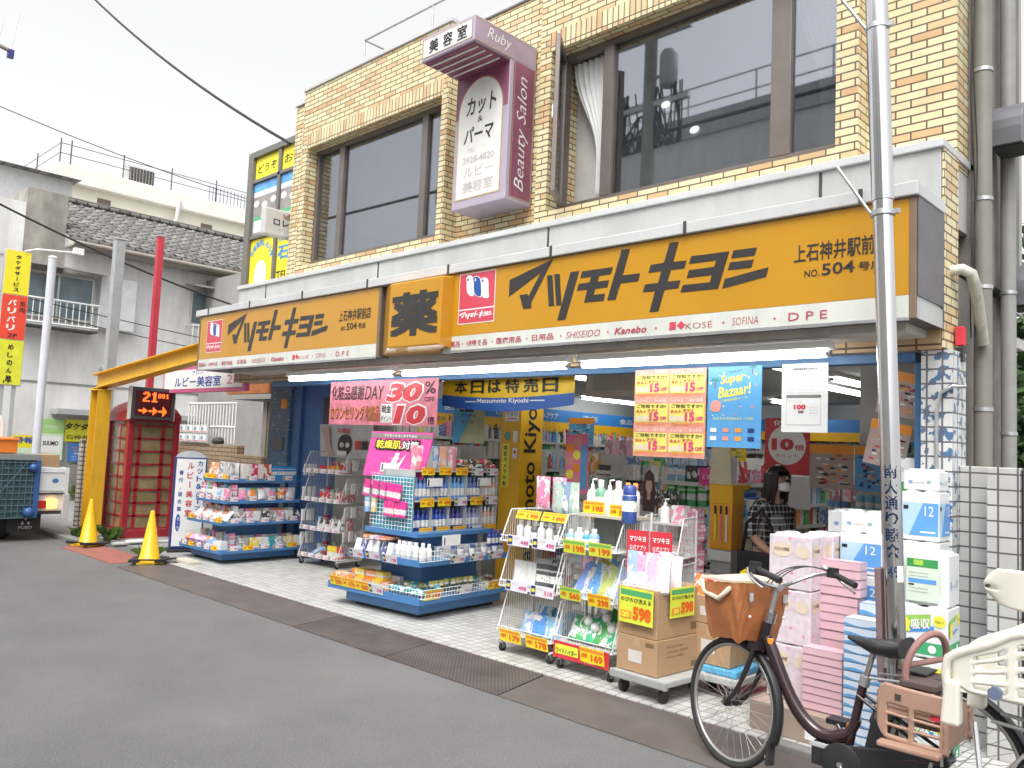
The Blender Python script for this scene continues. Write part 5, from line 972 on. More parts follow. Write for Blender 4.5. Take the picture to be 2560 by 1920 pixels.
for z, y, x0, x1, ks in ((.19, -.012, -1.04, -.05, 'wyw'), (.54, .018, -.93, -.05, 'ywww'), (.81, .088, -.86, -.12, 'ww'), (1.08, .128, -.78, -.16, 'yyw')): cards(g1, (x0, y, z-.015), (x1, y, z-.015), 5 if z < .8 else 4, .15, .06, (1, 0, 0), ks, ('78', '98', '128'))
for z, x, n in ((.19, .004, 5), (.54, -.026, 5), (.81, -.096, 4), (1.08, -.136, 4)): cards(g1, (x, .06, z-.02), (x, 1.15, z-.02), n, .15, .06, (0, 1, 0), 'wyw' if z < .3 else 'w', ('188', '298', '98'))
G1 = 'goods on the left shelf island'; L1 = lambda s: s + ' of the left island'
row('pouch', [m_pouch(.12, .19)], (-.77, .2, 1.078), (-.45, .2, 1.078), 4, [Or, (.8, .2, .1)], L1('orange refill pouch on the top shelf'), 'pouch', G1, M=M1, tilt=-.15)
row('goods_box', [m_box(.1, .07, .2, 1)], (-.45, .2, 1.078), (-.16, .2, 1.078), 3, [(.3, .32, .35), (.5, .5, .5)], L1('grey printed carton on the top shelf'), 'goods', G1, M=M1)
row('goods_box', [m_box(.12, .08, .19, 1)], (-.2, .35, 1.078), (-.2, .75, 1.078), 4, [(.7, .6, .55), Rd], L1('pale and red carton on the right side of the top shelf'), 'goods', G1, rz=1.57, M=M1)
row('goods_box', [m_box(.2, .12, .17, 0)], (-.22, .8, 1.078), (-.22, 1.12, 1.078), 2, [(.02, .25, .6)], L1('blue tub at the back of the top shelf'), 'goods', G1, rz=1.57, M=M1)
row('slim_pack', [m_box(.055, .03, .19, 0)], (-.86, .15, .806), (-.5, .15, .806), 6, [Br, Pi, LB, Gr], L1('slim pastel pack on the third shelf'), 'pack', G1, M=M1, tilt=-.12)
row('goods_box', [m_box(.11, .05, .14, 1)], (-.5, .16, .806), (-.12, .16, .806), 4, [Wh, LB, Wh, Pi], L1('white round printed pack on the third shelf'), 'pack', G1, M=M1)
row('pouch', [m_pouch(.13, .15)], (-.16, .3, .806), (-.16, 1.15, .806), 6, [Pi, Or, Wh], L1('mixed pouch on the right side of the third shelf'), 'pouch', G1, rz=1.57, M=M1, tilt=-.2)
row('flat_pack', [m_pouch(.14, .16, 0)], (-.92, .1, .536), (-.05, .1, .536), 7, [Wh, (.75, .2, .1), Wh, Or], L1('leaning white and orange pack on the second shelf'), 'pack', G1, M=M1, tilt=-.7)
row('goods_box', [m_box(.1, .06, .12, 1)], (-.1, .25, .536), (-.1, 1.2, .536), 8, [(.35, .3, .3), Pi, Wh, Bk], L1('dark or pink carton on the right of the second shelf'), 'goods', G1, rz=1.57, M=M1)
row('soft_bag', [m_bag(.1)], (-1.0, .1, .186), (-.4, .12, .186), 5, [Or, (.8, .3, .55), Pi, (.85, .4, .6)], L1('crinkled pink or orange bag on the bottom shelf'), 'bag', G1, M=M1)
row('goods_box', [m_box(.16, .1, .1, 0)], (-.42, .08, .186), (-.05, .08, .186), 2, [LB, Wh], L1('blue and white carton at the front corner of the bottom shelf'), 'goods', G1, M=M1)
row('goods_box', [m_box(.13, .1, .13, 1)], (-.09, .3, .186), (-.09, 1.25, .186), 7, [(.35, .34, .33), Ye, Wh, Te], L1('grey or yellow carton along the right side of the bottom shelf'), 'goods', G1, rz=1.57, M=M1)

for z, x0, x1, cs, lab in ((.186, -.95, -.1, [Wh, (.6, .5, .4), LB, Pi], 'bottom'), (.536, -.9, -.1, [Wh, Pi, Or, (.5, .5, .5)], 'second'), (.806, -.85, -.14, [Wh, LB, Gr, Pi], 'third')):
    row('goods_box', [m_box(.085, .06, .17, 1), m_box(.07, .06, .19, 0)], (x0, .24, z), (x1, .24, z), 8, cs, L1('mixed carton behind the front row on the %s shelf' % lab), 'goods', G1, M=M1)
    row('goods_box', [m_box(.08, .06, .15, 0)], (-.2, .3, z), (-.2, 1.15, z), 9, cs, L1('mixed carton deeper on the right of the %s shelf' % lab), 'goods', G1, rz=1.57, M=M1)
row('pouch', [m_pouch(.12, .2, 1)], (-.75, .35, 1.078), (-.25, .35, 1.078), 5, [Wh, LB, Rd, Pi], L1('mixed pouch behind the front row on the top shelf'), 'pouch', G1, M=M1)
# ---------------------------------------------------------------- second blue shelf island
g2 = thing('shelf_island', 'stepped blue shelf island with wire grid and blue bottles, in the middle', 'display shelf', (-5.91, 5.02, .016), R_(5)); M2 = Matrix.Translation((-5.91, 5.02, .016)) @ Matrix.Rotation(R_(5), 4, 'Z')
b = MB(); b.box(-1.14, -.1, .1, 1.3, .04, .15, sblue); b.box(-1.05, -.16, .16, 1.25, 0, .04, dark); part(b, 'plinth', g2, bev=.012)
b = MB(); b.box(-.86, -.28, .3, 1.1, .15, .76, sblue); part(b, 'core', g2, bev=.004)
for (x0, x1, y0, y1, z, h) in ((-1.3, 0, 0, 1.36, .15, .06), (-1.03, -.02, 0, 1.3, .495, .05), (-.9, -.15, .1, 1.2, .745, .04)):
    b = MB(); b.box(x0, x1, y0, y1, z, z+h, sblue); b.box(x0, x1, y0-.006, y0-.001, z, z+h+.012, sblue); part(b, 'shelf', g2, bev=.01)
b = MB()
for i in range(14): x = -.87+i*.045; b.tube([(x, .13, .79), (x, .13, 1.3)], .0035, white, 4)
for i in range(14): z = .79+i*.039; b.tube([(-.875, .128, z), (-.28, .128, z)], .0035, white, 4)
part(b, 'wire_grid', g2)
b = MB(); b.box(-.86, -.3, .15, .158, .79, 1.31, pm('teal back board', (.04, .32, .42), .4)); part(b, 'backboard', g2)
shw = pm('clear grey shelf', (.45, .46, .45), .25)
for z in (1.085, 1.375): b = MB(); b.box(-.72, -.3, .17, 1.42, z-.015, z, shw); part(b, 'shelf', g2)
for i in range(6): y = .17+i*.25; b = MB(); b.box(-.72, -.31, y, y+.008, .787, 1.36, shw); part(b, 'divider', g2)
b = MB(); b.box(-.76, -.72, .17, 1.42, .79, 1.37, pm('backing grey', (.3, .3, .3), .6)); part(b, 'backboard', g2)
for z in (.79, 1.085): cards(g2, (-.295, .2, z-.06), (-.295, 1.42, z-.06), 5, .19, .085, (0, 1, 0), 'yyywy' if z < 1 else 'yywyw', ('427', '498', '448', '465', '358'))
cards(g2, (-.295, .2, 1.33), (-.295, 1.42, 1.33), 5, .18, .075, (0, 1, 0), 'yyyww', ('547', '648', '298'))
for y in (.2, .95): b = MB(); b.box(-.29, -.288, y+.12, y+.34, 1.22, 1.3, wht); b.box(-.287, -.286, y+.13, y+.15, 1.225, 1.29, blk); part(b, 'talker_card', g2)
b = MB(); b.box(.02, .023, .25, .5, .68, .78, wht); b.box(.024, .025, .27, .285, .69, .76, blk); part(b, 'talker_card', g2)
cards(g2, (-1.28, -.015, .19), (-.5, -.015, .19), 4, .19, .1, (1, 0, 0), 'yyyw', ('598', '478', '1058', '348'), (0, -.35, 1)); card_(g2, (.006, .05, .19), .22, .1, (0, 1, 0), (.35, 0, 1), 'y', '498'); card_(g2, (.006, .48, .2), .22, .1, (0, 1, 0), (.35, 0, 1), 'w', '312'); card_(g2, (.006, .95, .2), .22, .09, (0, 1, 0), (.35, 0, 1), 'y', '348')
cards(g2, (-1.02, -.015, .5), (-.3, -.015, .5), 3, .2, .085, (1, 0, 0), 'w', ('198', '158'), (0, -.3, 1)); cards(g2, (-.012, .35, .5), (-.012, 1.2, .5), 3, .2, .085, (0, 1, 0), 'w', ('198', '228'), (.3, 0, 1))
def wirebox(parent, x0, x1, y0, y1, z0, z1, st=.04):
    k = MB(); 
    for z in (z0, (z0+z1)/2, z1): k.tube([(x0, y0, z), (x1, y0, z), (x1, y1, z), (x0, y1, z)], .0035, white, 4, closed=True)
    for i in range(int((x1-x0)/st)+1): k.tube([(x0+i*st, y0, z0), (x0+i*st, y0, z1)], .003, white, 4)
    for i in range(int((y1-y0)/st)+1): k.tube([(x1, y0+i*st, z0), (x1, y0+i*st, z1)], .003, white, 4)
    part(k, 'wire_basket', parent)
wirebox(g2, -.42, .01, .005, .4, .545, .64); wirebox(g2, -.5, .03, .005, .9, .212, .29)
pg_ = thing('shelf_banner', 'bright pink upright board above the wire grid of the middle island', 'signboard', (-7.1, 5.22, 1.3), R_(3)); hot = pm('hot pink board', (.80, .08, .36), .4, var=.05)
b = MB(); b.prism([(-.05, 0, 0), (.85, 0, 0), (.93, .06, .46), (0, .06, .46)], (0, .012, 0), hot); part(b, 'board', pg_)
w = MB(); Uq = Vector((0, .06, .46)).normalized(); w.rect(pm('board grey', (.25, .2, .2), .5), Vector((-.01, 0, 0))+Uq*.4, .93, .045, U=Uq, off=.003); w.text('マツモトキヨシおすすめの', wht, Vector((.2, 0, 0))+Uq*.408, .5, .03, U=Uq, bold=.02, off=.006)
w.text('乾燥肌対策', blk, Vector((.08, 0, 0))+Uq*.275, .68, .11, U=Uq, bold=.1, off=.004); w.text('乾燥肌', yy, Vector((.1, 0, 0))+Uq*.29, .38, .085, U=Uq, bold=.03, off=.007); w.text('対策', wht, Vector((.5, 0, 0))+Uq*.29, .24, .08, U=Uq, bold=.03, off=.007)
w.add([Vector((x, 0, 0))+Uq*z+Vector((0, -.004, 0)) for x, z in ((.36, .14), (.42, .25), (.48, .25), (.44, .12))], [(0, 1, 2, 3)], wht); w.add([Vector((x, 0, 0))+Uq*z+Vector((0, -.005, 0)) for x, z in ((.44, .12), (.5, .16), (.58, .25), (.52, .14), (.48, .08))], [(0, 1, 2, 3, 4)], wht); w.rect(wht, Vector((.22, 0, 0))+Uq*.05, .28, .09, U=Uq, off=.008); w.rect(blk, Vector((.24, 0, 0))+Uq*.06, .02, .07, U=Uq, off=.01)
for i in range(3): w.text('うるおい保湿ケア', wht, Vector((.08+.25*i, 0, 0))+Uq*(.02 if i != 1 else .18), .2, .022, U=Uq, off=.006)
part(w, 'print', pg_)
G2 = 'goods on the middle shelf island'; L2 = lambda s: s + ' of the middle island'
hotc = (.75, .05, .28)
row('hanging_pack', [m_box(.085, .02, .16, 2)], (-.95, .09, 1.10), (-.4, .09, 1.07), 5, [hotc], L2('hot pink pack hanging high on the wire grid'), 'pack', G2, M=M2, lean=.12)
row('hanging_pack', [m_box(.075, .02, .15, 2)], (-.66, .1, .92), (-.34, .1, .92), 4, [hotc], L2('hot pink pack hanging low on the wire grid'), 'pack', G2, M=M2, lean=.1)
row('slim_pack', [m_box(.06, .02, .17, 0)], (-.92, .1, .94), (-.76, .1, .94), 2, [LB, (.7, .6, .3)], L2('pale slim pack hanging at the left of the wire grid'), 'pack', G2, M=M2)
for k_, z in enumerate((.79, 1.087)):
    for i in range(5):
        y0 = .19+i*.25; cs = ([(.02, .05, .3), (.03, .08, .4), (.05, .06, .25), (.3, .3, .5), (.7, .45, .35)] if k_ == 0 else [(.12, .25, .55), (.08, .2, .5), (.15, .35, .7), (.1, .18, .45), (.75, .4, .3)])[i]
        for q in range(2): row('bottle', [m_bottle(.026, .2 if k_ == 0 else .22, 2, 'c' if i < 4 else None)], (-.35-.1*q, y0+.005, z), (-.35-.1*q, y0+.235, z), 4, [cs], L2('%s bottle in the %s row of the clear shelving' % ('blue' if i < 4 else 'pale pink', 'lower' if k_ == 0 else 'upper')), 'bottle', G2, M=M2, jit=.003)
row('pouch', [m_pouch(.16, .24)], (-.37, .18, 1.377), (-.37, .8, 1.377), 5, [Pi, Wh, LB, (.8, .4, .3)], L2('pastel pouch on the top board'), 'pouch', G2, rz=1.57, M=M2)
row('soft_bag', [m_bag(.06)], (-.38, .85, 1.377), (-.38, 1.4, 1.377), 7, [Bk, Br, Rd, Bk], L2('dark crinkled sachet on the top board'), 'bag', G2, M=M2, jit=.02)
row('soft_bag', [m_bag(.055)], (-.42, .85, 1.43), (-.42, 1.4, 1.43), 6, [Rd, Br, Bk, Or], L2('dark crinkled sachet on the top board'), 'bag', G2, M=M2, jit=.02)
row('white_bottle', [m_bottle(.032, .16)], (-.4, .06, .55), (-.02, .06, .55), 5, [Wh], L2('white bottle in the wire basket on the second shelf'), 'bottle', G2, M=M2)
row('white_bottle', [m_bottle(.032, .15)], (-.4, .15, .55), (-.02, .15, .55), 5, [Wh], L2('white bottle in the wire basket on the second shelf'), 'bottle', G2, M=M2)
row('tube_pack', [m_box(.08, .05, .12, 1)], (-1.02, .08, .548), (-.45, .08, .548), 6, [Wh, (.1, .12, .3), Wh], L2('white and navy tube pack at the left of the second shelf'), 'pack', G2, M=M2, tilt=-.25)
row('slim_pack', [m_box(.05, .2, .03, 0)], (-.85, .12, .69), (-.5, .12, .69), 4, [Or, Wh, Pi], L2('flat pack lying across the white packs on the second shelf'), 'pack', G2, M=M2)
row('small_jar', [m_jar(.035, .07)], (-.06, .45, .548), (-.06, 1.25, .548), 9, [(.3, .3, .32), Wh], L2('small jar along the right side of the second shelf'), 'jar', G2, M=M2)
row('bottle', [m_bottle(.025, .16, 2, 'c')], (-.1, 1.05, .62), (-.1, 1.28, .62), 4, [(.03, .06, .3)], L2('dark blue bottle at the back right of the second shelf'), 'bottle', G2, M=M2)
row('orange_box', [m_box(.1, .09, .09, 1)], (-1.27, .08, .215), (-.98, .08, .215), 3, [Or, (.85, .4, .2)], L2('orange carton at the left of the bottom shelf'), 'goods', G2, M=M2)
row('yellow_box', [m_box(.13, .1, .075, 0)], (-1.0, .12, .215), (-.5, .14, .215), 4, [(.85, .55, .05), Or], L2('yellow carton in the lower layer of the bottom shelf'), 'goods', G2, M=M2)
row('yellow_box', [m_box(.13, .1, .075, 0)], (-1.0, .14, .291), (-.6, .16, .291), 3, [(.85, .6, .05), Or], L2('yellow carton in the upper layer of the bottom shelf'), 'goods', G2, M=M2)
row('soft_bag', [m_bag(.06)], (-.46, .08, .213), (-.05, .08, .213), 6, [(.02, .25, .2), Te, Te], L2('green sachet at the front of the bottom shelf basket'), 'bag', G2, M=M2)
row('soft_bag', [m_bag(.055)], (-.4, .18, .25), (-.04, .3, .25), 6, [(.3, .28, .05), (.05, .3, .25), Te], L2('olive sachet deeper in the bottom shelf basket'), 'bag', G2, M=M2, jit=.03)
row('round_tin', [m_jar(.03, .05)], (-.1, .2, .29), (-.1, .85, .29), 9, [(.45, .42, .12)], L2('olive round tin on the right side of the bottom shelf'), 'tin', G2, M=M2, jit=.02)
row('small_jar', [m_jar(.03, .06)], (-.05, .9, .213), (-.05, 1.3, .213), 6, [(.35, .33, .3), Wh], L2('small jar at the back right of the bottom shelf'), 'jar', G2, M=M2)

row('goods_box', [m_box(.07, .05, .11, 1), m_box(.08, .06, .1, 0)], (-1.0, .2, .548), (-.3, .2, .548), 9, [Wh, Pi, (.2, .3, .5), Wh], L2('mixed carton behind the front row on the second shelf'), 'goods', G2, M=M2)
row('goods_box', [m_box(.08, .06, .1, 1)], (-.16, .35, .548), (-.16, 1.2, .548), 9, [(.4, .4, .42), Wh, (.1, .15, .4)], L2('mixed carton deeper on the right of the second shelf'), 'goods', G2, rz=1.57, M=M2)
row('goods_box', [m_box(.09, .06, .12, 1)], (-1.2, .24, .213), (-.5, .24, .213), 8, [Or, Ye, (.7, .5, .3), Wh], L2('mixed carton behind the front row on the bottom shelf'), 'goods', G2, M=M2)
row('soft_bag', [m_bag(.065)], (-.2, .2, .23), (-.2, 1.25, .23), 9, [Te, (.3, .3, .08), Br], L2('mixed sachet deeper on the right of the bottom shelf'), 'bag', G2, M=M2, jit=.02)
# ---------------------------------------------------------------- white wire racks on castors
wirem = pm('white coated wire', (.70, .71, .70), .4, var=.04)
def caster(mb, x, y):
    mb.tube([(x, y, .09), (x, y, .065)], .012, zinc, 8); mb.tube([(x-.012, y+.01, .032), (x+.012, y+.01, .032)], .032, rubber, 14); mb.box(x-.02, x-.015, y-.01, y+.025, .03, .07, zinc); mb.box(x+.015, x+.02, y-.01, y+.025, .03, .07, zinc)
def wirerack(label, loc, rz, w_, d, tiers, top, lip=.045):
    t = thing('wire_rack', label, 'wire rack', loc, rz)
    for k_, z in enumerate(tiers):
        h = (tiers[k_+1] if k_+1 < len(tiers) else top) - z - .05; b = MB(); sl = .11
        b.tube([(0, 0, z), (w_, 0, z), (w_, d, z), (0, d, z)], .006, wirem, 5, closed=True); b.tube([(0, 0, z+lip), (w_, 0, z+lip)], .005, wirem, 5)
        for x in (0, w_):
            b.tube([(x, 0, z), (x, sl, z+h)], .006, wirem, 5); b.tube([(x, sl, z+h), (x, d, z+h)], .006, wirem, 5); b.tube([(x, d, z), (x, d, z+h)], .006, wirem, 5)
            n = max(6, int(d/.026))
            for i in range(1, n): y = d*i/n; b.tube([(x, y, z), (x, y, z+h if y > sl else z+h*y/sl)], .0026, wirem, 4)
        n = int(w_/.026)
        for i in range(1, n): x = w_*i/n; b.tube([(x, d, z), (x, d, z+h)], .0026, wirem, 4); b.tube([(x, 0, z), (x, 0, z+lip)], .0026, wirem, 4)
        b.tube([(0, d, z+h), (w_, d, z+h)], .005, wirem, 5); b.box(.004, w_-.004, .004, d-.004, z-.002, z+.002, pm('wire tray floor', (.5, .5, .49), .5)); part(b, 'basket', t)
    b = MB()
    for x in (.0, w_): b.tube([(x, d+.012, .09), (x, d+.012, top)], .009, wirem, 6); b.tube([(x, 0, .09), (x, d, .09)], .009, wirem, 6)
    part(b, 'upright', t)
    for x in (.03, w_-.03):
        for y in (.03, d-.03): c = MB(); caster(c, x, y); part(c, 'castor', t)
    return t
def at(loc, rz): return Matrix.Translation(loc) @ Matrix.Rotation(rz, 4, 'Z')
rA = wirerack('white wire rack holding small red and black goods between the two blue islands', (-9.62, 6.05, .016), R_(8), .74, .42, (.11, .46, .83, 1.2), 1.52); MA = at((-9.62, 6.05, .016), R_(8))
for z in (.11, .46, .83, 1.2): cards(rA, (.02, -.012, z), (.72, -.012, z), 5, .12, .05, (1, 0, 0), 'w', ('98', '128', '148'))
GA = 'goods on the rear wire rack'
row('jar', [m_jar(.04, .09)], (.2, .12, 1.205), (.72, .14, 1.205), 7, [Rd, Rd, Or, Or, Ye], 'red or yellow jar in the top basket of the rear wire rack', 'jar', GA, M=MA)
row('goods_box', [m_box(.12, .08, .14, 1)], (.3, .28, 1.205), (.6, .28, 1.205), 2, [Rd], 'red carton at the back of the top basket of the rear wire rack', 'goods', GA, M=MA)
row('goods_box', [m_box(.13, .09, .12, 1)], (.25, .15, .835), (.65, .15, .835), 4, [Rd, Rd, (.3, .32, .25)], 'red carton in the third basket of the rear wire rack', 'goods', GA, M=MA)
row('bottle', [m_bottle(.022, .13), m_bottle(.025, .15, 2, 'c')], (.2, .12, .465), (.72, .12, .465), 9, [Wh, Bk, Wh, Bk, Pi], 'small black or white bottle in the second basket of the rear wire rack', 'bottle', GA, M=MA)
row('jar', [m_jar(.05, .15)], (.42, .15, .115), (.68, .15, .115), 3, [Ye, Ye, Rd], 'yellow tub in the bottom basket of the rear wire rack', 'jar', GA, M=MA)
good('slim_pack', m_box(.04, .04, .26, 0), MA @ Vector((.15, .12, .14)), LB, 'pale blue tube lying in the bottom basket of the rear wire rack', 'pack', GA, (0, 1.2, 0))
for q, z in enumerate((1.25, .95, .65, .35)):
    row('hanging_pack', [m_box(.07, .02, .13, 1)], (.80, .02, z), (.80, .42, z), 4, [(.5, .5, .5), Wh, (.35, .33, .32)], 'grey blister pack hanging on the right side of the rear wire rack', 'pack', GA, rz=1.57, M=MA)
    row('hanging_pack', [m_box(.05, .02, .15, 1)], (-.05, .05, z-.1), (-.05, .3, z-.1), 3, [Wh], 'white blister pack hanging on the left side of the rear wire rack', 'pack', GA, rz=1.57, M=MA)
for z in (.115, .465, .835): row('goods_box', [m_box(.08, .06, .14, 1), m_box(.06, .05, .17, 0)], (.08, .28, z), (.7, .28, z), 7, [Wh, Rd, Bk, (.5, .5, .52), Pi], 'mixed carton at the back of a lower basket of the rear wire rack', 'goods', GA, M=MA)
t = thing('mask_poster', 'pale grey cosmetic poster standing on top of the rear wire rack', 'poster', (-9.9, 6.42, 1.42)); b = MB(); b.prism([(.1, 0, 0), (1.28, 0, .0), (1.22, .03, .44), (0, .03, .44)], (0, .012, 0), pm('poster pale grey', (.5, .5, .5), .45)); part(b, 'board', t)
w = MB(); w.disc(blk, (.66, .01, .17), .16, .14, off=.012); w.disc(fade, (.6, .01, .17), .05, .035, off=.016); w.disc(fade, (.73, .01, .17), .05, .035, off=.016); skinp = pm('printed skin tone', (.55, .35, .28), .5); w.add([(x, -.006, z) for x, z in ((.1, .4), (.28, .4), (.34, .15), (.45, .02), (.3, .02))], [(0, 1, 2, 3, 4)], skinp); w.rect(wht, (.52, .0, .03), .22, .06, off=.02); w.rect(red, (.9, 0, .12), .12, .11, off=.008); w.rect(blk, (1.05, 0, .12), .12, .11, off=.008); w.text('は最近', red, (.5, 0, .33), .3, .06, bold=.04, off=.012); part(w, 'print', t)

rB = wirerack('left of the two white wire racks at the front edge, holding black and white packs', (-4.76, 4.88, .016), 0, .57, .42, (.16, .52, .88), 1.18); MB_ = at((-4.76, 4.88, .016), 0)
cards(rB, (.03, -.012, .855), (.57, -.012, .855), 2, .24, .085, (1, 0, 0), 'w', ('448', '498')); cards(rB, (.03, -.012, .495), (.57, -.012, .495), 2, .24, .085, (1, 0, 0), 'w', ('498', '518')); cards(rB, (.0, -.014, .10), (.56, -.014, .10), 2, .23, .1, (1, 0, 0), 'y', ('179', '178'), (0, -.2, 1)); cards(rB, (.05, .05, 1.07), (.6, .05, 1.07), 2, .25, .075, (1, 0, 0), 'y', ('198', '188'), (0, .5, 1))
GB = 'goods in the left front wire rack'; LBk = lambda s: s + ' of the left front rack'
row('pouch', [m_pouch(.16, .26)], (.1, .3, 1.15), (.42, .3, 1.15), 2, [Pi, (.8, .35, .5)], LBk('tall pink pouch standing on top'), 'pouch', GB, M=MB_)
row('pouch', [m_pouch(.14, .25)], (.36, .26, 1.13), (.58, .26, 1.13), 3, [(.45, .6, .5), (.25, .35, .5)], LBk('green or navy pouch standing on top'), 'pouch', GB, M=MB_)
row('bottle', [m_bottle(.032, .17), m_bottle(.034, .17, 2)], (.08, .1, .885), (.55, .1, .885), 6, [Wh, Wh, (.12, .12, .13)], LBk('white spray bottle in the top basket'), 'bottle', GB, M=MB_)
row('bottle', [m_bottle(.034, .19, 2, 'c')], (.2, .2, .885), (.55, .2, .885), 5, [(.1, .1, .11)], LBk('dark bottle at the back of the top basket'), 'bottle', GB, M=MB_)
row('pouch', [m_pouch(.15, .2, 0)], (.04, .12, .525), (.55, .12, .525), 4, [Wh, Wh, (.1, .1, .11), Bk], LBk('white or black pouch in the middle basket'), 'pouch', GB, M=MB_, tilt=-.15)
row('pouch', [m_pouch(.15, .2, 1)], (.2, .24, .545), (.55, .24, .545), 3, [Wh, Bk, (.4, .06, .1)], LBk('dark pouch at the back of the middle basket'), 'pouch', GB, M=MB_, tilt=-.1)
row('pouch', [m_pouch(.16, .17, 1)], (.16, .12, .165), (.56, .1, .165), 3, [LB, (.1, .3, .7)], LBk('blue refill pouch in the bottom basket'), 'pouch', GB, M=MB_, tilt=-.3)
row('pouch', [m_pouch(.16, .2, 1)], (.2, .26, .165), (.55, .26, .165), 3, [(.1, .35, .7), Te], LBk('blue refill pouch at the back of the bottom basket'), 'pouch', GB, M=MB_, tilt=-.2)
rC = wirerack('right of the two white wire racks at the front edge, with spray bottles on top', (-4.13, 4.86, .016), 0, .53, .44, (.2, .55, .91), 1.19); MC = at((-4.13, 4.86, .016), 0)
cards(rC, (.02, -.014, .87), (.5, -.014, .87), 2, .21, .1, (1, 0, 0), 'g', ('198', '199'), (0, -.15, 1)); cards(rC, (.0, -.014, .53), (.53, -.014, .51), 2, .2, .095, (1, 0, 0), 'gy', ('560', '298'), (0, -.2, 1)); card_(rC, (.27, -.02, .11), .22, .11, (1, 0, 0), (0, -.15, 1), 'y', '169'); cards(rC, (.06, .15, 1.17), (.56, .15, 1.15), 2, .2, .09, (1, 0, 0), 'y', ('198', '198'))
b = MB(); b.box(0, .52, -.012, -.006, .09, .21, red); b.rect(cardg, (.02, -.012, .12), .22, .07, off=.002); b.text('ワイドハイター', blk, (.03, -.012, .125), .2, .04, bold=.02, off=.004); b.text('お得な', wht, (.3, -.012, .1), .1, .02, off=.003); part(b, 'header_strip', rC)
b = MB(); b.box(.1, .31, .3, .32, .93, 1.13, pm('tray grey back', (.17, .18, .17), .5)); b.box(.315, .52, .3, .32, .93, 1.13, MATS['tray grey back']); b.box(.08, .54, .12, .42, 1.14, 1.16, pm('top tray', (.55, .5, .4), .5)); part(b, 'tray', rC)
GC = 'goods in the right front wire rack'; LCk = lambda s: s + ' of the right front rack'
row('spray_bottle', [m_pump(.045, .27), m_bottle(.045, .26)], (.08, .24, 1.16), (.42, .24, 1.16), 4, [(.6, .65, .62), (.15, .4, .25), Wh], LCk('pale grey green spray bottle on the top tray'), 'bottle', GC, M=MC)
row('spray_bottle', [m_bottle(.04, .25, 2, 'o')], (.3, .3, 1.16), (.52, .28, 1.16), 3, [Wh, Wh, (.75, .7, .65)], LCk('white bottle with orange cap on the top tray'), 'bottle', GC, M=MC)
good('canister', m_can(.055, .27, 'c'), MC @ Vector((.56, .12, 1.13)), (.03, .06, .28), 'dark blue canister with pale waist at the right corner of the front wire racks', 'canister', GC)
row('bottle', [m_bottle(.035, .12), m_bottle(.04, .14)], (.02, .08, .915), (.3, .1, .915), 4, [(.25, .45, .8), Wh, (.05, .3, .75)], LCk('white or blue capped bottle in the top basket'), 'bottle', GC, M=MC)
row('pouch', [m_pouch(.16, .25, 1)], (.1, .12, .56), (.52, .1, .56), 4, [(.2, .35, .75), (.15, .4, .8), (.55, .65, .2), (.3, .5, .8)], LCk('leaning blue or lime pouch in the middle basket'), 'pouch', GC, M=MC, tilt=-.25, lean=.35)
row('pouch', [m_pouch(.16, .24, 1)], (.1, .26, .58), (.5, .26, .58), 3, [Ye, LB, (.2, .3, .7)], LCk('leaning blue or yellow pouch behind in the middle basket'), 'pouch', GC, M=MC, tilt=-.2, lean=.3)
row('pouch', [m_pouch(.15, .2, 1)], (.06, .1, .21), (.52, .1, .21), 4, [Gr, (.05, .45, .2)], LCk('green pouch in the bottom basket'), 'pouch', GC, M=MC, tilt=-.5)
row('pouch', [m_pouch(.15, .2, 1)], (.15, .24, .26), (.5, .24, .26), 3, [Gr], LCk('green pouch at the back of the bottom basket'), 'pouch', GC, M=MC, tilt=-.3, lean=.3)
for i, (x, y, z) in enumerate(((.2, .15, .36), (.28, .13, .33), (.33, .2, .4), (.42, .15, .34), (.3, .22, .45))): 
    good('scrubber_ball', gmesh(('scrubber_ball', 1), lambda m: m.ball((0, 0, 0), .036, capw, 10)), MC @ Vector((x, y, z)), Wh, 'white round ball among the green pouches of the right front rack', 'ball', GC)
# red notice sheets and tilted card tied to the rack's right side
t = thing('red_notice', 'pair of red notice sheets tied to the side of the right front rack', 'notice', (-3.56, 4.95, .5), R_(18)); b = MB()
for i in range(2): b.box(i*.17, .16+i*.17, 0, .004, .22-.0*i, .6, red); b.text('マツキヨ', wht, (.02+i*.17, 0, .52), .12, .04, bold=.03, off=.003); b.text('公式アプリ', wht, (.02+i*.17, 0, .46), .12, .035, bold=.02, off=.003); b.rect(wht, (.02+i*.17, 0, .25), .12, .1, off=.002); b.rect(orgp, (.02+i*.17, 0, .3), .12, .035, off=.003)
part(b, 'sheet', t); b = MB(); b.M = Matrix.Translation((.3, -.03, .12)) @ Matrix.Rotation(R_(-40), 4, 'Y'); b.box(-.1, .1, 0, .003, -.0, .22, wht); b.text('お得', red, (-.07, 0, .08), .13, .05, bold=.03, off=.003); part(b, 'tilted_card', t)

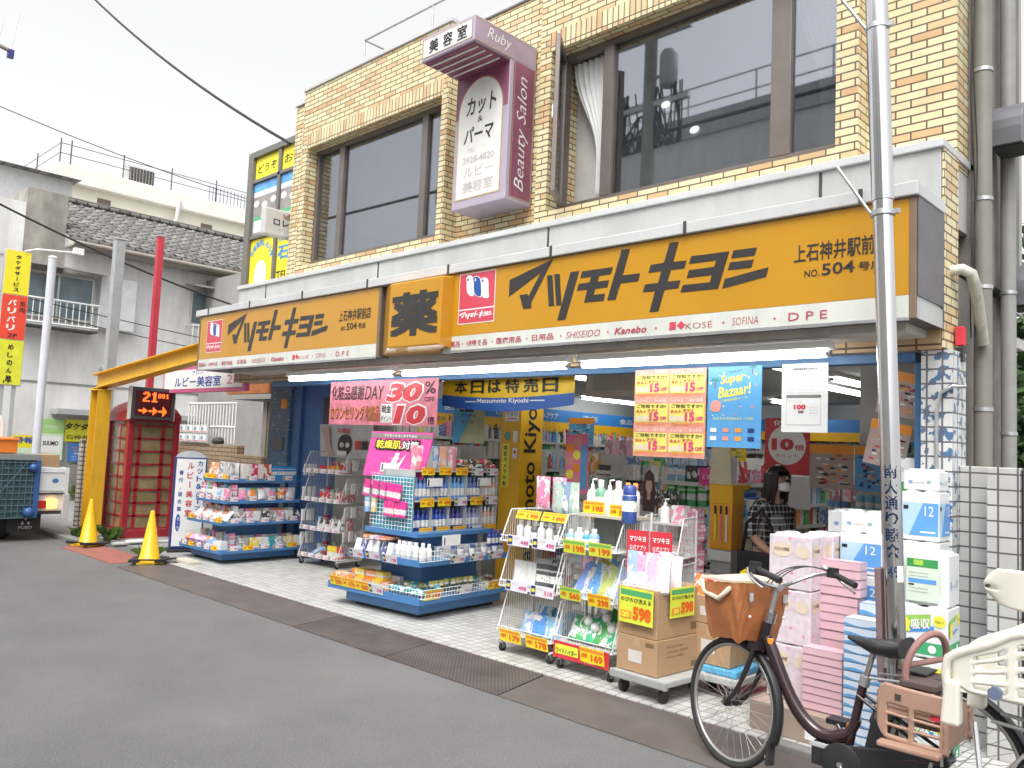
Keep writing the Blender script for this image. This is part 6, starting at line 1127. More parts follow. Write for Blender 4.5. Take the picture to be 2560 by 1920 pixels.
# ---------------------------------------------------------------- platform dolly with cartons and bags of scrubbers
dl = thing('platform_dolly', 'grey platform dolly carrying cartons at the front edge of the tiled floor', 'dolly', (-3.5, 4.73, .016), R_(-3))
b = MB(); b.box(0, .45, 0, .72, .11, .155, pm('dolly grey', (.42, .43, .42), .5, var=.08, stain=(.25, .25, .24), amt=.4)); b.box(-.01, .46, -.01, .01, .10, .158, pm('dolly edge', (.34, .35, .34), .5)); part(b, 'deck', dl, bev=.012)
for x in (.06, .39):
    for y in (.07, .65): c = MB(); c.tube([(x-.014, y, .045), (x+.014, y, .045)], .045, rubber, 16); c.box(x-.022, x+.022, y-.02, y+.02, .08, .112, zinc); part(c, 'castor', dl)
tapem = pm('carton tape', (.45, .31, .18), .35)
def carton(label, x0, x1, y0, y1, z0, z1, rz, group='brown cartons', open_=False, cx=0):
    t = thing('carton', label, 'carton', (x0, y0, z0), rz, group); w_, d, h = x1-x0, y1-y0, z1-z0; b = MB(); b.box(0, w_, 0, d, 0, h, card); part(b, 'body', t, bev=.004)
    k = MB(); k.rect(tapem, (w_*.42, 0, h*.72), w_*.16, h*.28, off=.001); k.rect(pm('carton print', (.2, .12, .06), .7), (w_*.72, 0, h*.78), w_*.2, h*.12, off=.001); k.rect(pm('carton label', (.62, .58, .54), .6), (w_*.3, 0, h*.28), w_*.34, h*.34, off=.002) if not open_ else None
    for i in range(3): k.text('取扱注意上積厳禁', MATS['carton print'], (w_, d*.2, h*(.75-.14*i)), d*(.35+.1*(i % 2)), h*.06, R=(0, 1, 0), off=.001)
    k.rect(MATS['carton print'], (w_, d*.72, h*.1), d*.2, h*.16, R=(0, 1, 0), off=.001); part(k, 'print', t); return t
carton('brown carton lower one of the two on the front dolly', -3.48, -3.14, 4.76, 5.3, .175, .41, R_(-3)); carton('brown carton upper one of the two on the front dolly, behind the lime price sheets', -3.49, -3.15, 4.77, 5.3, .413, .735, R_(-3), open_=True)
def pricesheet(label, O, w_, h_, R, rz=0):
    t = thing('price_sheet', label, 'price sheet', O, rz, 'lime price sheets on the cartons'); b = MB(); b.box(0, w_, -.004, 0, 0, h_, cardg); b.rect(pm('sheet green', (.08, .38, .14), .5), (.01, -.004, h_*.78), w_-.02, h_*.16, off=.001); b.text('のびのび洗える', blk, (.015, -.004, h_*.6), w_-.03, h_*.13, bold=.02, off=.002); b.text('598', redo, (w_*.42, -.004, h_*.1), w_*.54, h_*.4, bold=.06, off=.003); b.rect(orgp, (.015, -.004, h_*.12), w_*.33, h_*.22, off=.002); b.text('20', yy, (.03, -.004, h_*.15), w_*.22, h_*.16, bold=.06, off=.004); part(b, 'sheet', t)
pricesheet('lime price sheet marked 598 on the front of the upper carton', (-3.45, 4.735, .5), .29, .235, None, R_(-4)); pricesheet('lime price sheet marked 598 on the right side of the upper carton', (-3.125, 4.86, .55), .27, .2, None, R_(86))
GD = 'bags of body scrubbers in the carton'
for j in range(2): row('scrubber_bag', [m_pouch(.13, .25, 1), m_pouch(.12, .23, 2)], (-3.47, 4.84+.16*j, .72), (-3.14, 4.84+.16*j, .72), 4, [(.35, .5, .8), (.8, .4, .6), (.6, .5, .75), (.8, .75, .8)], 'clear bag of pink or blue scrubbers standing in the upper carton, %s row' % ('front' if j == 0 else 'back'), 'bag', GD, tilt=-.05)
row('scrubber_bag', [m_bag(.06)], (-3.46, 4.83, .70), (-3.15, 4.83, .70), 5, [(.8, .75, .78), (.8, .5, .6)], 'crumpled white scrubber bag at the rim of the upper carton', 'bag', GD)
dl2 = thing('platform_dolly', 'second grey dolly partly hidden behind the bicycle basket', 'dolly', (-3.2, 5.15, .016), 0); b = MB(); b.box(0, .42, 0, .5, .1, .15, MATS['dolly grey']); b.box(.02, .4, .03, .48, .151, .2, pm('blue tray', (.1, .4, .65), .4)); part(b, 'deck', dl2, bev=.01)
for x in (.06, .36): c = MB(); c.tube([(x-.014, .06, .045), (x+.014, .06, .045)], .045, rubber, 14); c.box(x-.02, x+.02, .04, .08, .08, .102, zinc); part(c, 'castor', dl2)
carton('brown carton lower one on the second dolly with the blue tray', -3.18, -2.86, 5.2, 5.6, .22, .49, 0); carton('brown carton upper one on the second dolly beside the lime sheet', -3.19, -2.88, 5.2, 5.6, .493, .68, 0)
row('goods_box', [m_pouch(.1, .16)], (-3.16, 5.24, .66), (-2.9, 5.24, .66), 3, [Or, Rd, (.8, .35, .1)], 'orange pack sticking out of the upper carton on the second dolly', 'pack', 'packs on the second dolly')
t = thing('red_board', 'low red board with white lettering leaning behind the bicycle wheel', 'signboard', (-3.35, 5.86, .016), R_(4)); b = MB(); b.box(0, .75, 0, .03, 0, .42, red); b.text('ポイント', wht, (.05, 0, .3), .4, .07, bold=.02, off=.003); b.rect(wht, (.02, 0, .27), .3, .12, off=.001); b.text('10:00', blk, (.04, 0, .29), .22, .06, off=.004); part(b, 'panel', t); b = MB(); b.box(0, .75, .031, .25, 0, .02, red); part(b, 'foot', t)
b = MB(); b.box(-4.9, -4.2, 5.35, 5.5, .017, .022, pm('red floor mat', (.28, .03, .05), .8)); b.box(-8.7, -8.0, 6.0, 6.6, .017, .022, MATS['red floor mat'])
for o_, lab in ((b, 'thin red mats on the tiled floor behind the racks'),): tag(o_.build('floor_mat'), lab, 'mat')
# ---------------------------------------------------------------- shelving and goods deeper inside the shop
def islandmat():
    m, nt, b = _new('mixed shelf goods'); g = N(nt, 'ShaderNodeNewGeometry'); tc = N(nt, 'ShaderNodeTexCoord')
    c = ramp(nt, g.outputs['Random Per Island'], [(0, Wh), (.14, Pi), (.24, LB), (.34, (.6, .6, .55)), (.44, Rd), (.52, (.1, .2, .45)), (.6, (.7, .55, .5)), (.7, Gr), (.78, (.75, .7, .6)), (.86, Or), (.92, Bk), (.96, Ye)], True)
    v = N(nt, 'ShaderNodeTexVoronoi', Scale=30.0); nt.links.new(tc.outputs['Object'], v.inputs['Vector']); f = ramp(nt, v.outputs['Distance'], [(0, (1, 1, 1)), (.3, (0, 0, 0))], True)
    mx = N(nt, 'ShaderNodeMixRGB'); nt.links.new(f, mx.inputs[0]); nt.links.new(c, mx.inputs[1]); mx.inputs[2].default_value = (.6, .58, .56, 1); nt.links.new(mx.outputs[0], b.inputs['Base Color']); b.inputs['Roughness'].default_value = .4
    return m
mixm = islandmat(); far = MB(); rr = random.Random(11)
pal = [Wh, Pi, LB, (.6, .6, .55), Rd, (.1, .2, .45), (.7, .5, .45), Gr, (.75, .7, .6), Or, Bk, (.5, .5, .52), (.2, .45, .6), (.65, .3, .45)]
kinds = [('goods_box', m_box(.1, .08, .17, 1)), ('goods_box', m_box(.08, .08, .2, 0)), ('bottle', m_bottle(.035, .2)), ('bottle', m_bottle(.03, .17, 2, 'c')), ('pouch', m_pouch(.13, .2, 1)), ('jar', m_jar(.04, .1)), ('spray_can', m_can(.03, .2)), ('goods_box', m_box(.13, .09, .12, 1))]
railm = pm('price rail', (.6, .6, .58), .4); shelfw = pm('white shop shelf', (.6, .6, .58), .45)
def shelving(label, x0, x1, y0, y1, levels, face, indiv=0, where='', back=True):
    """a run of shop shelving; face 'x' shows its +X side, 'y' its -Y side"""
    t = thing('shop_shelf', label, 'shop shelf', (0, 0, 0)); top = levels[-1]+.28
    b = MB()
    if face == 'x': b.box(x0, x0+.03, y0, y1, .02, top, shelfw); b.box(x0, x1, y0-.02, y0, .02, top, shelfw)
    else: b.box(x0, x1, y1-.03, y1, .02, top, shelfw)
    part(b, 'back_panel', t)
    for z in levels:
        b = MB(); b.box(x0, x1, y0+.001, y1-.031 if face == 'y' else y1, z-.025, z, shelfw)
        if face == 'x': b.box(x1, x1+.012, y0, y1, z-.035, z+.008, railm)
        else: b.box(x0, x1, y0-.012, y0, z-.035, z+.008, railm)
        part(b, 'shelf', t)
        L = (y1-y0) if face == 'x' else (x1-x0); s = .03
        while s < L-.06:
            name, me = rr.choice(kinds); w_ = .125 if name in ('goods_box', 'pouch') else .08; run = rr.randint(2, 5); col = rr.choice(pal)
            for q in range(run):
                if s+w_ > L: s = L; break
                px = (x1-.07-rr.uniform(0, .02)) if face == 'x' else x0+s+w_/2; py = (y0+s+w_/2) if face == 'x' else y0+.07+rr.uniform(0, .02)
                if s < indiv: good(name, me, (px, py, z+.001), col, 'small %s on the shelf boards %s' % ({'goods_box': 'printed carton', 'bottle': 'bottle', 'pouch': 'refill pouch', 'jar': 'round jar', 'spray_can': 'spray can'}[name], where), name.replace('_', ' '), 'goods on the shelves inside the shop', (0, 0, (1.57 if face == 'x' else 0)+rr.uniform(-.1, .1)), (1.18, 1.18, rr.uniform(1.1, 1.3)))
                else:
                    h = rr.uniform(.16, .25)
                    if name in ('bottle', 'spray_can', 'jar'): far.lathe([(.036, 0), (.036, h*.7), (.016, h*.8), (.016, h)], mixm, 7, (px, py, z+.001))
                    else: far.box(px-w_*.42, px+w_*.42, py-w_*.42, py+w_*.42, z+.001, z+h, mixm)
                s += w_
            if rr.random() < .5: 
                k = MB(); a = s-.2; O = (x1+.014, y0+a, z-.06) if face == 'x' else (x0+a, y0-.014, z-.06)
                if a > 0: card_(t, O, .13, .055, (0, 1, 0) if face == 'x' else (1, 0, 0), (0, 0, 1), rr.choice('yww'), rr.choice(('198', '298', '98', '548')))
    return t
lv = (.12, .37, .62, .87, 1.12, 1.37); lv6 = (.15, .42, .69, .96, 1.23, 1.5, 1.77)
shelving('tall white wall shelving along the left inner wall', -9.7, -9.3, 7.3, 13.4, lv6, 'x', 0)
shelving('white aisle shelving behind the middle shelf island', -8.3, -7.75, 8.8, 13.3, lv, 'x', 0, 'behind the middle island')
shelving('white aisle shelving right of the yellow pillar', -6.5, -5.95, 8.2, 13.2, lv, 'x', .4, 'right of the yellow pillar')
shelving('white aisle shelving behind the standing cut out girl', -4.95, -4.4, 8.0, 13.2, lv, 'x', .6, 'behind the cut out girl')
shelving('white end shelving facing the street right of the yellow pillar', -6.6, -5.9, 7.75, 8.1, lv, 'y', 9, 'facing the street right of the yellow pillar')
shelving('white end shelving facing the street behind the wire racks', -5.0, -4.3, 7.55, 7.9, lv, 'y', 9, 'facing the street behind the wire racks')
shelving('white shelving behind the person in the plaid shirt', -3.75, -2.97, 8.7, 9.05, lv, 'y', 9, 'behind the person')
shelving('white shelving half hidden behind the middle shelf island', -8.9, -7.6, 7.1, 7.45, lv, 'y', 9, 'behind the pink board')
shelving('short white shelving beside the yellow pillar foot', -5.75, -5.1, 6.9, 7.2, (.15, .45, .75, 1.0), 'y', 9, 'beside the yellow pillar foot')
shelving('low white display just behind the front wire racks', -4.85, -3.88, 5.95, 6.3, (.25, .52, .8), 'y', 9, 'of the low display behind the front racks')
shelving('white shelving right of the person near the paper packs', -2.9, -1.85, 7.3, 7.6, (.12, .42, .72, 1.02, 1.25), 'y', 9, 'right of the person')
shelving('tall white shelving along the back wall', -9.25, -3.0, 13.5, 13.9, lv6, 'y', 0)
shelving('low white shelving left of the person in the plaid shirt', -4.15, -3.5, 6.95, 7.3, (.12, .42, .72, .98), 'y', 9, 'left of the person')
o = far.build('shelf_goods'); o['label'] = 'crowded small packages on the far shelves inside the shop'; o['category'] = 'goods'; o['kind'] = 'stuff'
# blue and yellow headers over the far shelving
t = thing('shelf_header', 'blue and yellow header boards running above the far shelves', 'header board', (0, 0, 0)); hb = pm('header blue', (.03, .2, .55), .4)
b = MB(); b.box(-9.7, -9.4, 6.9, 13.9, 2.13, 2.34, hb); b.box(-9.7, -9.4, 6.9, 13.9, 1.95, 2.128, yp); b.box(-9.39, -2.97, 13.45, 13.95, 2.13, 2.34, hb); b.box(-9.39, -2.97, 13.45, 13.95, 1.98, 2.128, yp); part(b, 'board', t)
w = MB()
for i, s in enumerate(('化粧品', '医薬品', '日用品', 'ヘアケア', '洗剤', '食品')): w.text(s, wht, (-9.4, 7.2+i*1.1, 2.18), .42, .1, R=(0, 1, 0), bold=.02, off=.004)
w.text('Matsumoto Kiyoshi', navy, (-9.4, 7.5, 1.99), 1.4, .11, R=(0, 1, 0), off=.004); part(w, 'lettering', t)
# hanging strips of packs, slim display stand, cut-out girl, blue crates
GH = 'packs hanging inside the shop'
for k_, (x, y, z, n, c, lab) in enumerate(((-5.55, 7.6, 1.35, 6, (.6, .6, .58), 'white blister pack hanging right of the yellow pillar'), (-5.5, 7.55, 1.1, 6, Bk, 'dark blister pack hanging right of the yellow pillar'), (-3.6, 8.6, 1.25, 7, (.5, .2, .25), 'red blister pack hanging behind the person'), (-3.0, 8.6, 1.05, 7, Pi, 'pink blister pack hanging behind the person'), (-2.7, 8.6, .85, 7, (.3, .3, .32), 'grey blister pack hanging behind the person'), (-4.0, 6.9, 1.1, 4, (.05, .2, .6), 'blue pack hanging left of the person'), (-8.75, 6.7, 1.25, 7, Bk, 'dark pack hanging in the upper row right of the rear rack'), (-8.75, 6.7, .95, 7, (.3, .28, .3), 'grey pack hanging in the middle row right of the rear rack'), (-8.75, 6.7, .62, 7, Bk, 'dark pack hanging in the lower row right of the rear rack'), (-5.9, 7.7, 1.62, 7, (.55, .3, .4), 'pink pack hanging in the top row right of the yellow pillar'), (-4.95, 7.5, 1.55, 7, (.3, .45, .6), 'pale blue pack hanging above the cut out girl'), (-4.2, 8.6, 1.45, 6, Wh, 'white pack hanging under the coupon sheet'), (-3.75, 8.6, 1.0, 6, (.2, .3, .6), 'navy pack hanging left of the person'))):
    row('hanging_pack', [m_box(.09, .02, .17, 1)], (x, y, z), (x+.75, y, z), n, [c, tuple(min(1, q*1.6) for q in c)], lab, 'pack', GH)
for k_, (x, y, z, w_, h_) in enumerate(((-6.7, 8.0, 1.72, .4, .34), (-5.6, 8.3, 1.75, .3, .22), (-5.2, 9, 1.6, .4, .2), (-4.3, 8.6, 1.6, .28, .24), (-3.4, 8.65, 1.5, .3, .22), (-2.35, 7.25, 1.3, .35, .2))): hung('flyer', ('teal', 'pale', 'yellow', 'pink', 'white', 'red')[k_]+' edged flyer hung over the inner shelves, %s from the left' % ('first', 'second', 'third', 'fourth', 'fifth', 'sixth')[k_], x, y, z, w_, h_, (MATS['sheet cyan'], flyerp, cardy, pinkp, MATS['white paper'], red)[k_], flyer)
st = thing('brush_stand', 'narrow yellow and orange display stand with brushes, left of the person', 'display stand', (-3.86, 6.6, .29)); b = MB(); b.box(0, .22, 0, .2, .55, .95, pm('stand orange', (.8, .36, .03), .45)); b.box(-.005, .225, -.005, .205, .95, 1.12, yp); b.box(.01, .21, .01, .19, -.276, .55, pm('clear stand leg', (.5, .5, .5), .3)); part(b, 'body', st, bev=.004)
b = MB()
for i in range(3): b.rect(blk, (.05+i*.055, -.005, .86), .02, .07, off=.004); b.rect((Gr, Pi, Or) and (MATS['poster yellow'], pinkp, wht)[i], (.052+i*.055, 0, .62), .016, .23, off=.008)
b.rect(wht, (0, 0, .45), .22, .09, off=.006); b.rect(yy, (.05, 0, 1.13), .1, .3, off=-.05); part(b, 'print', st)
b = MB(); b.add([(-.0, -.02, 1.12), (.22, -.02, 1.12), (.2, -.02, 1.5), (.03, -.02, 1.52)], [(0, 1, 2, 3)], pm('pale topper', (.55, .5, .33), .5)); part(b, 'topper', st, solid=.006)
cg = thing('cut_out_figure', 'flat cardboard cut out of a long haired girl in a grey dress', 'cut out', (-4.98, 7.1, .014)); cg.scale = (.9, 1, 1.17); outl = [(.02, 0), (.26, 0), (.27, .75), (.24, .93), (.19, .98), (.2, 1.03), (.22, 1.1), (.2, 1.22), (.14, 1.26), (.08, 1.22), (.06, 1.1), (.08, 1.03), (.09, .98), (.03, .93), (.0, .75)]
b = MB(); b.prism([(x, 0, z) for x, z in outl], (0, .008, 0), pm('printed grey dress', (.4, .37, .38), .5)); b.poly([(x, -.002, z) for x, z in ((.06, .9), (.22, .9), (.225, 1.1), (.2, 1.22), (.14, 1.26), (.08, 1.22), (.055, 1.1))], pm('printed hair', (.06, .03, .025), .5)); b.disc(skinp, (.14, -.002, 1.12), .045, .062, off=.002); b.rect(skinp, (.12, -.002, 1.0), .04, .07, off=.0015); b.rect(MATS['printed hair'], (.09, -.002, 1.165), .1, .03, off=.003); part(b, 'board', cg)
for i, (x, y, z, w_, h_, c, lab) in enumerate(((-4.5, 7.99, 1.0, .28, .24, (.02, .12, .5), 'blue tub on the shelving behind the brush stand'), (-3.6, 8.2, .6, .3, .25, (.02, .1, .45), 'blue tub on the low white stand behind the person'))):
    b = MB(); b.hexa([(0, 0, 0), (w_, 0, 0), (w_, .3, 0), (0, .3, 0), (-.03, -.03, h_), (w_+.03, -.03, h_), (w_+.03, .33, h_), (-.03, .33, h_)], pm('tub blue', (.02, .1, .42), .35)); b.box(.05, w_-.05, .03, .27, h_+.001, h_+.05, bluepl); o = tag(b.build('blue_tub', bev=.01), lab, 'tub', 'blue tubs inside the shop'); o.location = (x, y, z)
b = MB(); b.box(-3.65, -3.25, 8.15, 8.55, .0, .598, shelfw); tag(b.build('low_stand', bev=.004), 'plain white low stand carrying the blue tubs', 'stand')
# back basket wagon right behind the wire racks: white wire with big white pump bottle and pink box
wg = wirerack('low white wire basket wagon behind the lime price sheets', (-3.74, 5.35, .016), R_(8), .32, .34, (.5, .85), 1.2); MW = at((-3.74, 5.35, .016), R_(8)); part(MB().box(.01, .31, .2, .33, 1.085, 1.1, pm('wagon tray', (.5, .5, .48), .5)), 'tray', wg)
good('pump_bottle', m_pump(.04, .19), MW @ Vector((.1, .25, 1.1)), Wh, 'large white pump bottle on the low wire wagon', 'bottle', 'goods on the low wire wagon'); good('goods_box', m_box(.11, .09, .14, 1), MW @ Vector((.22, .27, 1.1)), Pi, 'pink and red boxed set on the low wire wagon', 'goods', 'goods on the low wire wagon'); row('goods_box', [m_box(.14, .1, .08, 0)], (.02, .12, .86), (.3, .12, .86), 2, [Wh, (.5, .3, .3)], 'pale carton in the basket of the low wire wagon', 'goods', 'goods on the low wire wagon', M=MW)
row('silver_pack', [m_bag(.07)], (-3.45, 6.1, .62), (-2.95, 6.1, .62), 5, [(.45, .46, .48), (.5, .45, .2), Wh], 'crumpled silver pack on the dark low table before the person', 'pack', 'silver packs on the dark table', jit=.03); tag(MB().box(-3.5, -2.9, 5.98, 6.28, .0, .615, pm('dark low table', (.08, .07, .07), .6)).build('dark_table', bev=.005), 'dark low table with silver packs in front of the person', 'table'); cd_ = thing('price_sheet', 'yellow price sheet tilted on the dark low table', 'price sheet', (-3.1, 5.97, .6), 0); cd_.rotation_euler = (0, R_(-35), 0); part(MB().box(0, .06, -.004, 0, 0, .2, cardy), 'sheet', cd_)
for j in range(8): row('flat_pack', [m_box(.12, .14, .062, j % 2)], (-3.76, 5.82, .72+j*.064), (-3.48, 5.82, .72+j*.064), 2, [(.6, .5, .5), Pi, (.25, .15, .3)], 'flat stacked carton in the pile right of the low wire wagon', 'goods', 'stacked flat cartons')
b = MB(); b.box(-3.78, -3.42, 5.72, 5.95, .0, .719, shelfw); tag(b.build('white_table', bev=.004), 'white block table under the flat stacked cartons', 'table')

# ---------------------------------------------------------------- toilet paper and tissue stacks at the right of the entrance
film = pm('white wrapped paper', (.76, .77, .77), .35, var=.02, coat=.3)
def packtop(b, w_, d, h, m, nx=2, ny=2):
    for i in range(nx):
        for j in range(ny): r = min(w_/nx, d/ny)*.48; b.lathe([(r*.92, h-.02), (r*.95, h-.004), (r*.8, h+.008), (r*.3, h+.006), (r*.28, h-.004), (.001, h-.006)], m, 16, (w_*(i+.5)/nx, d*(j+.5)/ny, 0))
def rollpack(label, group, loc, w_, d, h, rz, style):
    t = thing('paper_pack', label, 'paper pack', loc, rz, group); b = MB(); b.box(0, w_, 0, d, 0, h-.006, {'aroma': pm('lilac floral wrap', (.66, .58, .63), .4, var=.16, scale=22, coat=.3)}.get(style, film)); packtop(b, w_, d, h, film); part(b, 'wrap', t, bev=.02)
    k = MB(); X = Vector((1, 0, 0)); Y = Vector((0, 1, 0)); faces = (((0, 0, 0), X, w_), ((w_, 0, 0), Y, d))
    for O, R, L in faces:
        O = Vector(O)
        if style == '12':
            k.add([O+R*L*.02+Vector((0, 0, h*.1))+R.cross(Vector((0, 0, 1)))*.001]+[O+R*L*a+Vector((0, 0, h*c))+R.cross(Vector((0, 0, 1)))*.001 for a, c in ((.98, .1), (.98, .76), (.02, .76))], [(0, 1, 2, 3)], pm('pale blue wrap', (.42, .62, .78), .4)); n_ = R.cross(Vector((0, 0, 1)))*.002
            k.add([O+R*L*a+Vector((0, 0, h*c))+n_ for a, c in ((.2, .1), (.98, .1), (.98, .76), (.58, .76))], [(0, 1, 2, 3)], pm('mid blue wrap', (.12, .34, .72), .4)); k.text('12', wht, O+R*L*.62+Vector((0, 0, h*.5)), L*.24, h*.2, R, off=.004); k.rect(blk, O+R*L*.05+Vector((0, 0, h*.62)), L*.13, h*.08, R, off=.003); k.rect(wht, O+R*L*.5+Vector((0, 0, h*.16)), L*.4, h*.03, R, off=.003); k.box(0, 0, 0, 0, 0, 0, film) if 0 else None
        elif style == 'aroma':
            k.disc(pm('cream oval', (.68, .58, .46), .5), O+R*L*.3+Vector((0, 0, h*.72)), L*.26, h*.14, R, off=.002); k.text('アロマの時間', pm('brown lettering', (.2, .1, .07), .5), O+R*L*.12+Vector((0, 0, h*.69)), L*.36, h*.07, R, bold=.02, off=.004); k.disc(MATS['cream oval'], O+R*L*.8+Vector((0, 0, h*.7)), L*.17, h*.12, R, off=.002)
            for a, c in ((.2, .2), (.55, .3), (.85, .18), (.5, .93)): k.disc(pm('petal pink', (.72, .3, .42), .5), O+R*L*a+Vector((0, 0, h*c)), L*.04, h*.03, R, off=.002, n=7)
        elif style == 'green': k.add([O+R*L*a+Vector((0, 0, h*c))+R.cross(Vector((0, 0, 1)))*.001 for a, c in ((0.02, 0.05), (.98, .05), (.98, .62), (.02, .55))], [(0, 1, 2, 3)], pm('wrap green', (.05, .32, .09), .4)); k.add([O+R*L*a+Vector((0, 0, h*c))+R.cross(Vector((0, 0, 1)))*.002 for a, c in ((0.02, 0.05), (.3, .05), (.12, .56), (.02, .56))], [(0, 1, 2, 3)], pm('wrap lime', (.4, .62, .1), .4)); k.disc(fade, O+R*L*.5+Vector((0, 0, h*.8)), L*.1, h*.05, R)
        elif style == 'plain': k.disc(pm('pale blue dot', (.25, .35, .6), .5), O+R*L*.2+Vector((0, 0, h*.4)), L*.06, h*.09, R); k.rect(fade, O+R*L*.3+Vector((0, 0, h*.35)), L*.3, h*.05, R); k.disc(pm('pale green dot', (.3, .45, .35), .5), O+R*L*.72+Vector((0, 0, h*.42)), L*.06, h*.09, R)
        elif style == 'towel':
            Rr = (R*math.cos(R_(10))+Vector((0, 0, math.sin(R_(10))))); k.rect(pm('towel green', (.06, .38, .16), .4), O+R*L*.02+Vector((0, 0, h*.06)), L*.96, h*.24, R, off=.001); k.rect(pm('towel blue', (.06, .3, .68), .4), O+R*L*.05+Vector((0, 0, h*.42)), L*.7, h*.1, Rr, off=.002); k.text('激', yy, O+R*L*.04+Vector((0, 0, h*.44)), L*.24, h*.26, Rr, bold=.08, off=.006); k.text('吸収', wht, O+R*L*.3+Vector((0, 0, h*.52)), L*.36, h*.2, Rr, bold=.04, off=.005); k.rect(pm('towel lime', (.3, .55, .1), .4), O+R*L*.02+Vector((0, 0, h*.45)), L*.66, h*.3, Rr, off=.0015); k.disc(yy, O+R*L*.84+Vector((0, 0, h*.74)), L*.12, h*.12, R, off=.003); k.text('No.1', blk, O+R*L*.77+Vector((0, 0, h*.71)), L*.14, h*.06, R, off=.006); k.disc(yy, O+R*L*.3+Vector((0, 0, h*.14)), L*.06, h*.08, R, off=.004); k.disc(wht, O+R*L*.7+Vector((0, 0, h*.18)), L*.08, h*.08, R, off=.004)
    part(k, 'print', t); return t
GP = 'toilet paper packs piled at the entrance'
for i in range(3): rollpack('lilac flowered pack with cream ovals, %s in its column' % ('bottom', 'middle', 'top')[i], GP, (-2.47, 4.96, .19+i*.333), .27, .24, .33, R_(2), 'aroma')
b = MB(); b.box(-2.5, -1.98, 4.8, 5.05, .016, .186, pm('dull brown base box', (.36, .28, .23), .7)); b.box(-2.5, -1.962, 5.05, 5.56, .016, .186, pm('dull brown base box', (.36, .28, .23), .7)); b.rect(wht, (-2.15, 4.8, .04), .1, .06, off=.002); tag(b.build('base_box', bev=.005), 'low brown base box under the lilac packs and pink tissues', 'box')
rollpack('lilac flowered pack tucked behind the lilac column', GP, (-2.37, 5.24, .856), .19, .2, .33, 0, 'aroma')
for i in range(2): rollpack('lilac flowered pack hidden low behind the lilac column, %s' % ('lower', 'upper')[i], GP, (-2.37, 5.24, .19+i*.333), .19, .2, .33, 0, 'aroma')
for i, (x, y) in enumerate(((-1.93, 5.36), (-2.18, 5.36))): rollpack('plain white pack lying on the blue packs, %s' % ('nearer the pole', 'farther left')[i], GP, (x, y, 1.222 if i == 0 else 1.213), .25, .16, .13, 0, 'plain')
for i in range(4): rollpack('pale blue pack marked 12 in the left stack behind the pink tissues, %s' % ('bottom', 'second lowest', 'second highest', 'top')[i], GP, (-2.17, 5.32, .19+i*.256), .26, .22, .253, 0, '12')
for i in range(4): rollpack('pale blue pack marked 12 stacked behind the steel pole, %s' % ('lowest', 'second from the bottom', 'third from the bottom', 'topmost')[i], GP, (-1.90, 5.34, .016+i*.301), .1, .2, .298, 0, '12')
for i in range(2): rollpack('pale blue pack marked 12 right of the steel pole, %s' % ('lower', 'upper')[i], GP, (-1.785, 5.29, .91+i*.296), .21, .2, .293, 0, '12')
for i, x in enumerate((-2.42, -2.1)): rollpack('plain white pack at the back on the stack, %s' % ('left', 'right')[i], GP, (x, 5.72, 1.17), .3, .24, .15, 0, 'plain')
b = MB(); b.box(-2.45, -1.76, 5.7, 6.05, 0.014, 1.168, shelfw); tag(b.build('paper_shelf', bev=.005), 'white shelf block hidden behind the paper packs', 'stand')
rollpack('green and white pack standing high behind the steel pole', GP, (-2.0, 5.62, 1.33), .19, .2, .36, 0, 'green'); rollpack('plain white pack on the very top right of the steel pole', GP, (-1.78, 5.3, 1.503), .2, .18, .12, 0, 'plain')
rollpack('big white pack with framed sale sheet right of the pole', GP, (-1.705, 5.05, .87), .25, .22, .29, R_(2), 'plain')
for i in range(3): rollpack('white kitchen roll pack with blue and green print, %s' % ('bottom', 'middle', 'top')[i], GP, (-1.72, 5.02, .016+i*.285), .27, .24, .28, R_(2), 'towel')
rollpack('pale blue pack marked 12 under the upper packs right of the pole', GP, (-1.785, 5.29, .614), .21, .2, .293, 0, '12')
for i in range(2): rollpack('pale blue pack at the foot of the stack right of the pole, %s' % ('lower', 'upper')[i], GP, (-1.785, 5.29, .016+i*.299), .21, .2, .296, 0, '12')
b = MB(); b.box(-1.99, -1.74, 5.56, 5.85, .014, 1.328, shelfw); tag(b.build('paper_shelf', bev=.005), 'white block that carries the green pack behind the pole', 'stand')
t = thing('price_sheet', 'framed white sale sheet with green header on the big white pack', 'price sheet', (-1.67, 5.03, .89), R_(2)); b = MB(); b.box(0, .17, -.004, 0, 0, .24, pm('sheet pale green', (.66, .76, .64), .5)); b.rect(MATS['wrap green'], (.004, -.004, .19), .162, .045, off=.001); b.rect(MATS['wrap lime'], (.04, -.004, .2), .05, .03, off=.002); b.rect(MATS['mid blue wrap'], (.012, -.004, .1), .146, .025, off=.001)
for i in range(4): b.rect(grey, (.015, -.004, .155-.018*i if i < 2 else .07-.02*(i-2)), .1, .004, off=.001)
b.rect(blk, (.012, -.004, .085), .03, .01, off=.001); part(b, 'sheet', t)
